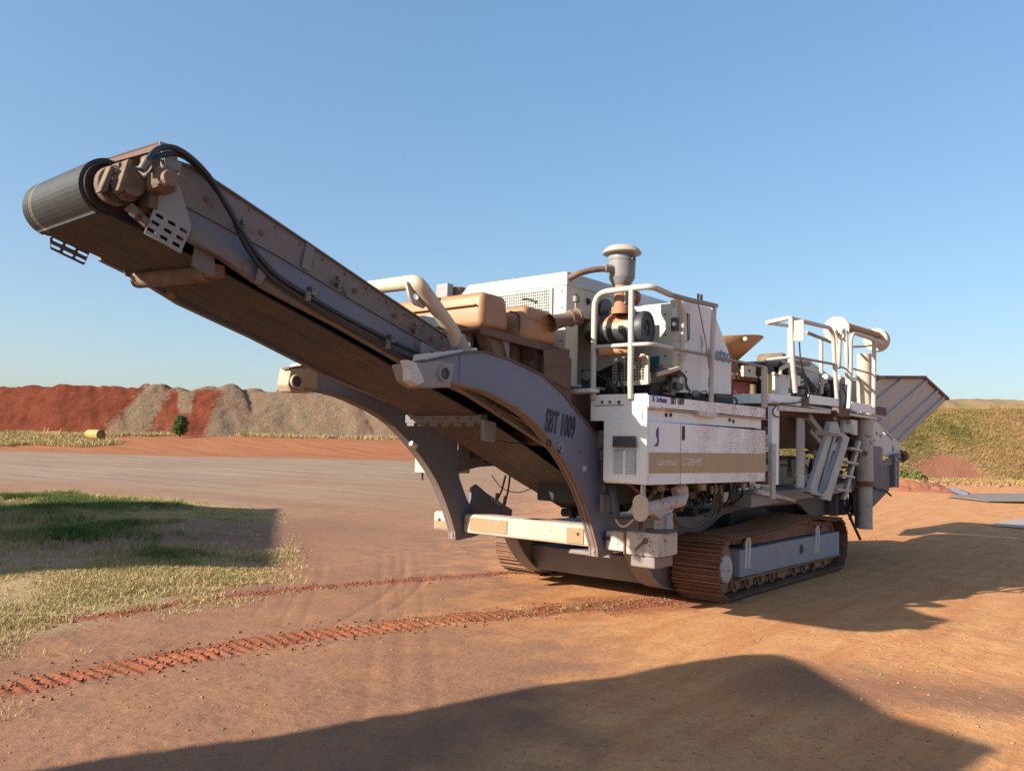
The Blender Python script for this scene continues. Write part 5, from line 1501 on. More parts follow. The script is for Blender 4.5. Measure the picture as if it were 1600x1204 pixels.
MB().lathe([(0.125, 0.315), (0.195, 0.325), (0.203, 0.335), (0.185, 0.365), (0.145, 0.40), (0.09, 0.412), (0, 0.414)], pc, (0, 0, 1), seg=36).done('precleaner_cap', 'precap', pre, smooth=True)
MB().box(pc.x-0.05, pc.x-0.01, pc.y-0.165, pc.y-0.13, pc.z+0.245, pc.z+0.285).done('clamp_latch', 'dark', pre)
MB().cyl((pc.x-0.12, pc.y+0.03, pc.z+0.155), (pc.x-0.22, pc.y+0.07, pc.z+0.15), 0.042, seg=16).done('scavenge_stub', 'filter_grey', pre, smooth=True)
MB().tube([(pc.x-0.20, pc.y+0.06, pc.z+0.15), (pc.x-0.32, pc.y+0.16, pc.z+0.125), (pc.x-0.42, pc.y+0.26, pc.z+0.08), (pc.x-0.46, pc.y+0.34, pc.z+0.03)], 0.032, 12, fillet=0.06).done('scavenge_hose', 'tan_steel', pre, smooth=True)

# ---------- yellowed plastic tanks on a steel cradle ----------
def tank(name, x0, x1, y0, y1, z0, z1, top_in, lab):
    bm = bmesh.new()
    vs = [(x0, y0, z0), (x1, y0, z0), (x1, y1, z0), (x0, y1, z0), (x0+top_in, y0-0.0, z1), (x1-top_in, y0+0.03, z1), (x1-top_in, y1-0.03, z1), (x0+top_in, y1, z1)]
    V = [bm.verts.new(p) for p in vs]
    for f in ((0,3,2,1),(4,5,6,7),(0,1,5,4),(1,2,6,5),(2,3,7,6),(3,0,4,7)): bm.faces.new([V[i] for i in f])
    bmesh.ops.bevel(bm, geom=bm.edges[:], offset=0.07, segments=5, affect='EDGES', profile=0.5)
    return bm2(name, bm, 'tank', crusher, smooth=True, label=lab)
tk = tank('fuel_tank', -3.44, -3.02, 0.80, 2.75, 2.76, 3.10, 0.02, None)
MB().box(-3.46, -3.438, 0.86, 2.70, 2.965, 2.978).done('tank_rib', 'tank', tk, bevel=0.004)
for yy in (1.35, 2.05, 2.5):
    MB().box(-3.452, -3.40, yy, yy+0.10, 3.055, 3.085).done('strap_notch', 'rust_orange', tk, bevel=0.004)
tk2 = tank('hydraulic_tank', -2.92, -2.34, 0.74, 2.3, 2.70, 3.05, 0.05, None)
MB().tube([(-3.038, 0.800, 2.956), (-2.954, 0.800, 2.961), (-2.905, 0.800, 2.938), (-2.898, 0.800, 2.750)], 0.010, 8, fillet=0.04).done('tank_strap', 'dark_grey', tk, smooth=True)
MB().py([(-2.88, 2.925), (-2.40, 2.905), (-2.40, 2.912), (-2.88, 2.932)], 0.737, 0.745).done('mould_seam', 'rust_orange', tk2)
MB().tube([(-2.616, 1.000, 3.153), (-2.578, 0.950, 3.161), (-2.581, 0.850, 3.119)], 0.014, 8, fillet=0.05).done('tank_strap', 'dark_grey', tk2, smooth=True)
MB().lathe([(0.09, -0.06), (0.075, 0.02), (0.068, 0.12), (0.075, 0.17), (0.085, 0.175), (0.085, 0.20), (0.07, 0.21), (0.075, 0.26), (0.088, 0.265), (0.088, 0.285), (0.05, 0.30), (0, 0.30)], (-2.462, 0.700, 2.927), (1.0, -0.35, 0.32), seg=24).done('filler_neck', 'tan_steel', tk2, smooth=True)
fb_ = Vector((-2.233, 0.620, 3.073))
MB().cyl(fb_, fb_+Vector((0, 0, 0.09)), 0.016, seg=10).cyl(fb_+Vector((0, 0, 0.08)), fb_+Vector((0, 0, 0.135)), 0.038, seg=14).done('breather_cap', 'steel', tk2, smooth=True)
MB().box(-3.47, -3.455, 1.20, 2.66, 2.80, 2.92).done('tank_strip', 'teal_grey', tk, bevel=0.003)
for yy in (1.30, 1.62, 2.5):
    MB().cyl((-3.470, yy, 2.885), (-3.478, yy, 2.885), 0.014, seg=8).done('bolt', 'dark', tk)
MB().cyl((-3.56, 1.18, 2.705), (-3.56, 2.7, 2.70), 0.042, seg=14).done('cradle_pipe', 'white', crusher, smooth=True)
cr = MB().prism([(-3.50, 0.76, 2.735), (-2.30, 0.76, 2.665), (-2.30, 2.8, 2.665), (-3.50, 2.8, 2.735)], [(-3.50, 0.76, 2.755), (-2.30, 0.76, 2.685), (-2.30, 2.8, 2.685), (-3.50, 2.8, 2.755)]).done('tank_cradle', 'rust_brown', crusher)
MB().prism([(-3.50, 0.74, 2.69), (-2.30, 0.74, 2.62), (-2.30, 0.755, 2.62), (-3.50, 0.755, 2.69)], [(-3.50, 0.74, 2.76), (-2.30, 0.74, 2.69), (-2.30, 0.755, 2.69), (-3.50, 0.755, 2.76)]).done('cradle_angle', 'rust_brown', cr)
# cradle stands
def stand(xa, xb, m, y0=0.80, y1=0.96):
    MB().py([(xa, 2.735-(xa+3.5)*0.058), (xb, 2.735-(xb+3.5)*0.058), (xb+0.02, 2.30), (xa+0.16, 2.40)], y0, y1).done('cradle_stand', m, cr, bevel=0.004)
stand(-3.34, -3.12, 'tan_steel')
stand(-3.18, -3.06, 'boom', 0.78, 0.82)
stand(-2.70, -2.50, 'rust_brown')
MB().box(-3.05, -2.66, 0.98, 1.04, 2.30, 2.72).done('stand_plate', 'boom_tan', cr)
MB().box(-2.62, -2.48, 0.82, 2.0, 2.28, 2.66).done('stand_plate', 'tan_steel', cr)
MB().box(-3.40, -3.36, 0.96, 2.6, 2.30, 2.74).done('stand_plate', 'tan_steel', cr)
# brown rusted plates between cradle and housing
MB().py([(-2.647, 2.637), (-2.229, 2.687), (-2.227, 2.284), (-2.638, 2.367)], 0.69, 0.70).done('rusted_plate', 'rust_brown', crusher)
MB().box(-2.55, -2.17, 0.705, 2.3, 2.12, 2.60).done('battery_box', 'rust_brown', crusher, bevel=0.006)
MB().py([(-2.655, 2.481), (-2.238, 2.526), (-2.237, 2.513), (-2.654, 2.469)], 0.683, 0.690).done('plate_seam', 'brown_dark', crusher)
MB().box(-2.35, -1.95, 0.80, 0.9, 2.18, 2.30).done('cross_plate', 'rust_brown', crusher)
MB().px([(0.844, 2.300), (0.545, 2.305), (0.544, 2.267), (0.842, 2.254)], -2.06, -1.9).done('lateral_rail', 'white', crusher, bevel=0.004)
MB().box(-2.25, -1.5, 0.84, 1.4, 1.72, 2.30).done('dark_box', 'brown_dark', crusher)

# ---------- near walkway platform with handrails ----------
plat = MB().box(-1.84, 1.0, 0.03, 0.66, 2.185, 2.20).done('walkway', 'white_dusty', crusher)
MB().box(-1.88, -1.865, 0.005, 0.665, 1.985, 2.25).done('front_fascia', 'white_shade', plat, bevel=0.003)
MB().py([(-1.880, 2.234), (0.933, 2.253), (0.933, 2.127), (-0.690, 2.129), (-1.877, 2.122)], -0.012, 0.0).done('side_fascia', 'speckled', plat, bevel=0.003)
MB().box(-1.86, 1.0, -0.008, 0.10, 2.108, 2.116).done('fascia_lip', 'white_dusty', plat)
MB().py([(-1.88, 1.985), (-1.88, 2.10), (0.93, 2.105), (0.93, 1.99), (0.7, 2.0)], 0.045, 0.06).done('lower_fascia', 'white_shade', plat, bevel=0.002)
for p in ((-1.440, 0.040, 2.061), (-1.348, 0.040, 2.065), (0.030, 0.040, 2.068), (0.132, 0.040, 2.057)):
    MB().cyl(p, T3(p, (0, -0.006, 0)), 0.022, seg=14).done('oval_hole', 'dark', plat)
MB().py([(-0.838, 2.135), (-0.413, 2.128), (-0.412, 2.071), (-0.837, 2.081)], -0.02, 0.04).done('step_bracket', 'white', plat)
for k in range(3):
    p = (-1.885, 0.522, 2.173) if k == 0 else ((-1.885, 0.430, 2.172) if k == 1 else (-1.885, 0.324, 2.170))
    MB().cyl(p, T3(p, (-0.004, 0, 0)), 0.017 if k else 0.016, seg=16).done('fascia_hole', 'dark' if k == 2 else 'steel', plat)
MB().px([(0.614, 2.142), (0.264, 2.144), (0.264, 2.137), (0.614, 2.136)], -1.886, -1.882).done('fascia_seam', 'steel', plat)
tp0 = (-1.806, 2.169)
text('S', 0.085, planeY(-0.0145) @ T(tp0[0], tp0[1]+0.01) @ RZ(R_(1.5)), 'text_blue', plat, sx=0.9, bold=0.004)
text('Scribante', 0.075, planeY(-0.0145) @ T(tp0[0]+0.075, tp0[1]+0.008), 'text_blue', plat, sx=0.72, bold=0.002)
text('SBT 1009', 0.092, planeY(-0.0145) @ T(tp0[0]+0.36, tp0[1]+0.005), 'text_dark', plat, sx=0.78, bold=0.002)
rt = 0.0245
def rail(pts, r=rt, m='white_rail', fil=0.09, par=None, nm='handrail'):
    return MB().tube(pts, r, 12, fillet=fil, nf=6).done(nm, m, par or plat, smooth=True)
yfa = 0.625; yfb = 0.185; zt = 3.30; xf = -1.90
zb = 2.20
rail([(xf, yfa, zb), (xf, yfa, zt-0.005), (xf, yfb-0.02, zt), (xf+0.02, -0.03, zt), (-1.513, -0.030, 3.276)], r=0.030, fil=0.16)
rail([(-1.526, -0.030, 3.274), (-1.131, -0.030, 3.282), (-0.475, -0.030, 3.310)], r=0.027, m='rail_worn', fil=0.05)
rail([(xf, yfb, zb), (xf, yfb, zt)], r=0.030, fil=0)
rail([(xf, yfa, 2.735), (xf, yfb, 2.735), (xf+0.03, 0.0, 2.735), (-1.75, -0.03, 2.735), (-1.462, -0.030, 2.734)], r=0.021, fil=0.06)
rail([(-1.475, -0.030, 2.732), (-0.576, -0.030, 2.743), (0.840, -0.030, 2.750)], r=0.016, m='rail_worn', fil=0.04)
rail([(-0.522, -0.030, 3.303), (-0.576, -0.030, 2.715), (-0.585, -0.030, 2.238)], r=0.028, fil=0.1)
rail([(0.821, -0.030, 2.756), (0.823, -0.030, 2.255)], r=0.028, fil=0)
rail([(0.898, -0.030, 2.747), (0.900, -0.030, 2.259)], r=0.018, fil=0)
for p in ((-0.901, -0.030, 3.310), (-0.827, -0.030, 3.314)):
    MB().cyl(T3(p, (0, 0, -0.04)), T3(p, (0, 0, 0.07)), 0.014, seg=8).done('u_bolt', 'rust', plat, smooth=True)
MB().tube([(-0.940, -0.050, 3.268), (-0.864, -0.050, 3.099), (-0.756, -0.050, 2.870), (-0.656, -0.040, 2.602)], 0.006, 6).done('red_strap', 'rope', plat)
MB().tube([(-0.374, 0.020, 2.315), (0.005, 0.030, 2.331), (0.176, 0.030, 2.327), (0.189, 0.020, 2.253)], 0.014, 8, fillet=0.05).done('deck_hose', 'hose_dusty', plat, smooth=True)
MB().tube([(-0.772, 0.050, 2.284), (-0.654, 0.050, 2.347), (-0.533, 0.050, 2.369), (-0.501, 0.050, 2.286)], 0.006, 6, fillet=0.02).done('cable', 'dark', plat)

# ---------- ochre-striped side cabinet ----------
PX0, PX1, PZ0, PZ1 = -1.86, 0.955, 1.365, 1.985
cabb = MB().py([(PX0, PZ0+0.0), (PX0, PZ1), (PX1, PZ1-0.01), (PX1, PZ0-0.01)], 0.0, 0.50).done('side_cabinet', 'speckled', crusher, bevel=0.006)
MB().py([(PX0+0.015, 1.475), (PX0+0.015, 1.68), (-1.215, 1.682), (-1.215, 1.475)], -0.0065, -0.0025).done('ochre_stripe', 'gold', cabb)
MB().py([(-1.205, 1.475), (-1.205, 1.682), (PX1-0.004, 1.692), (PX1-0.004, 1.465)], -0.0065, -0.0025).done('ochre_stripe', 'gold', cabb)
MB().box(-1.213, -1.207, -0.003, 0.004, PZ0-0.004, PZ1).done('door_gap', 'dark', cabb)
cm2 = paint('cabinet_clean_paint', (0.80, 0.82, 0.81), 0.45, 0.2, 0.0, streak=0.1)  # same white, raised for the shaded cabinet side
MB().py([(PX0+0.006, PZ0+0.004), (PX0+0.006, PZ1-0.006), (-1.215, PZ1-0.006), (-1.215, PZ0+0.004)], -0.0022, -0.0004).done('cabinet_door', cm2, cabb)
link('door_latch', curve_mesh('door_latch', [slot(-1.155, 1.885, 0.045, 0.15, 6)], 0.012, planeY(-0.004)), 'dark', cabb)
text('Lokotrack', 0.105, planeY(-0.0085) @ T(-1.70, 1.555), 'text_white', cabb, sx=0.92, bold=0.001)
text('LT200HPS', 0.105, planeY(-0.0085) @ T(-1.185, 1.555), 'text_white', cabb, sx=0.95, bold=0.001)
ec = (-1.698, 1.835)
em = [(ec[0]+0.03, ec[1]+0.10), (ec[0]-0.015, ec[1]+0.065), (ec[0]-0.02, ec[1]+0.02), (ec[0]+0.008, ec[1]-0.03), (ec[0]+0.0, ec[1]-0.06), (ec[0]-0.045, ec[1]-0.085), (ec[0]-0.04, ec[1]-0.095), (ec[0]+0.02, ec[1]-0.095), (ec[0]+0.038, ec[1]-0.05), (ec[0]+0.03, ec[1]-0.01)]
MB().py(em, -0.0075, -0.0035).done('blue_emblem', 'text_blue', cabb)
# its front door with hood and louvres
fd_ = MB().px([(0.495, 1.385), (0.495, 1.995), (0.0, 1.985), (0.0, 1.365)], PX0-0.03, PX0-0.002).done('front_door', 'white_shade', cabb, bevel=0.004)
y0l, y1l = (0.372, 1.648)[0], (0.115, 1.654)[0]
zl0, zl1 = (0.250, 1.463)[1], (0.254, 1.701)[1]
MB().box(-1.899, -1.8905, y1l, y0l, zl0, zl1).done('louvre_recess', 'dark', cabb)
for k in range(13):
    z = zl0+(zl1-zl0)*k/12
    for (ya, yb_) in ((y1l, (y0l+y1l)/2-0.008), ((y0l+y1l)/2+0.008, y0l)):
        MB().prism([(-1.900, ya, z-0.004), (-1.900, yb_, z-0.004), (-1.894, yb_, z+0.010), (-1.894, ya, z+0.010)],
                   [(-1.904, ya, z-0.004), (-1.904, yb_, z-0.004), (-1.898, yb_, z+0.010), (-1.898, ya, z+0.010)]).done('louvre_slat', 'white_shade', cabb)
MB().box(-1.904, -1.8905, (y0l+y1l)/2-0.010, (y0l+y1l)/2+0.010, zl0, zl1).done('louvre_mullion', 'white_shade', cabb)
MB().prism([(-1.895, 0.372, 1.832), (-1.895, 0.114, 1.835), (-1.930, 0.084, 1.723), (-1.930, 0.355, 1.724)],
           [T3((-1.895, 0.372, 1.832), (-0.02, 0, 0)), T3((-1.895, 0.114, 1.835), (-0.02, 0, 0)), T3((-1.930, 0.084, 1.723), (-0.02, 0, 0)), T3((-1.930, 0.355, 1.724), (-0.02, 0, 0))]).done('vent_hood', 'dark_grey', cabb, bevel=0.004)
for p in ((-1.920, 0.333, 1.813), (-1.920, 0.121, 1.815)):
    MB().cyl(p, T3(p, (-0.008, 0, 0)), 0.010, seg=8).done('bolt', 'steel', cabb)

# ---------- white horn-shaped exhaust on the outrigger ----------
hn = MB().cyl((-1.698, 0.120, 1.114), (-0.964, 0.120, 1.183), 0.068, seg=22).done('cross_pipe', 'mudwhite', crusher, smooth=True)
hp_ = Vector((-1.873, 0.060, 1.143))
MB().prism([(hp_.x, hp_.y+a, hp_.z+b) for a, b in slot(0, 0, 0.165, 0.26, 8)], [(hp_.x-0.03, hp_.y+a, hp_.z+b) for a, b in slot(0, 0, 0.165, 0.26, 8)]).done('oval_plate', 'cream', hn, bevel=0.006)
MB().tube([(-1.020, 0.120, 1.178), (-0.899, 0.140, 1.193), (-0.834, 0.160, 1.265), (-0.846, 0.200, 1.311)], 0.058, 14, fillet=0.04).cyl((-0.958, 0.200, 1.253), (-0.844, 0.140, 1.307), 0.06, seg=14).done('pipe_elbow', 'mudwhite', hn, smooth=True)
MB().py([(-1.645, 1.087), (-1.219, 1.114), (-1.298, 1.033), (-1.307, 0.852), (-1.489, 0.870), (-1.479, 1.003)], 0.06, 0.15).done('pipe_support', 'mudwhite', hn, bevel=0.006)
MB().py([(-1.416, 1.039), (-1.312, 1.073), (-1.307, 0.852), (-1.412, 0.859)], 0.02, 0.06).done('pipe_support', 'mudwhite', hn, bevel=0.004)
MB().cyl((-1.799, 0.100, 1.368), (-1.830, 0.080, 1.252), 0.015, seg=8).cyl((-1.750, 0.100, 1.367), (-1.781, 0.080, 1.250), 0.012, seg=8).done('plate_hanger', 'white_dusty', hn)
# near foot block of the outrigger
nb = MB().box(-1.68, -1.28, -0.02, 0.36, 0.655, 0.885).box(-1.64, -1.34, 0.36, 0.62, 0.67, 0.87).done('outrigger_block', 'mudwhite', crusher, bevel=0.02)
MB().cyl((-1.46, 0.08, 0.888), (-1.46, 0.08, 0.912), 0.15, seg=24).done('block_cap', 'rust_brown', nb, smooth=True, bevel=0.004)
MB().box(-1.70, -1.678, 0.35, 0.365, 0.66, 0.88).done('block_seam', 'rust', nb)
MB().cyl((-1.70, 0.13, 0.80), (-1.78, 0.20, 0.70), 0.014, seg=8).cyl((-1.681, 0.12, 0.81), (-1.695, 0.12, 0.81), 0.03, seg=12).done('lock_handle', 'tan_steel', nb, smooth=True)
MB().box(-1.67, -1.30, 0.02, 0.30, 0.54, 0.655).done('block_base', 'chassis', nb, bevel=0.02)
MB().box(-1.655, -1.645, 0.56, 0.64, 0.775, 0.805).done('square_hole', 'dark', nb)


# ---------- chains, hydraulics behind the near arm ----------
MB().cyl((-1.728, 0.620, 1.893), (-1.735, 0.620, 1.709), 0.05, seg=14).cyl((-1.722, 0.620, 1.696), (-1.719, 0.620, 1.591), 0.036, seg=12).done('hydraulic_cylinder', 'tan_steel', crusher, smooth=True)
for k in range(7):
    p = Vector((-1.726, 0.600, 1.611)); q = p+Vector((0, 0, -0.045*k))
    t_ = MB().lathe([(0.018, -0.007), (0.030, -0.007), (0.030, 0.007), (0.018, 0.007), (0.018, -0.007)], q, (1, 0.2, 0) if k % 2 else (0.1, 1, 0), seg=12)
    t_.done('chain_link', 'steel', crusher, smooth=True)
MB().lathe([(0, -0.03), (0.03, -0.028), (0.05, 0), (0.03, 0.028), (0, 0.03)], (-1.736, 0.580, 1.299), (1, -1, 0), seg=14).done('ball_end', 'tan_steel', crusher, smooth=True)
MB().box(*sorted(((-1.786, 1.215)[0], (-1.631, 1.210)[0])), 0.56, 0.60, (-1.710, 1.056)[1], (-1.716, 1.239)[1]).done('valve_block', 'chassis', crusher, bevel=0.006)
MB().tube([(-1.689, 0.550, 1.384), (-1.768, 0.450, 1.229), (-1.795, 0.400, 1.074), (-1.817, 0.400, 1.011)], 0.045, 12, fillet=0.05).done('rubber_sleeve', 'dark_grey', crusher, smooth=True)
hose([(-1.805, 0.400, 1.024), (-1.800, 0.350, 0.951), (-1.760, 0.300, 0.946), (-1.699, 0.250, 1.010)], 0.010, 'cable', 'cream', crusher)
hose([(-1.759, 0.500, 1.529), (-1.599, 0.500, 1.418), (-1.441, 0.450, 1.332), (-1.110, 0.500, 1.207)], 0.020, 'hydraulic_hose', 'rust', crusher)
# hoses looping under the side cabinet
loops_ = [([(-0.707, 0.350, 1.029), (-0.559, 0.350, 0.896), (-0.211, 0.350, 0.848), (0.055, 0.300, 0.962), (0.082, 0.250, 1.134), (-0.023, 0.200, 1.301)], 0.016, 'hose_dusty'),
          ([(-0.680, 0.380, 0.984), (-0.473, 0.380, 0.846), (-0.073, 0.380, 0.808), (0.194, 0.320, 0.946), (0.210, 0.280, 1.112), (0.100, 0.220, 1.319)], 0.016, 'hose_dusty'),
          ([(-0.518, 0.420, 0.931), (-0.152, 0.420, 0.781), (0.209, 0.400, 0.820), (0.463, 0.360, 0.992), (0.368, 0.300, 1.272)], 0.014, 'hose_dusty'),
          ([(0.017, 0.300, 1.317), (0.087, 0.350, 1.180), (0.026, 0.400, 1.030), (-0.130, 0.450, 0.997)], 0.014, 'hose'),
          ([(0.595, 0.300, 1.298), (0.775, 0.400, 1.117), (0.667, 0.500, 0.958), (0.424, 0.550, 0.919)], 0.012, 'hose'),
          ([(-1.109, 0.300, 1.339), (-1.025, 0.300, 1.215), (-0.878, 0.350, 1.105)], 0.010, 'hose_dusty'),
          ([(0.961, 0.300, 1.299), (1.146, 0.400, 1.145), (1.027, 0.500, 1.022)], 0.012, 'hose')]
for pts_, rr__, mm_ in loops_: hose(pts_, rr__, 'hydraulic_hose', mm_, crusher)
for (px0_, a) in (((-0.047, 0.220, 1.315), 0), ((0.009, 0.200, 1.322), 1), ((0.267, 0.260, 1.307), 2)):
    p = Vector(px0_); MB().cyl(p, p+Vector((0, 0, -0.10)), 0.018, seg=8).cyl(p+Vector((0, 0, -0.04)), p+Vector((0, 0, -0.07)), 0.026, seg=6).done('hose_fitting', 'steel', crusher, smooth=False)
for p in ((-1.068, 0.300, 1.331), (-0.310, 0.200, 1.328), (0.775, 0.200, 1.323)):
    x, y, z = p
    MB().box(x-0.05, x+0.05, y-0.02, y+0.02, z-0.06, z+0.01).done('mount_bracket', 'slate_lit', crusher, bevel=0.004)
MB().beam((0.448, 0.700, 1.032), (0.685, 0.750, 0.821), 0.03, 0.03).beam((0.351, 0.700, 0.881), (1.121, 0.900, 0.911), 0.03, 0.03).done('drag_link', 'chassis', crusher)
MB().box(*sorted(((0.771, 1.072)[0], (0.916, 1.067)[0])), 0.45, 0.52, (0.843, 1.077)[1], (0.842, 1.204)[1]).done('pink_tag', 'white_dusty', crusher, bevel=0.01)
# white pipes stowed on the walkway beam
MB().cyl((1.743, 0.400, 1.212), (1.819, 0.300, 1.190), 0.055, seg=16).done('stowed_pipe', 'cream', crusher, smooth=True)
MB().tube([(1.694, 0.450, 1.236), (1.612, 0.450, 1.288), (1.418, 0.400, 1.228)], 0.02, 8, fillet=0.03).done('pipe_bracket', 'cream', crusher, smooth=True)
MB().cyl((3.200, 0.550, 1.160), (4.086, 0.750, 1.198), 0.07, seg=18).done('stowed_pipe', 'cream', crusher, smooth=True)
# yard side gap filler between cabinet and ladder posts
for k in range(5):
    x, y, z = (2.114, 0.450, 1.766)
    MB().box(x-0.15, x+0.18, y, y+0.12, 1.28+k*0.17, 1.38+k*0.17).done('valve_bank', 'mudwhite' if k % 2 else 'tan_steel', crusher, bevel=0.012)
MB().box(0.98, 1.35, 0.60, 0.9, 1.1, 2.2).done('valve_bank_frame', 'dark', crusher)

# pipes, hoses and blocks crowding the machinery bays
rs = random.Random(21)
def clutter(x0, x1, y0, y1, z0, z1, n, mats, nm):
    for i in range(n):
        x, y, z = rs.uniform(x0, x1), rs.uniform(y0, y1), rs.uniform(z0, z1)
        m_ = rs.choice(mats); k = rs.random()
        if k < 0.4:
            L = rs.uniform(0.12, 0.45); a = rs.uniform(-0.5, 0.5); ax = rs.choice(((1, 0, 0), (0, 0, 1), (0.6, 0, 0.8)))
            p = Vector((x, y, z)); d_ = Vector(ax)*L
            q = Vector((min(max(p.x+d_.x, x0), x1), y+rs.uniform(-.05, .05), min(max(p.z+d_.z, z0), z1)))
            if (q-p).length > 0.05:
                MB().cyl(p, q, rs.uniform(0.012, 0.035), seg=10).done('hydraulic_pipe', m_, crusher, smooth=True)
        elif k < 0.7:
            pts = [Vector((x, y, z))]
            for j in range(3):
                v = pts[-1]+Vector((rs.uniform(-.18, .22), rs.uniform(-.06, .06), rs.uniform(-.14, .14)))
                pts.append(Vector((min(max(v.x, x0), x1), min(max(v.y, y0), y1), min(max(v.z, z0), z1))))
            hose(pts, rs.uniform(0.008, 0.016), 'hydraulic_hose', 'hose' if rs.random() < .6 else 'hose_dusty', crusher, n=5, seg=7)
        else:
            a, b, c_ = rs.uniform(.03, .09), rs.uniform(.02, .05), rs.uniform(.03, .08)
            MB().box(x-a, x+a, y-b, y+b, z-c_, z+c_).done('valve_block', m_, crusher, bevel=0.008)
clutter(-1.0, 1.5, 0.50, 0.69, 1.02, 1.34, 46, ['tan_steel', 'dark', 'dark_grey', 'steel', 'slate_dusty', 'brown_dark'], 'bay')
clutter(-1.36, -0.2, 0.12, 0.24, 2.26, 2.58, 16, ['dark', 'dark_grey', 'steel', 'tan_steel'], 'engine')
clutter(3.0, 5.0, 0.45, 0.95, 1.12, 1.75, 40, ['tan_steel', 'dark', 'slate_dusty', 'mudwhite', 'brown_dark'], 'rear')
clutter(2.6, 4.9, 0.55, 0.85, 2.42, 2.85, 34, ['dark', 'tan_steel', 'slate_lit', 'white_dusty', 'brown_dark', 'dark_grey'], 'top')
clutter(5.0, 6.3, 0.35, 0.6, 0.75, 1.5, 20, ['dark', 'tan_steel', 'brown_dark'], 'tail')

# ---------- crusher body behind the walkway ----------
ccx, ccy = 2.35, 1.62
body = MB().lathe([(0, 2.20), (0.80, 2.20), (0.82, 2.30), (0.78, 2.34), (0.78, 2.60), (0.74, 2.66), (0.74, 2.70), (0, 2.70)], (ccx, ccy, 0), (0, 0, 1), seg=48).done('crusher_bowl', 'red', crusher, smooth=True)
MB().lathe([(0, 1.2), (0.74, 1.2), (0.74, 2.05), (0.86, 2.08), (0.86, 2.16), (0.76, 2.20)], (ccx, ccy, 0), (0, 0, 1), seg=40).done('crusher_main_frame', 'tan_steel', crusher, smooth=True)
rg = MB()
for k in range(64):
    a = 2*math.pi*k/64
    p = Vector((ccx+0.80*math.cos(a), ccy+0.80*math.sin(a), 2.76))
    rg.beam(p, p+Vector((0.05*math.cos(a), 0.05*math.sin(a), 0)), 0.045, 0.085)
rg.done('ring_gear', 'rust', crusher)
MB().lathe([(0.6, 2.70), (0.82, 2.72), (0.82, 2.80), (0.62, 2.81), (0.58, 2.96), (0.56, 3.0), (0.0, 3.0)], (ccx, ccy, 0), (0, 0, 1), seg=48).done('adjustment_ring', 'rust', crusher, smooth=True)
tpn = (2.258, 2.530)
text('Nordberg', 0.10, planeY(0.822) @ T(2.13, 2.46), 'text_white', body, sx=0.9)
MB().py([(1.968, 2.902), (2.376, 2.938), (2.377, 2.764), (1.970, 2.750)], 0.74, 0.78).done('cover_plate', 'cream', crusher, bevel=0.004)
MB().cyl((2.158, 0.740, 2.846), (2.135, 0.730, 2.844), 0.018, seg=10).done('cover_hole', 'dark', crusher)
# spring columns round the bowl
for k in range(10):
    a = 2*math.pi*k/10+0.2
    MB().cyl((ccx+0.90*math.cos(a), ccy+0.90*math.sin(a), 2.10), (ccx+0.90*math.cos(a), ccy+0.90*math.sin(a), 2.66), 0.045, seg=12).done('clamp_cylinder', 'yellow' if k % 3 == 0 else 'tan_steel', crusher, smooth=True)
MB().box(*sorted(((2.231, 2.744)[0], (2.456, 2.762)[0])), 0.50, 0.56, 2.2, 2.80).done('yellow_post', 'yellow', crusher, bevel=0.01)
# rusted feed funnel standing above the bowl (flared sheet)
fun = []
fc = Vector((ccx-0.02, ccy, 0))
bmf = bmesh.new()
segs = 28; rb_ = []; rt_ = []
for k in range(segs+1):
    a = R_(195)+R_(240)*k/segs
    lob = 0.5+0.5*math.cos((a-R_(300))*2.0)
    rb_.append(bmf.verts.new((fc.x+0.50*math.cos(a), fc.y+0.50*math.sin(a), 2.98)))
    rt_.append(bmf.verts.new((fc.x+(0.80+0.14*lob)*math.cos(a), fc.y+(0.80+0.14*lob)*math.sin(a), 3.30+0.09*lob)))
for k in range(segs):
    bmf.faces.new((rb_[k], rb_[k+1], rt_[k+1], rt_[k]))
fn = bm2('feed_funnel', bmf, 'rust_orange', crusher, smooth=True)
sm_ = fn.modifiers.new('thick', 'SOLIDIFY'); sm_.thickness = 0.015
MB().lathe([(0.0, 2.95), (0.52, 2.96), (0.55, 3.02), (0.5, 3.04), (0, 3.0)], (ccx, ccy, 0), (0, 0, 1), seg=32).done('funnel_collar', 'brown_dark', crusher, smooth=True)
MB().cyl((2.140, 0.800, 3.300), (2.073, 0.770, 3.291), 0.03, seg=14).done('funnel_hole', 'white_clean', fn)

# ---------- inclined feed conveyor side between bowl and hopper ----------
feed = MB().py([(3.333, 3.124), (4.615, 3.268), (5.108, 3.294), (7.948, 2.811), (7.939, 2.398), (4.364, 2.305), (4.365, 2.930)], 0.98, 1.02).done('feeder_side', 'white_dusty', crusher, bevel=0.004)
MB().py([(4.368, 3.160), (4.619, 3.140), (4.875, 2.905), (5.289, 2.651), (7.875, 2.482), (7.872, 2.333), (4.312, 2.251)], 0.90, 0.975).done('feeder_liner', 'slate_dusty', feed)
MB().py([(4.354, 2.967), (4.578, 3.016), (4.779, 2.916), (4.954, 2.897), (5.163, 2.794), (5.409, 2.854), (5.723, 2.675), (4.777, 2.619), (4.577, 2.775)], 0.86, 0.88).done('torn_rubber', 'dark', feed)
MB().box(3.3, 7.5, 1.05, 2.3, 2.05, 2.35).done('feeder_pan', 'dark', crusher)
MB().py([(3.071, 3.056), (3.816, 3.166), (4.835, 3.220), (4.834, 3.156), (3.816, 3.045), (3.095, 3.000)], 0.85, 1.9).done('belt_wing', 'dark_grey', feed)
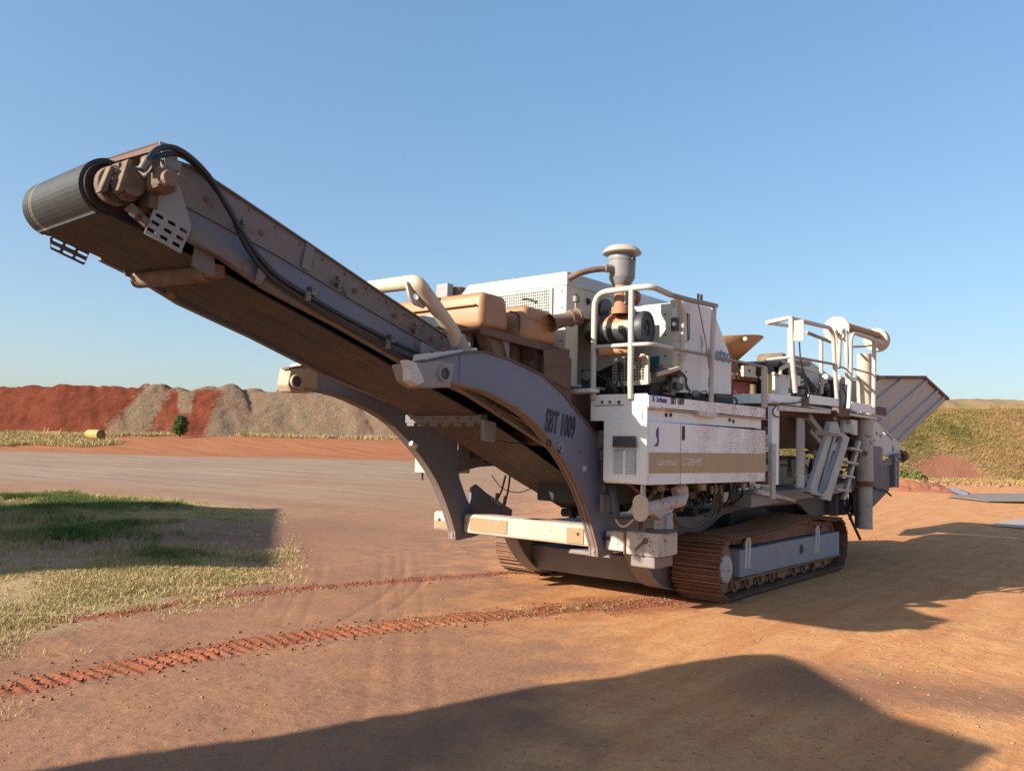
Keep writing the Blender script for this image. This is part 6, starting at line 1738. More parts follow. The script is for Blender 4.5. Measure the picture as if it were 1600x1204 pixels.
MB().lathe([(0, 0), (0.10, 0), (0.115, 0.03), (0.115, 0.4), (0.10, 0.43), (0, 0.43)], (4.095, 1.000, 3.197), (0, 1, 0), seg=26).done('feed_pulley', 'tan_steel', crusher, smooth=True)
MB().cyl((3.535, 0.900, 3.040), (3.743, 0.800, 2.924), 0.09, seg=18).done('drive_unit', 'dark', crusher, smooth=True)
MB().box(*sorted(((2.619, 2.893)[0], (2.945, 2.921)[0])), 0.7, 0.9, 2.3, 3.0).done('drive_housing', 'dark', crusher, bevel=0.01)
MB().tube([(2.789, 0.550, 2.809), (2.788, 0.550, 2.920), (3.103, 0.550, 3.005)], 0.03, 10, fillet=0.04).done('elbow_pipe', 'cream', crusher, smooth=True)
MB().py([(1.987, 2.770), (2.463, 2.792), (2.462, 2.505), (1.988, 2.492)], 0.30, 0.34).done('kick_panel', 'white_dusty', crusher, bevel=0.004)
MB().beam((1.922, 0.300, 2.774), (2.098, 0.300, 2.762), 0.04, 0.03).done('panel_tab', 'steel', crusher)
for (a, b, r__) in (((5.201, 0.700, 2.878), (5.197, 0.700, 2.501), 0.05), ((5.421, 0.700, 2.981), (5.480, 0.700, 2.570), 0.07), ((5.808, 0.700, 2.811), (5.803, 0.700, 2.477), 0.06), ((5.211, 0.800, 2.827), (5.301, 0.800, 2.562), 0.04)):
    MB().cyl(a, b, r__, seg=12).done('hydraulic_motor', 'dark', crusher, smooth=True)
for p in ((4.820, 0.600, 2.963), (5.442, 0.600, 3.001)):
    MB().lathe([(0, -0.03), (0.04, -0.02), (0.055, 0), (0.04, 0.02), (0, 0.03)], p, (-1, -0.4, 0), seg=14).done('lamp', 'white_clean', crusher, smooth=True)
MB().py([(5.540, 3.031), (6.284, 3.011), (6.381, 2.504), (5.532, 2.506)], 0.58, 0.62).done('control_panel', 'slate_lit', crusher, bevel=0.004)
MB().cyl((5.610, 0.570, 2.893), (5.579, 0.560, 2.890), 0.02, seg=10).done('knob', 'dark', crusher)
hose([(3.743, 0.500, 2.864), (4.098, 0.500, 2.671), (4.671, 0.550, 2.575), (5.119, 0.600, 2.442)], 0.014, 'hydraulic_hose', 'hose', crusher)
hose([(5.603, 0.600, 2.904), (5.521, 0.500, 2.678), (5.388, 0.500, 2.454)], 0.012, 'hydraulic_hose', 'hose', crusher)

# ---------- rear walkway with handrails ----------
YR = -0.02
rp = MB().pz([(1.26, YR+0.02), (5.95, YR+0.02), (5.95, 0.75), (1.26, 0.75)], 2.34, 2.355).done('rear_walkway', 'white_dusty', crusher)
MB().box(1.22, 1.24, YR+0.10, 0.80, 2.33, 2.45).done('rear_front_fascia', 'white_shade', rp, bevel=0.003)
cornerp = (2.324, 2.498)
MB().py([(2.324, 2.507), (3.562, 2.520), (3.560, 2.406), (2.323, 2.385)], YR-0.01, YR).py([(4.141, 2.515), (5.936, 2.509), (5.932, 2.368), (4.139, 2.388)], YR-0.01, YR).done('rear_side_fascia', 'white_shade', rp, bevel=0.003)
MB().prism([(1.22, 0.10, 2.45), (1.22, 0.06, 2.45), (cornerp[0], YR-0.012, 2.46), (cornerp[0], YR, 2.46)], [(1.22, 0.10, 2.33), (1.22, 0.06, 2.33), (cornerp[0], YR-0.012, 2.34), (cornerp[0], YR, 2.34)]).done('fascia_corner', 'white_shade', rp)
MB().prism([T3((cornerp[0], YR-0.014, 2.46), (-0.22, 0.012, 0)), (cornerp[0], YR-0.016, 2.46), (cornerp[0], YR-0.016, 2.34), T3((cornerp[0], YR-0.014, 2.34), (-0.22, 0.012, 0))], [T3((cornerp[0], YR-0.018, 2.46), (-0.22, 0.008, 0)), (cornerp[0], YR-0.022, 2.46), (cornerp[0], YR-0.022, 2.34), T3((cornerp[0], YR-0.018, 2.34), (-0.22, 0.008, 0))]).done('rusted_corner', 'rust_brown', rp)
MB().py([(5.330, 2.509), (5.900, 2.507), (5.896, 2.366), (5.327, 2.373)], YR-0.02, YR-0.011).done('rusted_fascia_end', 'rust_brown', rp)
MB().py([(1.396, 2.310), (3.290, 2.337), (3.290, 2.290), (1.396, 2.244)], 0.0, 0.05).py([(3.964, 2.360), (5.500, 2.349), (5.498, 2.297), (3.963, 2.302)], 0.0, 0.05).done('rear_deck_beam', 'white_dusty', rp)
MB().box(1.3, 5.8, 0.30, 0.40, 2.22, 2.34).done('deck_joist', 'rust_brown', rp)
rx = lambda pts, r=0.026, m='white_rail', fil=0.08: rail(pts, r, m, fil, rp)
A0 = (1.679, -0.040, 3.463)
rx([(1.720, 0.297, 3.435), (1.731, -0.020, 3.480)], 0.030, 'white_rail', 0)
rx([(1.731, -0.020, 3.497), (1.774, -0.020, 2.943), (1.885, -0.020, 2.504)], 0.034, 'white_rail', 0.2)
rx([(1.775, -0.020, 3.469), (3.218, -0.020, 3.531), (3.353, -0.020, 3.435), (3.402, -0.020, 3.007), (3.506, -0.020, 2.488)], 0.030, 'white_rail', 0.25)
rx([(1.797, -0.020, 2.971), (3.402, -0.020, 3.016)], 0.018, 'rail_worn', 0)
rx([(1.720, 0.297, 3.435), (3.719, 0.780, 3.682)], 0.026, 'white_dusty', 0)
rx([(4.236, 0.700, 3.639), (5.365, 0.700, 3.611)], 0.028, 'rail_worn', 0)
rx([(1.720, 0.306, 2.937), (1.871, 0.000, 2.979)], 0.020, 'white_rail', 0)
rx([(3.362, 0.750, 3.096), (5.422, 0.700, 3.003), (6.286, 0.700, 3.026)], 0.016, 'white_rail', 0.05)
rx([(3.668, 0.750, 3.633), (3.615, 0.720, 2.644)], 0.036, 'white_rail', 0)
rx([(4.959, 0.720, 3.610), (4.951, 0.720, 2.701)], 0.034, 'white_rail', 0)
# gate hoops
rx([(3.738, 0.100, 3.527), (3.853, 0.100, 3.580), (3.939, 0.120, 3.356), (4.021, 0.120, 3.010)], 0.026, 'white_rail', 0.1)
rx([(4.021, 0.120, 3.050), (3.874, 0.050, 3.540), (3.961, 0.040, 3.619), (3.983, 0.000, 3.530), (3.942, -0.020, 3.056), (4.029, 0.000, 2.772)], 0.028, 'white_rail', 0.12)
rx([(3.894, -0.060, 2.394), (3.993, -0.060, 2.962), (4.001, -0.060, 3.450), (4.123, -0.060, 3.563), (4.495, -0.060, 3.577), (5.678, -0.060, 3.578)], 0.032, 'white_rail', 0.20)
rx([(5.185, -0.060, 3.565), (5.124, -0.060, 2.477)], 0.034, 'white_rail', 0)
rx([(4.087, -0.040, 3.019), (5.240, -0.040, 3.016), (5.806, -0.040, 3.008)], 0.014, 'rail_worn', 0)
rx([(3.629, 0.000, 3.009), (4.213, 0.000, 3.002)], 0.014, 'rail_worn', 0)
rx([(4.687, 0.200, 2.908), (6.513, 0.200, 3.084)], 0.018, 'white_rail', 0)
rx([(4.789, 0.200, 3.433), (5.776, 0.300, 3.555), (5.936, 0.200, 3.589), (6.173, 0.100, 3.598)], 0.020, 'white_rail', 0.05)
MB().px([(-0.038, 3.438), (-0.182, 3.444), (-0.182, 3.167), (-0.038, 3.168)], 1.74, 1.755).done('notice_plate', 'white_sun', rp, bevel=0.003)
hose([(2.076, 0.000, 3.198), (2.121, 0.000, 2.978), (2.284, 0.000, 2.731), (2.344, -0.030, 2.560), (2.269, -0.040, 2.451), (1.903, -0.030, 2.370), (1.438, 0.000, 2.336)], 0.010, 'cable', 'hose', crusher)
hose([(1.313, 0.000, 2.313), (1.191, 0.000, 2.242), (1.211, 0.000, 2.179), (1.375, 0.000, 2.154)], 0.010, 'cable', 'hose', crusher)
# the plated gate sign is bolted to the corner post: sits left of it
# roll cover: two white end discs with a rusty half shell between them
d1 = Vector((4.019, 0.160, 3.625)); d2 = Vector((6.054, 0.160, 3.689))
rc = MB().cyl(d1, d1+Vector((0.03, 0, 0)), 0.198, seg=40).done('end_disc', 'white_sun', crusher, smooth=True, bevel=0.006)
dd2 = Vector((d2.x, d2.y, d2.z))
MB().cyl(dd2+Vector((-0.05, 0, 0)), dd2, 0.198, seg=40).cyl(dd2, dd2+Vector((0.12, 0, 0)), 0.2, seg=40).done('end_disc', 'cream', crusher, smooth=True, bevel=0.006)
sh_ = MB()
half = [(0.12*math.cos(R_(a)), 0.04+0.10*math.sin(R_(a))) for a in range(0, 181, 15)]
lp1 = [(d1.x+0.03, d1.y+a, d1.z+b) for a, b in half]; lp2 = [(dd2.x-0.05, dd2.y+a, dd2.z+b) for a, b in half]
sh_.prism(lp1, lp2)
sh_.done('roll_cover', 'rust_orange', crusher, smooth=True)
for k in range(9):
    t = 0.15+0.09*k; c = d1.lerp(dd2, t)
    MB().cyl(c+Vector((0, 0.02, 0.13)), c+Vector((0.05, 0.02, 0.155)), 0.02, seg=8).done('cover_lug', 'rust_orange', crusher)

# ---------- lift column ----------
cb, ct_ = Vector((5.250, 0.120, 0.534)), Vector((5.317, 0.120, 3.549))
colm = MB().cyl(cb, Vector((cb.x, cb.y, 2.30)), 0.108, seg=28).cyl((cb.x, cb.y, 2.30), (cb.x, cb.y, 3.36), 0.112, seg=28).done('lift_column', 'mudwhite', crusher, smooth=True)
MB().cyl((cb.x, cb.y, 2.42), (cb.x, cb.y, 3.36), 0.114, seg=28).done('column_top', 'cream', colm, smooth=True)
MB().cyl((cb.x, cb.y, cb.z-0.02), (cb.x, cb.y, 1.20), 0.112, seg=28).cyl((cb.x, cb.y, 1.28), (cb.x, cb.y, 2.28), 0.128, seg=28).done('column_sleeve', 'mudwhite', colm, smooth=True)
MB().cyl((cb.x, cb.y, 1.20), (cb.x, cb.y, 1.285), 0.14, seg=28).done('column_collar', 'rust', colm, smooth=True)
MB().cyl((4.812, -0.010, 1.732), (4.779, -0.020, 1.732), 0.045, seg=16).done('column_hole', 'rust', colm)
MB().box(cb.x-0.03, cb.x+0.13, cb.y-0.02, cb.y+0.16, 0.52, 1.18).done('column_shoe', 'brown_dark', colm)
hose([(5.674, 0.100, 1.165), (6.177, 0.100, 1.132), (6.627, 0.100, 1.010)], 0.018, 'hydraulic_hose', 'hose', crusher)
MB().cyl((4.810, 0.300, 0.889), (4.268, -0.100, 0.436), 0.022, seg=8).done('drag_hose', 'hose', crusher, smooth=True)
for (a, b) in (((5.060, 0.400, 1.163), (4.964, 0.300, 0.781)), ((5.316, 0.400, 1.210), (5.346, 0.350, 0.845)), ((5.578, 0.400, 1.227), (5.056, 0.300, 0.674))):
    A = Vector(a); B = Vector(b)
    hose([A, A.lerp(B, 0.5)+Vector((0.12, 0, -0.05)), B], 0.022, 'hydraulic_hose', 'hose', crusher)
MB().box(5.0, 6.3, 0.9, 2.2, 0.72, 1.5).done('rear_machinery', 'dark', crusher, bevel=0.04)
MB().box(5.0, 5.15, 0.5, 0.62, 0.7, 1.3).box(5.35, 5.50, 0.5, 0.60, 0.7, 1.3).done('rear_strut', 'navy', crusher, bevel=0.008)

# ---------- posts, chute and cabinets under the rear walkway ----------
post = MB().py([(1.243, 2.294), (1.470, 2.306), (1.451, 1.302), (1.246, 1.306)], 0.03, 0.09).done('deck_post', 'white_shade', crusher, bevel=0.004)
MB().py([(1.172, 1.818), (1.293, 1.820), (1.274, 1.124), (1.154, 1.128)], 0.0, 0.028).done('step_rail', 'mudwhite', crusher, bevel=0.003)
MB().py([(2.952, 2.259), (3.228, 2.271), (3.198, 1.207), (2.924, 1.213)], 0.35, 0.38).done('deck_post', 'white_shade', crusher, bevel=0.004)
MB().beam((3.194, 0.300, 2.251), (4.025, 0.300, 1.894), 0.07, 0.09).beam((4.476, 0.750, 2.082), (5.242, 0.750, 1.804), 0.05, 0.07).done('deck_brace', 'white_dusty', crusher, bevel=0.004)
MB().py([(3.835, 2.332), (7.365, 2.496), (7.350, 1.636), (5.965, 1.742), (5.100, 1.798), (3.836, 1.770)], 1.0, 1.06).done('feed_chute_side', 'brown_dark', crusher)
MB().py([(4.991, 1.786), (6.176, 1.779), (6.580, 1.587), (5.848, 1.652)], 0.95, 0.99).done('chute_lip', 'rust_brown', crusher)
MB().py([(3.140, 1.615), (3.743, 1.618), (3.742, 1.227), (3.140, 1.229)], 0.70, 1.0).done('green_cabinet', 'green_grey', crusher, bevel=0.008)
MB().py([(3.188, 1.540), (3.410, 1.540), (3.410, 1.511), (3.188, 1.512)], 0.688, 0.696).done('cabinet_slot', 'dark', crusher)
MB().py([(3.090, 1.653), (3.717, 1.667), (3.717, 1.618), (3.090, 1.615)], 0.66, 1.0).done('cabinet_top', 'dark', crusher)
MB().py([(4.385, 1.617), (5.139, 1.610), (5.016, 1.250), (4.383, 1.210)], 0.80, 1.1).done('pale_box', 'white_dusty', crusher, bevel=0.006)
MB().py([(4.358, 1.516), (4.470, 1.515), (4.469, 1.474), (4.358, 1.475)], 0.785, 0.797).done('box_slot', 'dark', crusher)
hose([(4.118, 0.600, 1.632), (4.228, 0.600, 1.512), (4.283, 0.600, 1.371), (4.396, 0.600, 1.269)], 0.012, 'cable', 'hose', crusher)
hose([(4.007, 0.600, 1.345), (4.088, 0.550, 1.316), (4.370, 0.500, 1.354), (4.810, 0.500, 1.267)], 0.016, 'hydraulic_hose', 'hose', crusher)

# ---------- folded boarding ladder ----------
lad = MB()
LX = -0.10
def q4(a, b, c, d, m, nm, th=0.03, par=None, bv=0.004):
    return MB().prism([a, b, c, d], [T3(a, (0, th, 0)), T3(b, (0, th, 0)), T3(c, (0, th, 0)), T3(d, (0, th, 0))]).done(nm, m, par or crusher, bevel=bv)
ladder = q4((2.771, -0.140, 1.999), (2.979, -0.140, 2.005), (2.294, -0.140, 1.167), (2.036, -0.140, 1.207), 'ladder', 'boarding_ladder', 0.06)
q4((3.226, -0.200, 1.976), (3.505, -0.200, 1.946), (2.687, -0.200, 1.072), (2.340, -0.200, 1.109), 'ladder', 'stile', 0.08, ladder)
q4((3.001, -0.150, 1.970), (3.108, -0.150, 1.973), (2.483, -0.150, 1.145), (2.386, -0.150, 1.156), 'ladder', 'stile', 0.03, ladder)
q4((4.562, 0.000, 1.929), (4.688, 0.000, 1.912), (3.972, 0.000, 1.036), (3.828, 0.000, 1.040), 'ladder', 'stile', 0.05, ladder)
q4((2.735, -0.170, 2.034), (3.319, -0.170, 2.015), (3.599, -0.170, 1.948), (2.734, -0.170, 1.963), 'ladder', 'top_step', 0.20, ladder)
q4((1.954, -0.170, 1.211), (2.826, -0.170, 1.065), (2.750, -0.170, 1.120), (2.046, -0.170, 1.258), 'ladder', 'bottom_step', 0.12, ladder)
for k in range(4):
    t = 0.12+0.25*k
    a = Vector((3.756, -0.120, 1.895)).lerp(Vector((2.975, -0.120, 1.111)), t); b = Vector((4.624, 0.000, 1.870)).lerp(Vector((3.943, 0.000, 1.056)), t)
    MB().beam(a, b, 0.10, 0.035).done('ladder_rung', 'ladder', ladder, bevel=0.004)
    a = Vector((3.096, -0.100, 1.881)).lerp(Vector((2.430, -0.100, 1.178)), t); b = Vector((3.409, -0.140, 1.851)).lerp(Vector((2.660, -0.140, 1.121)), t)
    if k in (1, 3): MB().beam(a, b, 0.05, 0.03).done('ladder_rung', 'ladder', ladder, bevel=0.004)
MB().tube([(2.617, -0.210, 2.013), (3.034, -0.210, 1.989), (3.137, -0.220, 1.938), (2.946, -0.220, 1.702), (2.430, -0.220, 1.201), (2.307, -0.220, 1.154), (1.963, -0.200, 1.196)], 0.016, 10, fillet=0.09).done('grab_rail', 'ladder', ladder, smooth=True)
q4((3.079, -0.080, 2.171), (3.348, -0.080, 2.172), (3.484, -0.080, 2.019), (2.973, -0.080, 2.041), 'ladder', 'ladder_head', 0.08, ladder)
q4((3.749, -0.050, 2.216), (4.041, -0.050, 2.218), (4.157, -0.050, 2.028), (3.660, -0.050, 2.033), 'teal_grey', 'ladder_head', 0.06, ladder)
q4((4.263, 0.020, 2.246), (4.570, 0.020, 2.239), (4.566, 0.020, 2.009), (4.319, 0.020, 2.022), 'white_dusty', 'hinge_plate', 0.04, ladder)
MB().cyl((3.891, -0.060, 2.193), (3.797, -0.090, 2.189), 0.03, seg=14).cyl((3.210, -0.090, 2.213), (3.120, -0.120, 2.209), 0.03, seg=14).done('ladder_pivot', 'steel', ladder, smooth=True)
q4((3.023, -0.160, 1.863), (3.184, -0.160, 1.884), (3.101, -0.160, 1.756), (2.916, -0.160, 1.754), 'white_dusty', 'ladder_latch', 0.03, ladder)
q4((3.497, -0.050, 2.393), (3.723, -0.050, 2.395), (3.692, -0.050, 2.252), (3.495, -0.050, 2.262), 'brown_dark', 'ladder_mount', 0.10, ladder)
q4((3.694, -0.050, 2.365), (3.984, -0.050, 2.360), (3.982, -0.050, 2.264), (3.692, -0.050, 2.271), 'rust_brown', 'ladder_mount', 0.10, ladder)

# ---------- rear: feed hopper and its frame ----------
hA_, hB_, hC_, hD_, hE_ = Vector((4.357, -0.050, 2.893)), Vector((8.354, -0.050, 3.209)), Vector((10.197, -0.050, 2.913)), Vector((8.301, 0.350, 1.978)), Vector((5.640, 0.350, 2.357))
nrm_ = (hB_-hA_).cross(hE_-hA_).normalized()
if nrm_.y > 0: nrm_ = -nrm_
nrm_ = (hC_-hB_).cross(hD_-hB_).normalized()
if nrm_.y > 0: nrm_ = -nrm_
def onto(p):
    w_ = p-CAM; return CAM+w_*(nrm_.dot(hB_-CAM)/nrm_.dot(w_))
hA_ = onto(hA_); hE_ = onto(hE_)
hm = paint('hopper_grey_paint', (0.43, 0.445, 0.47), 0.55, 0.10, 0.05, streak=0.3)
M['hopper'] = hm
hop = MB().prism([hA_, hB_, hC_, hD_, hE_], [p-nrm_*0.02 for p in (hA_, hB_, hC_, hD_, hE_)]).done('feed_hopper', hm, crusher)
dirv = (hC_-hD_).normalized()
for (pa, ln) in (((6.020, 0.340, 2.263), 1), ((6.864, 0.340, 2.111), 1), ((7.580, 0.340, 2.012), 1), ((8.001, 0.340, 1.973), 1), ((5.488, 0.250, 2.564), 1)):
    pass
def ribline(t0, w=0.05):
    """rib parallel to the rear edge, from bottom edge to the top edge"""
    a = hE_.lerp(hD_, t0)
    # clip against top polyline in hopper plane
    for k in range(400):
        q_ = a+dirv*(k*0.02)
        inside = True
        for (u_, v_) in ((hA_, hB_), (hB_, hC_)):
            e_ = v_-u_
            if (e_.cross(q_-u_)).dot(nrm_)*sgn < 0: inside = False
        if not inside: break
    return a, q_
cen = (hA_+hB_+hC_+hD_+hE_)/5
sgn = 1 if ((hB_-hA_).cross(cen-hA_)).dot(nrm_) > 0 else -1
for t0 in (-0.55, -0.05, 0.33, 0.66, 0.88):
    if t0 < 0:
        a = hE_+(hA_-hE_)*(-t0)
        for k in range(400):
            q_ = a+dirv*(k*0.02)
            if ((hB_-hA_).cross(q_-hA_)).dot(nrm_)*sgn < 0: break
    else:
        a, q_ = ribline(t0)
    MB().beam(a+nrm_*0.022, q_+nrm_*0.022, 0.045, 0.045, up=nrm_).done('hopper_rib', hm, hop, bevel=0.004)
MB().beam(hA_+nrm_*0.01+Vector((0,0,0.01)), hB_+nrm_*0.01+Vector((0,0,0.01)), 0.08, 0.06, up=(0, 0, 1)).beam(hB_+nrm_*0.01, hC_+nrm_*0.01, 0.07, 0.05, up=(0, 0, 1)).done('hopper_rim', 'rust_brown', hop)
# other walls
def mir(p): return Vector((p.x, 3.3-p.y, p.z))
MB().prism([mir(p) for p in (hA_, hB_, hC_, hD_, hE_)], [mir(p)+Vector((0, 0.02, 0)) for p in (hA_, hB_, hC_, hD_, hE_)]).done('hopper_wall', hm, hop)
MB().prism([hC_, hD_, mir(hD_), mir(hC_)], [hC_+Vector((0.02, 0, 0)), hD_+Vector((0.02, 0, 0)), mir(hD_)+Vector((0.02, 0, 0)), mir(hC_)+Vector((0.02, 0, 0))]).done('hopper_wall', hm, hop)
# sunlit inner cheek by the column
MB().py([(6.179, 3.014), (7.685, 3.154), (6.458, 2.806), (6.177, 2.867)], 0.60, 0.62).done('inner_cheek', 'cream', hop)
# perforated white chassis rail
rail_pts = [(5.903, 2.259), (6.119, 2.289), (7.556, 1.930), (7.804, 1.732), (7.503, 1.635), (7.255, 1.634), (6.400, 1.742), (5.891, 1.759)]
def c2(px): return px
holes = []
def quad_h(a, b, c, d): holes.append([a, b, c, d])
quad_h((6.486, 2.157), (7.066, 2.025), (7.065, 1.979), (6.485, 2.101))
quad_h((6.078, 2.112), (6.187, 2.093), (6.186, 2.049), (6.077, 2.068))
quad_h((6.297, 2.074), (6.408, 2.054), (6.407, 2.010), (6.296, 2.029))
e0 = (7.100, 1.818); holes.append(slot(e0[0], e0[1], 0.13, 0.11, 6))
e1 = (6.002, 1.957); holes.append(slot(e1[0], e1[1], 0.08, 0.055, 6))
link('feeder_frame', curve_mesh('feeder_frame', [rail_pts]+holes, 0.03, planeY(0.2)), 'white', crusher)
MB().py([(6.183, 2.214), (7.662, 1.848), (7.657, 1.706), (6.172, 1.783)], 0.30, 0.34).done('frame_back', 'dark', crusher)
MB().lathe([(0, 0), (0.07, 0.0), (0.09, 0.03), (0.09, 0.09), (0.05, 0.12), (0, 0.12)], (7.675, 0.200, 1.707), (0, -1, 0), seg=18).done('rear_pulley_bearing', 'brown_dark', crusher, smooth=True)
MB().tube([(7.315, 0.150, 1.659), (7.649, 0.150, 1.590), (7.624, 0.120, 1.708), (7.373, 0.120, 1.800)], 0.02, 8, fillet=0.08).done('hydraulic_hose', 'hose', crusher, smooth=True)
# blue-grey rear side plates
MB().py([(5.749, 1.491), (7.235, 1.728), (7.215, 1.139), (6.815, 1.148), (5.735, 0.948)], 0.15, 0.18).done('rear_side_plate', 'slate_dusty', crusher, bevel=0.004)
MB().py([(5.681, 1.503), (7.038, 1.727), (7.034, 1.590), (5.679, 1.428)], 0.11, 0.148).done('rear_plate_edge', 'navy', crusher)
rse = MB().py([(6.805, 1.726), (7.086, 1.751), (7.065, 1.145), (6.786, 1.151)], 0.08, 0.145).done('rear_corner_angle', 'navy', crusher)
for py_ in ((6.812, 0.070, 1.636), (6.806, 0.070, 1.478), (6.801, 0.070, 1.332), (6.797, 0.070, 1.197)):
    MB().cyl(py_, T3(py_, (0, -0.02, 0)), 0.022, seg=8).done('bolt', 'white_clean', rse)
MB().py([(5.655, 1.854), (6.084, 1.861), (6.075, 1.524), (5.646, 1.482)], 0.10, 0.22).done('rear_cylinder_mount', 'navy', crusher, bevel=0.006)
MB().cyl((6.154, 0.140, 1.829), (6.072, 0.140, 1.523), 0.05, seg=14).done('rear_cylinder', 'slate_lit', crusher, smooth=True)
# dark plate that slopes down behind the column
MB().py([(6.599, 1.355), (7.646, 1.070), (6.622, 0.791), (5.943, 0.818), (5.448, 1.367)], 0.40, 0.45).done('rear_chute_plate', 'slate_dusty', crusher)
MB().py([(6.097, 2.266), (7.264, 2.191), (7.229, 0.778), (6.846, 0.506), (6.206, 0.706)], 0.6, 0.68).done('rear_bulkhead', 'brown_dark', crusher)

# ---------- far-side power cabinet glimpsed beyond the far arm ----------
fcx = Vector((-1.900, 3.063, 1.491))
MB().box(-1.90, -1.4, *sorted(((3.195, 1.487)[0], (2.743, 1.501)[0])), (3.112, 1.367)[1], (3.125, 1.658)[1]).done('far_cabinet', 'cream', crusher, bevel=0.01)
MB().cyl((-1.800, 3.160, 1.364), (-1.800, 3.155, 1.272), 0.012, seg=8).cyl((-1.800, 3.018, 1.370), (-1.800, 3.004, 1.317), 0.016, seg=8).done('cabinet_foot', 'dark', crusher)
# bits seen through the opening under the belt
MB().box(-0.75, -0.25, 2.0, 2.7, 1.48, 1.56).done('tail_cross_tube', 'rust_brown', crusher)
hose([(-0.900, 2.597, 1.346), (-0.900, 2.654, 1.160), (-0.900, 2.724, 1.037)], 0.012, 'hydraulic_hose', 'hose', crusher)
hose([(-0.900, 2.524, 1.349), (-0.900, 2.550, 1.166), (-0.900, 2.597, 1.004)], 0.012, 'hydraulic_hose', 'hose', crusher)
MB().cyl((-0.900, 2.727, 1.117), (-0.900, 2.734, 1.012), 0.022, seg=8).cyl((-0.900, 2.589, 1.084), (-0.900, 2.606, 0.980), 0.022, seg=8).done('hose_fitting', 'tan_steel', crusher)
MB().px([(2.997, 1.117), (2.908, 1.073), (2.680, 0.974), (2.542, 0.919), (2.550, 0.839), (2.997, 0.807)], -0.86, -0.82).done('tail_bracket', 'slate_dusty', crusher)
hose([(-0.800, 2.917, 1.333), (-0.800, 2.729, 1.178), (-0.800, 2.466, 1.136), (-0.800, 2.184, 1.221)], 0.006, 'cable', 'hose', crusher)
MB().cyl((-0.900, 1.697, 0.946), (-0.900, 1.405, 0.966), 0.05, seg=12).cyl((-0.950, 1.551, 0.959), (-0.950, 1.496, 0.962), 0.07, seg=12).done('tail_bearing', 'dark', crusher, smooth=True)

# ------------------------------------------------------------------ THINGS ROUND THE YARD
# small bushy tree at the foot of the heap
tb = Vector((46.444, 96.644, 2.313)); tb.z = float(ground_h(np.array([tb.x]), np.array([tb.y]))[0])
tree = empty('small_tree', tuple(tb), 'small bushy green tree growing alone at the foot of the red spoil heap', 'tree')
tk_ = MB().cyl(tb, tb+Vector((0.1, 0, 1.6)), 0.12, 0.07, seg=8)
for a in range(6):
    an = a*1.05; tk_.cyl(tb+Vector((0.05, 0, 0.8+0.1*a)), tb+Vector((0.9*math.cos(an), 0.9*math.sin(an), 1.7+0.25*a)), 0.05, 0.02, seg=6)
tk_.done('trunk', 'rust_brown', tree)
nl = 14000
cl = []
for k in range(70):
    a = rng.random()*6.283; h = rng.random(); rad = (0.85*(1-(abs(h-0.42))**1.4*1.3))*math.sqrt(rng.random())
    cl.append((tb.x+rad*math.cos(a), tb.y+rad*math.sin(a), tb.z+0.6+2.1*h, 0.20+0.22*rng.random()))
cl = np.array(cl)
ci = rng.integers(0, len(cl), nl)
off = rng.normal(size=(nl, 3)); off /= np.linalg.norm(off, axis=1)[:, None]; off *= (rng.random(nl)**0.4)[:, None]
P = cl[ci, :3]+off*cl[ci, 3:4]
s_ = 0.07+0.06*rng.random(nl)
u = rng.normal(size=(nl, 3)); u /= np.linalg.norm(u, axis=1)[:, None]
w = np.cross(u, rng.normal(size=(nl, 3))); w /= np.linalg.norm(w, axis=1)[:, None]
V = np.stack([P-u*s_[:, None], P+w*s_[:, None]*0.6, P+u*s_[:, None], P-w*s_[:, None]*0.6], 1).reshape(-1, 3)
F4 = (np.arange(nl)*4)[:, None]+np.array([0, 1, 2, 3])
M['leaf'] = grassmat('tree_leaf', [(0, (0.08, 0.12, 0.035)), (1, (0.20, 0.25, 0.085))], 0.35)
np_mesh('crown', V, F4, 'leaf', parent=tree, attrs={'tint': np.repeat(rng.random(nl), 4)}, smooth=False)
# low green shrubs
def shrub(name, c, rx, h, label, nn=1800, mat='bank_grass'):
    c = Vector(c); c.z = float(ground_h(np.array([c.x]), np.array([c.y]))[0])
    off = rng.normal(size=(nn, 3)); off /= np.linalg.norm(off, axis=1)[:, None]; off *= (rng.random(nn)**0.35)[:, None]
    off[:, 2] = np.abs(off[:, 2])
    lum = 1+0.25*np.sin(off[:, 0:1]*5+1)*np.cos(off[:, 1:2]*4)
    P = np.array(c)+off*np.array([rx, rx, h])*lum
    s_ = 0.05+0.05*rng.random(nn)
    u = rng.normal(size=(nn, 3)); u /= np.linalg.norm(u, axis=1)[:, None]
    w = np.cross(u, rng.normal(size=(nn, 3))); w /= np.linalg.norm(w, axis=1)[:, None]
    V = np.stack([P-u*s_[:, None], P+w*s_[:, None]*0.6, P+u*s_[:, None], P-w*s_[:, None]*0.6], 1).reshape(-1, 3)
    F4 = (np.arange(nn)*4)[:, None]+np.array([0, 1, 2, 3])
    o = np_mesh(name, V, F4, mat, attrs={'tint': np.repeat(0.30*rng.random(nn), 4)}, smooth=False)
    tag(o, label, 'shrub')
    return o
shrub('shrub', (52.572, 10.919, 0.626), 0.6, 0.65, 'low round green shrub at the foot of the grass bank beside the hopper')
shrub('shrub', (54.100, 12.210, 0.565), 0.6, 0.7, 'small dull green shrub half hidden behind the rear of the crusher')

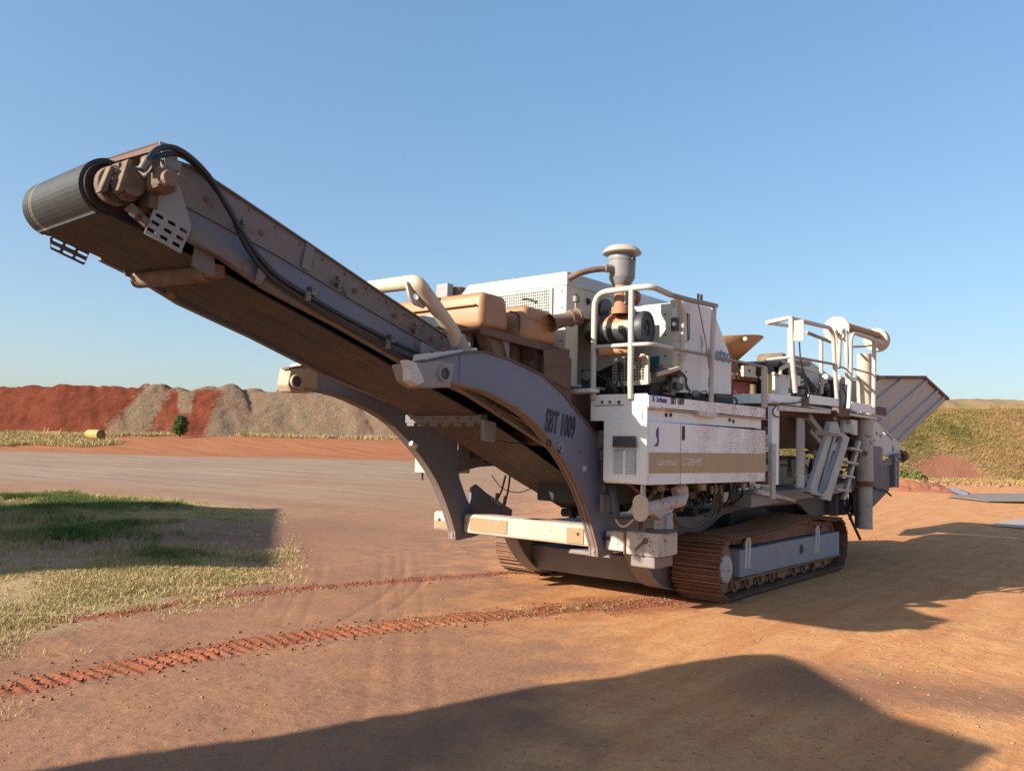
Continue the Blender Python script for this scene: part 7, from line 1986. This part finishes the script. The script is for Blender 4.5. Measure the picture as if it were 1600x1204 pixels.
# orange rusty trestle and yellow drum by the heap
def gh(x, y): return float(ground_h(np.array([x]), np.array([y]))[0])
t0 = Vector((34.738, 106.063, 1.439)); t0.z = gh(t0.x, t0.y)
Ru = Vector((SR[0], SR[1], 0)); Fu = Vector((SF[0], SF[1], 0))
trs = empty('steel_trestle', tuple(t0), 'orange painted steel trestle frame standing in dry grass left of the yellow drum', 'trestle')
L_ = 1.15
MB().beam(t0-Ru*L_+Vector((0, 0, 0)), t0-Ru*(L_-0.35)+Vector((0, 0, 1.35)), 0.14, 0.14).done('leg', 'rust_orange', trs)
MB().beam(t0+Ru*(L_-0.3)+Vector((0, 0, 0)), t0+Ru*L_+Vector((0, 0, 1.2)), 0.14, 0.14).done('leg', 'rust_orange', trs)
MB().beam(t0-Ru*L_+Fu*1.0, t0-Ru*(L_-0.35)+Fu*0.8+Vector((0, 0, 1.3)), 0.14, 0.14).done('leg', 'rust_orange', trs)
MB().beam(t0-Ru*(L_-0.1)+Vector((0, 0, 0.75)), t0+Ru*(L_)+Vector((0, 0, 0.85)), 0.12, 0.16).done('cross_bar', 'rust_orange', trs)
MB().beam(t0-Ru*(L_-0.05)+Vector((0, 0, 0.45)), t0+Ru*(L_)+Vector((0, 0, 0.5)), 0.10, 0.10).done('cross_bar', 'rust_orange', trs)
y0_ = Vector((38.174, 101.918, 1.647)); y0_.z = gh(y0_.x, y0_.y)+0.55
ax_ = (Ru*0.9-Fu*0.43).normalized()
drm = MB().lathe([(0.5, 0), (0.66, 0.0), (0.66, 0.05), (0.63, 0.08), (0.63, 2.1), (0.66, 2.12), (0.66, 2.2), (0.58, 2.2), (0.55, 1.9), (0, 1.9)], y0_-ax_*1.1, ax_, seg=30).done('drum', 'yellow', None, smooth=True)
tag(drm, 'yellow painted steel drum lying on its side in dry grass below the red heap', 'drum')
bar_ = MB().beam(t0+Ru*2.0+Vector((0, 0, 0.4)), y0_-ax_*1.3+Vector((0, 0, -0.2)), 0.08, 0.08).done('steel_bar', 'rust_brown', None)
tag(bar_, 'thin rusty bar lying between the orange trestle and the yellow drum', 'bar')

# steel plates lying at the right
def gplate(name, pts, z, th, mat, label, wob=0.03):
    mb_ = MB()
    a = [(x, y, gh(x, y)+z+wob*math.sin(i*2.1)) for i, (x, y) in enumerate(pts)]
    b = [(x, y, zz+th) for x, y, zz in a]
    mb_.prism(a, b); o = mb_.done(name, mat, None)
    tag(o, label, 'steel plate'); return o
g_ = [(30.307, 4.417), (33.827, 4.023), (41.831, 0.950), (37.376, -0.460), (28.841, 1.305), (27.801, 2.324)]
gplate('steel_plate', g_, 0.06, 0.03, 'plate_dusty', 'long flat grey steel sheet lying on the ground before the grass bank', 0.02)
g_ = [(15.252, 0.120), (18.649, -0.036), (20.645, -1.167), (17.035, -1.800), (14.988, -0.687)]
gplate('steel_plate', g_, 0.02, 0.012, 'sheet', 'pale thin sheet lying flat in the machine shadow at the right edge', 0.0)
pb = Vector((37.351, 5.775, 0.182)); pb.z = gh(pb.x, pb.y)+0.15
pc_ = Vector((32.301, 4.032, 0.072)); pc_.z = gh(pc_.x, pc_.y)+0.12
tag(MB().cyl(pb, pc_, 0.11, seg=14).done('steel_pipe', 'slate', None, smooth=True), 'dark grey pipe leaning on the small red soil mound at the right', 'pipe')
# small red soil mounds
rr = np.arange(-3.8, 3.81, 0.08); dd = np.arange(-1.6, 1.61, 0.08)
for ci_, (c, hh_, sc_) in enumerate((((36.247, 7.107, -0.177), 0.55, 1.0), ((36.105, 5.711, -0.160), 0.38, 0.75))):
    RR, DD = np.meshgrid(rr, dd)
    e = (RR/3.2)**2+(DD/1.3)**2
    h = hh_*np.clip(1-e, 0, 1)**0.8*(1+0.5*fbm(RR*1.1+ci_*9, DD*1.4, 3, 131+ci_))+0.12*fbm(RR*3, DD*3, 3, 135)*np.clip(1.1-e, 0, 1)
    X = c[0]+RR*sc_*0.55*SR[0]+DD*sc_*SF[0]; Y = c[1]+RR*sc_*0.55*SR[1]+DD*sc_*SF[1]
    Z = ground_h(X, Y)+h*sc_-0.05
    np_mesh('soil_mound', np.stack([X, Y, Z], -1).reshape(-1, 3), grid_faces(len(rr), len(dd)), 'clod', kind='structure')

# ------------------------------------------------------------------ OUT OF FRAME: the shed, and a canopy added to shade the foreground
shm = paint('shed_cladding', (0.35, 0.33, 0.30), 0.5, 0.3, 0.2)
def shadow_xy(p, h):   # wall-top point whose shadow falls on ground point p
    k = h/math.tan(SUN_EL); dx, dy = SUN_DIR.x/math.cos(SUN_EL), SUN_DIR.y/math.cos(SUN_EL)
    return (p[0]+dx*k, p[1]+dy*k)
def shed(gpts, h, label, solid=True):
    P = [shadow_xy(p, h) for p in gpts]
    c = (sum(p[0] for p in P)/len(P), sum(p[1] for p in P)/len(P))
    s = empty('site_shed' if solid else 'shadow_canopy', (c[0], c[1], 0), label, 'shed' if solid else 'canopy')
    if solid:
        MB().pz([(c[0]+(x-c[0])*0.985, c[1]+(y-c[1])*0.985) for x, y in P], -0.1, h-0.12).done('wall', shm, s)
    else:
        for (x, y) in P[::3]:
            x, y = c[0]+(x-c[0])*0.55, c[1]+(y-c[1])*0.55
            MB().box(x-0.1, x+0.1, y-0.1, y+0.1, -0.1, h-0.12).done('post', shm, s)
    MB().pz(P, h-0.12, h).done('roof', shm, s)
sdx, sdy = SUN_DIR.x/math.cos(SUN_EL), SUN_DIR.y/math.cos(SUN_EL)
a0 = (3.816, 14.035); a1 = (-2.139, 5.500)
shed([a0, a1, (a1[0]+sdx*9, a1[1]+sdy*9), (a0[0]+sdx*9, a0[1]+sdy*9)], 6.0, 'grey clad shed left of the yard whose shadow crosses the grass')
b_pts = [(-12.0, 1.9), (-7.074, 0.435), (-6.705, 0.313), (-6.304, 0.170), (-5.516, -0.152), (-4.924, -0.278), (-3.843, -0.527), (-3.306, -0.800), (-2.690, -0.908), (-2.142, -1.100), (-1.901, -1.308), (-1.980, -1.531), (-2.370, -1.923), (-2.719, -2.263), (-2.989, -2.547), (-3.088, -2.874), (-3.177, -3.168), (-3.768, -3.083), (-4.465, -3.000), (-7.5, -6.0), (-12.0, -4.5)]  # foreground shadow outline; the added roof is shaped from it
shed(b_pts, 4.0, 'unseen canopy roof added beside the camera to cast the foreground shadow', False)
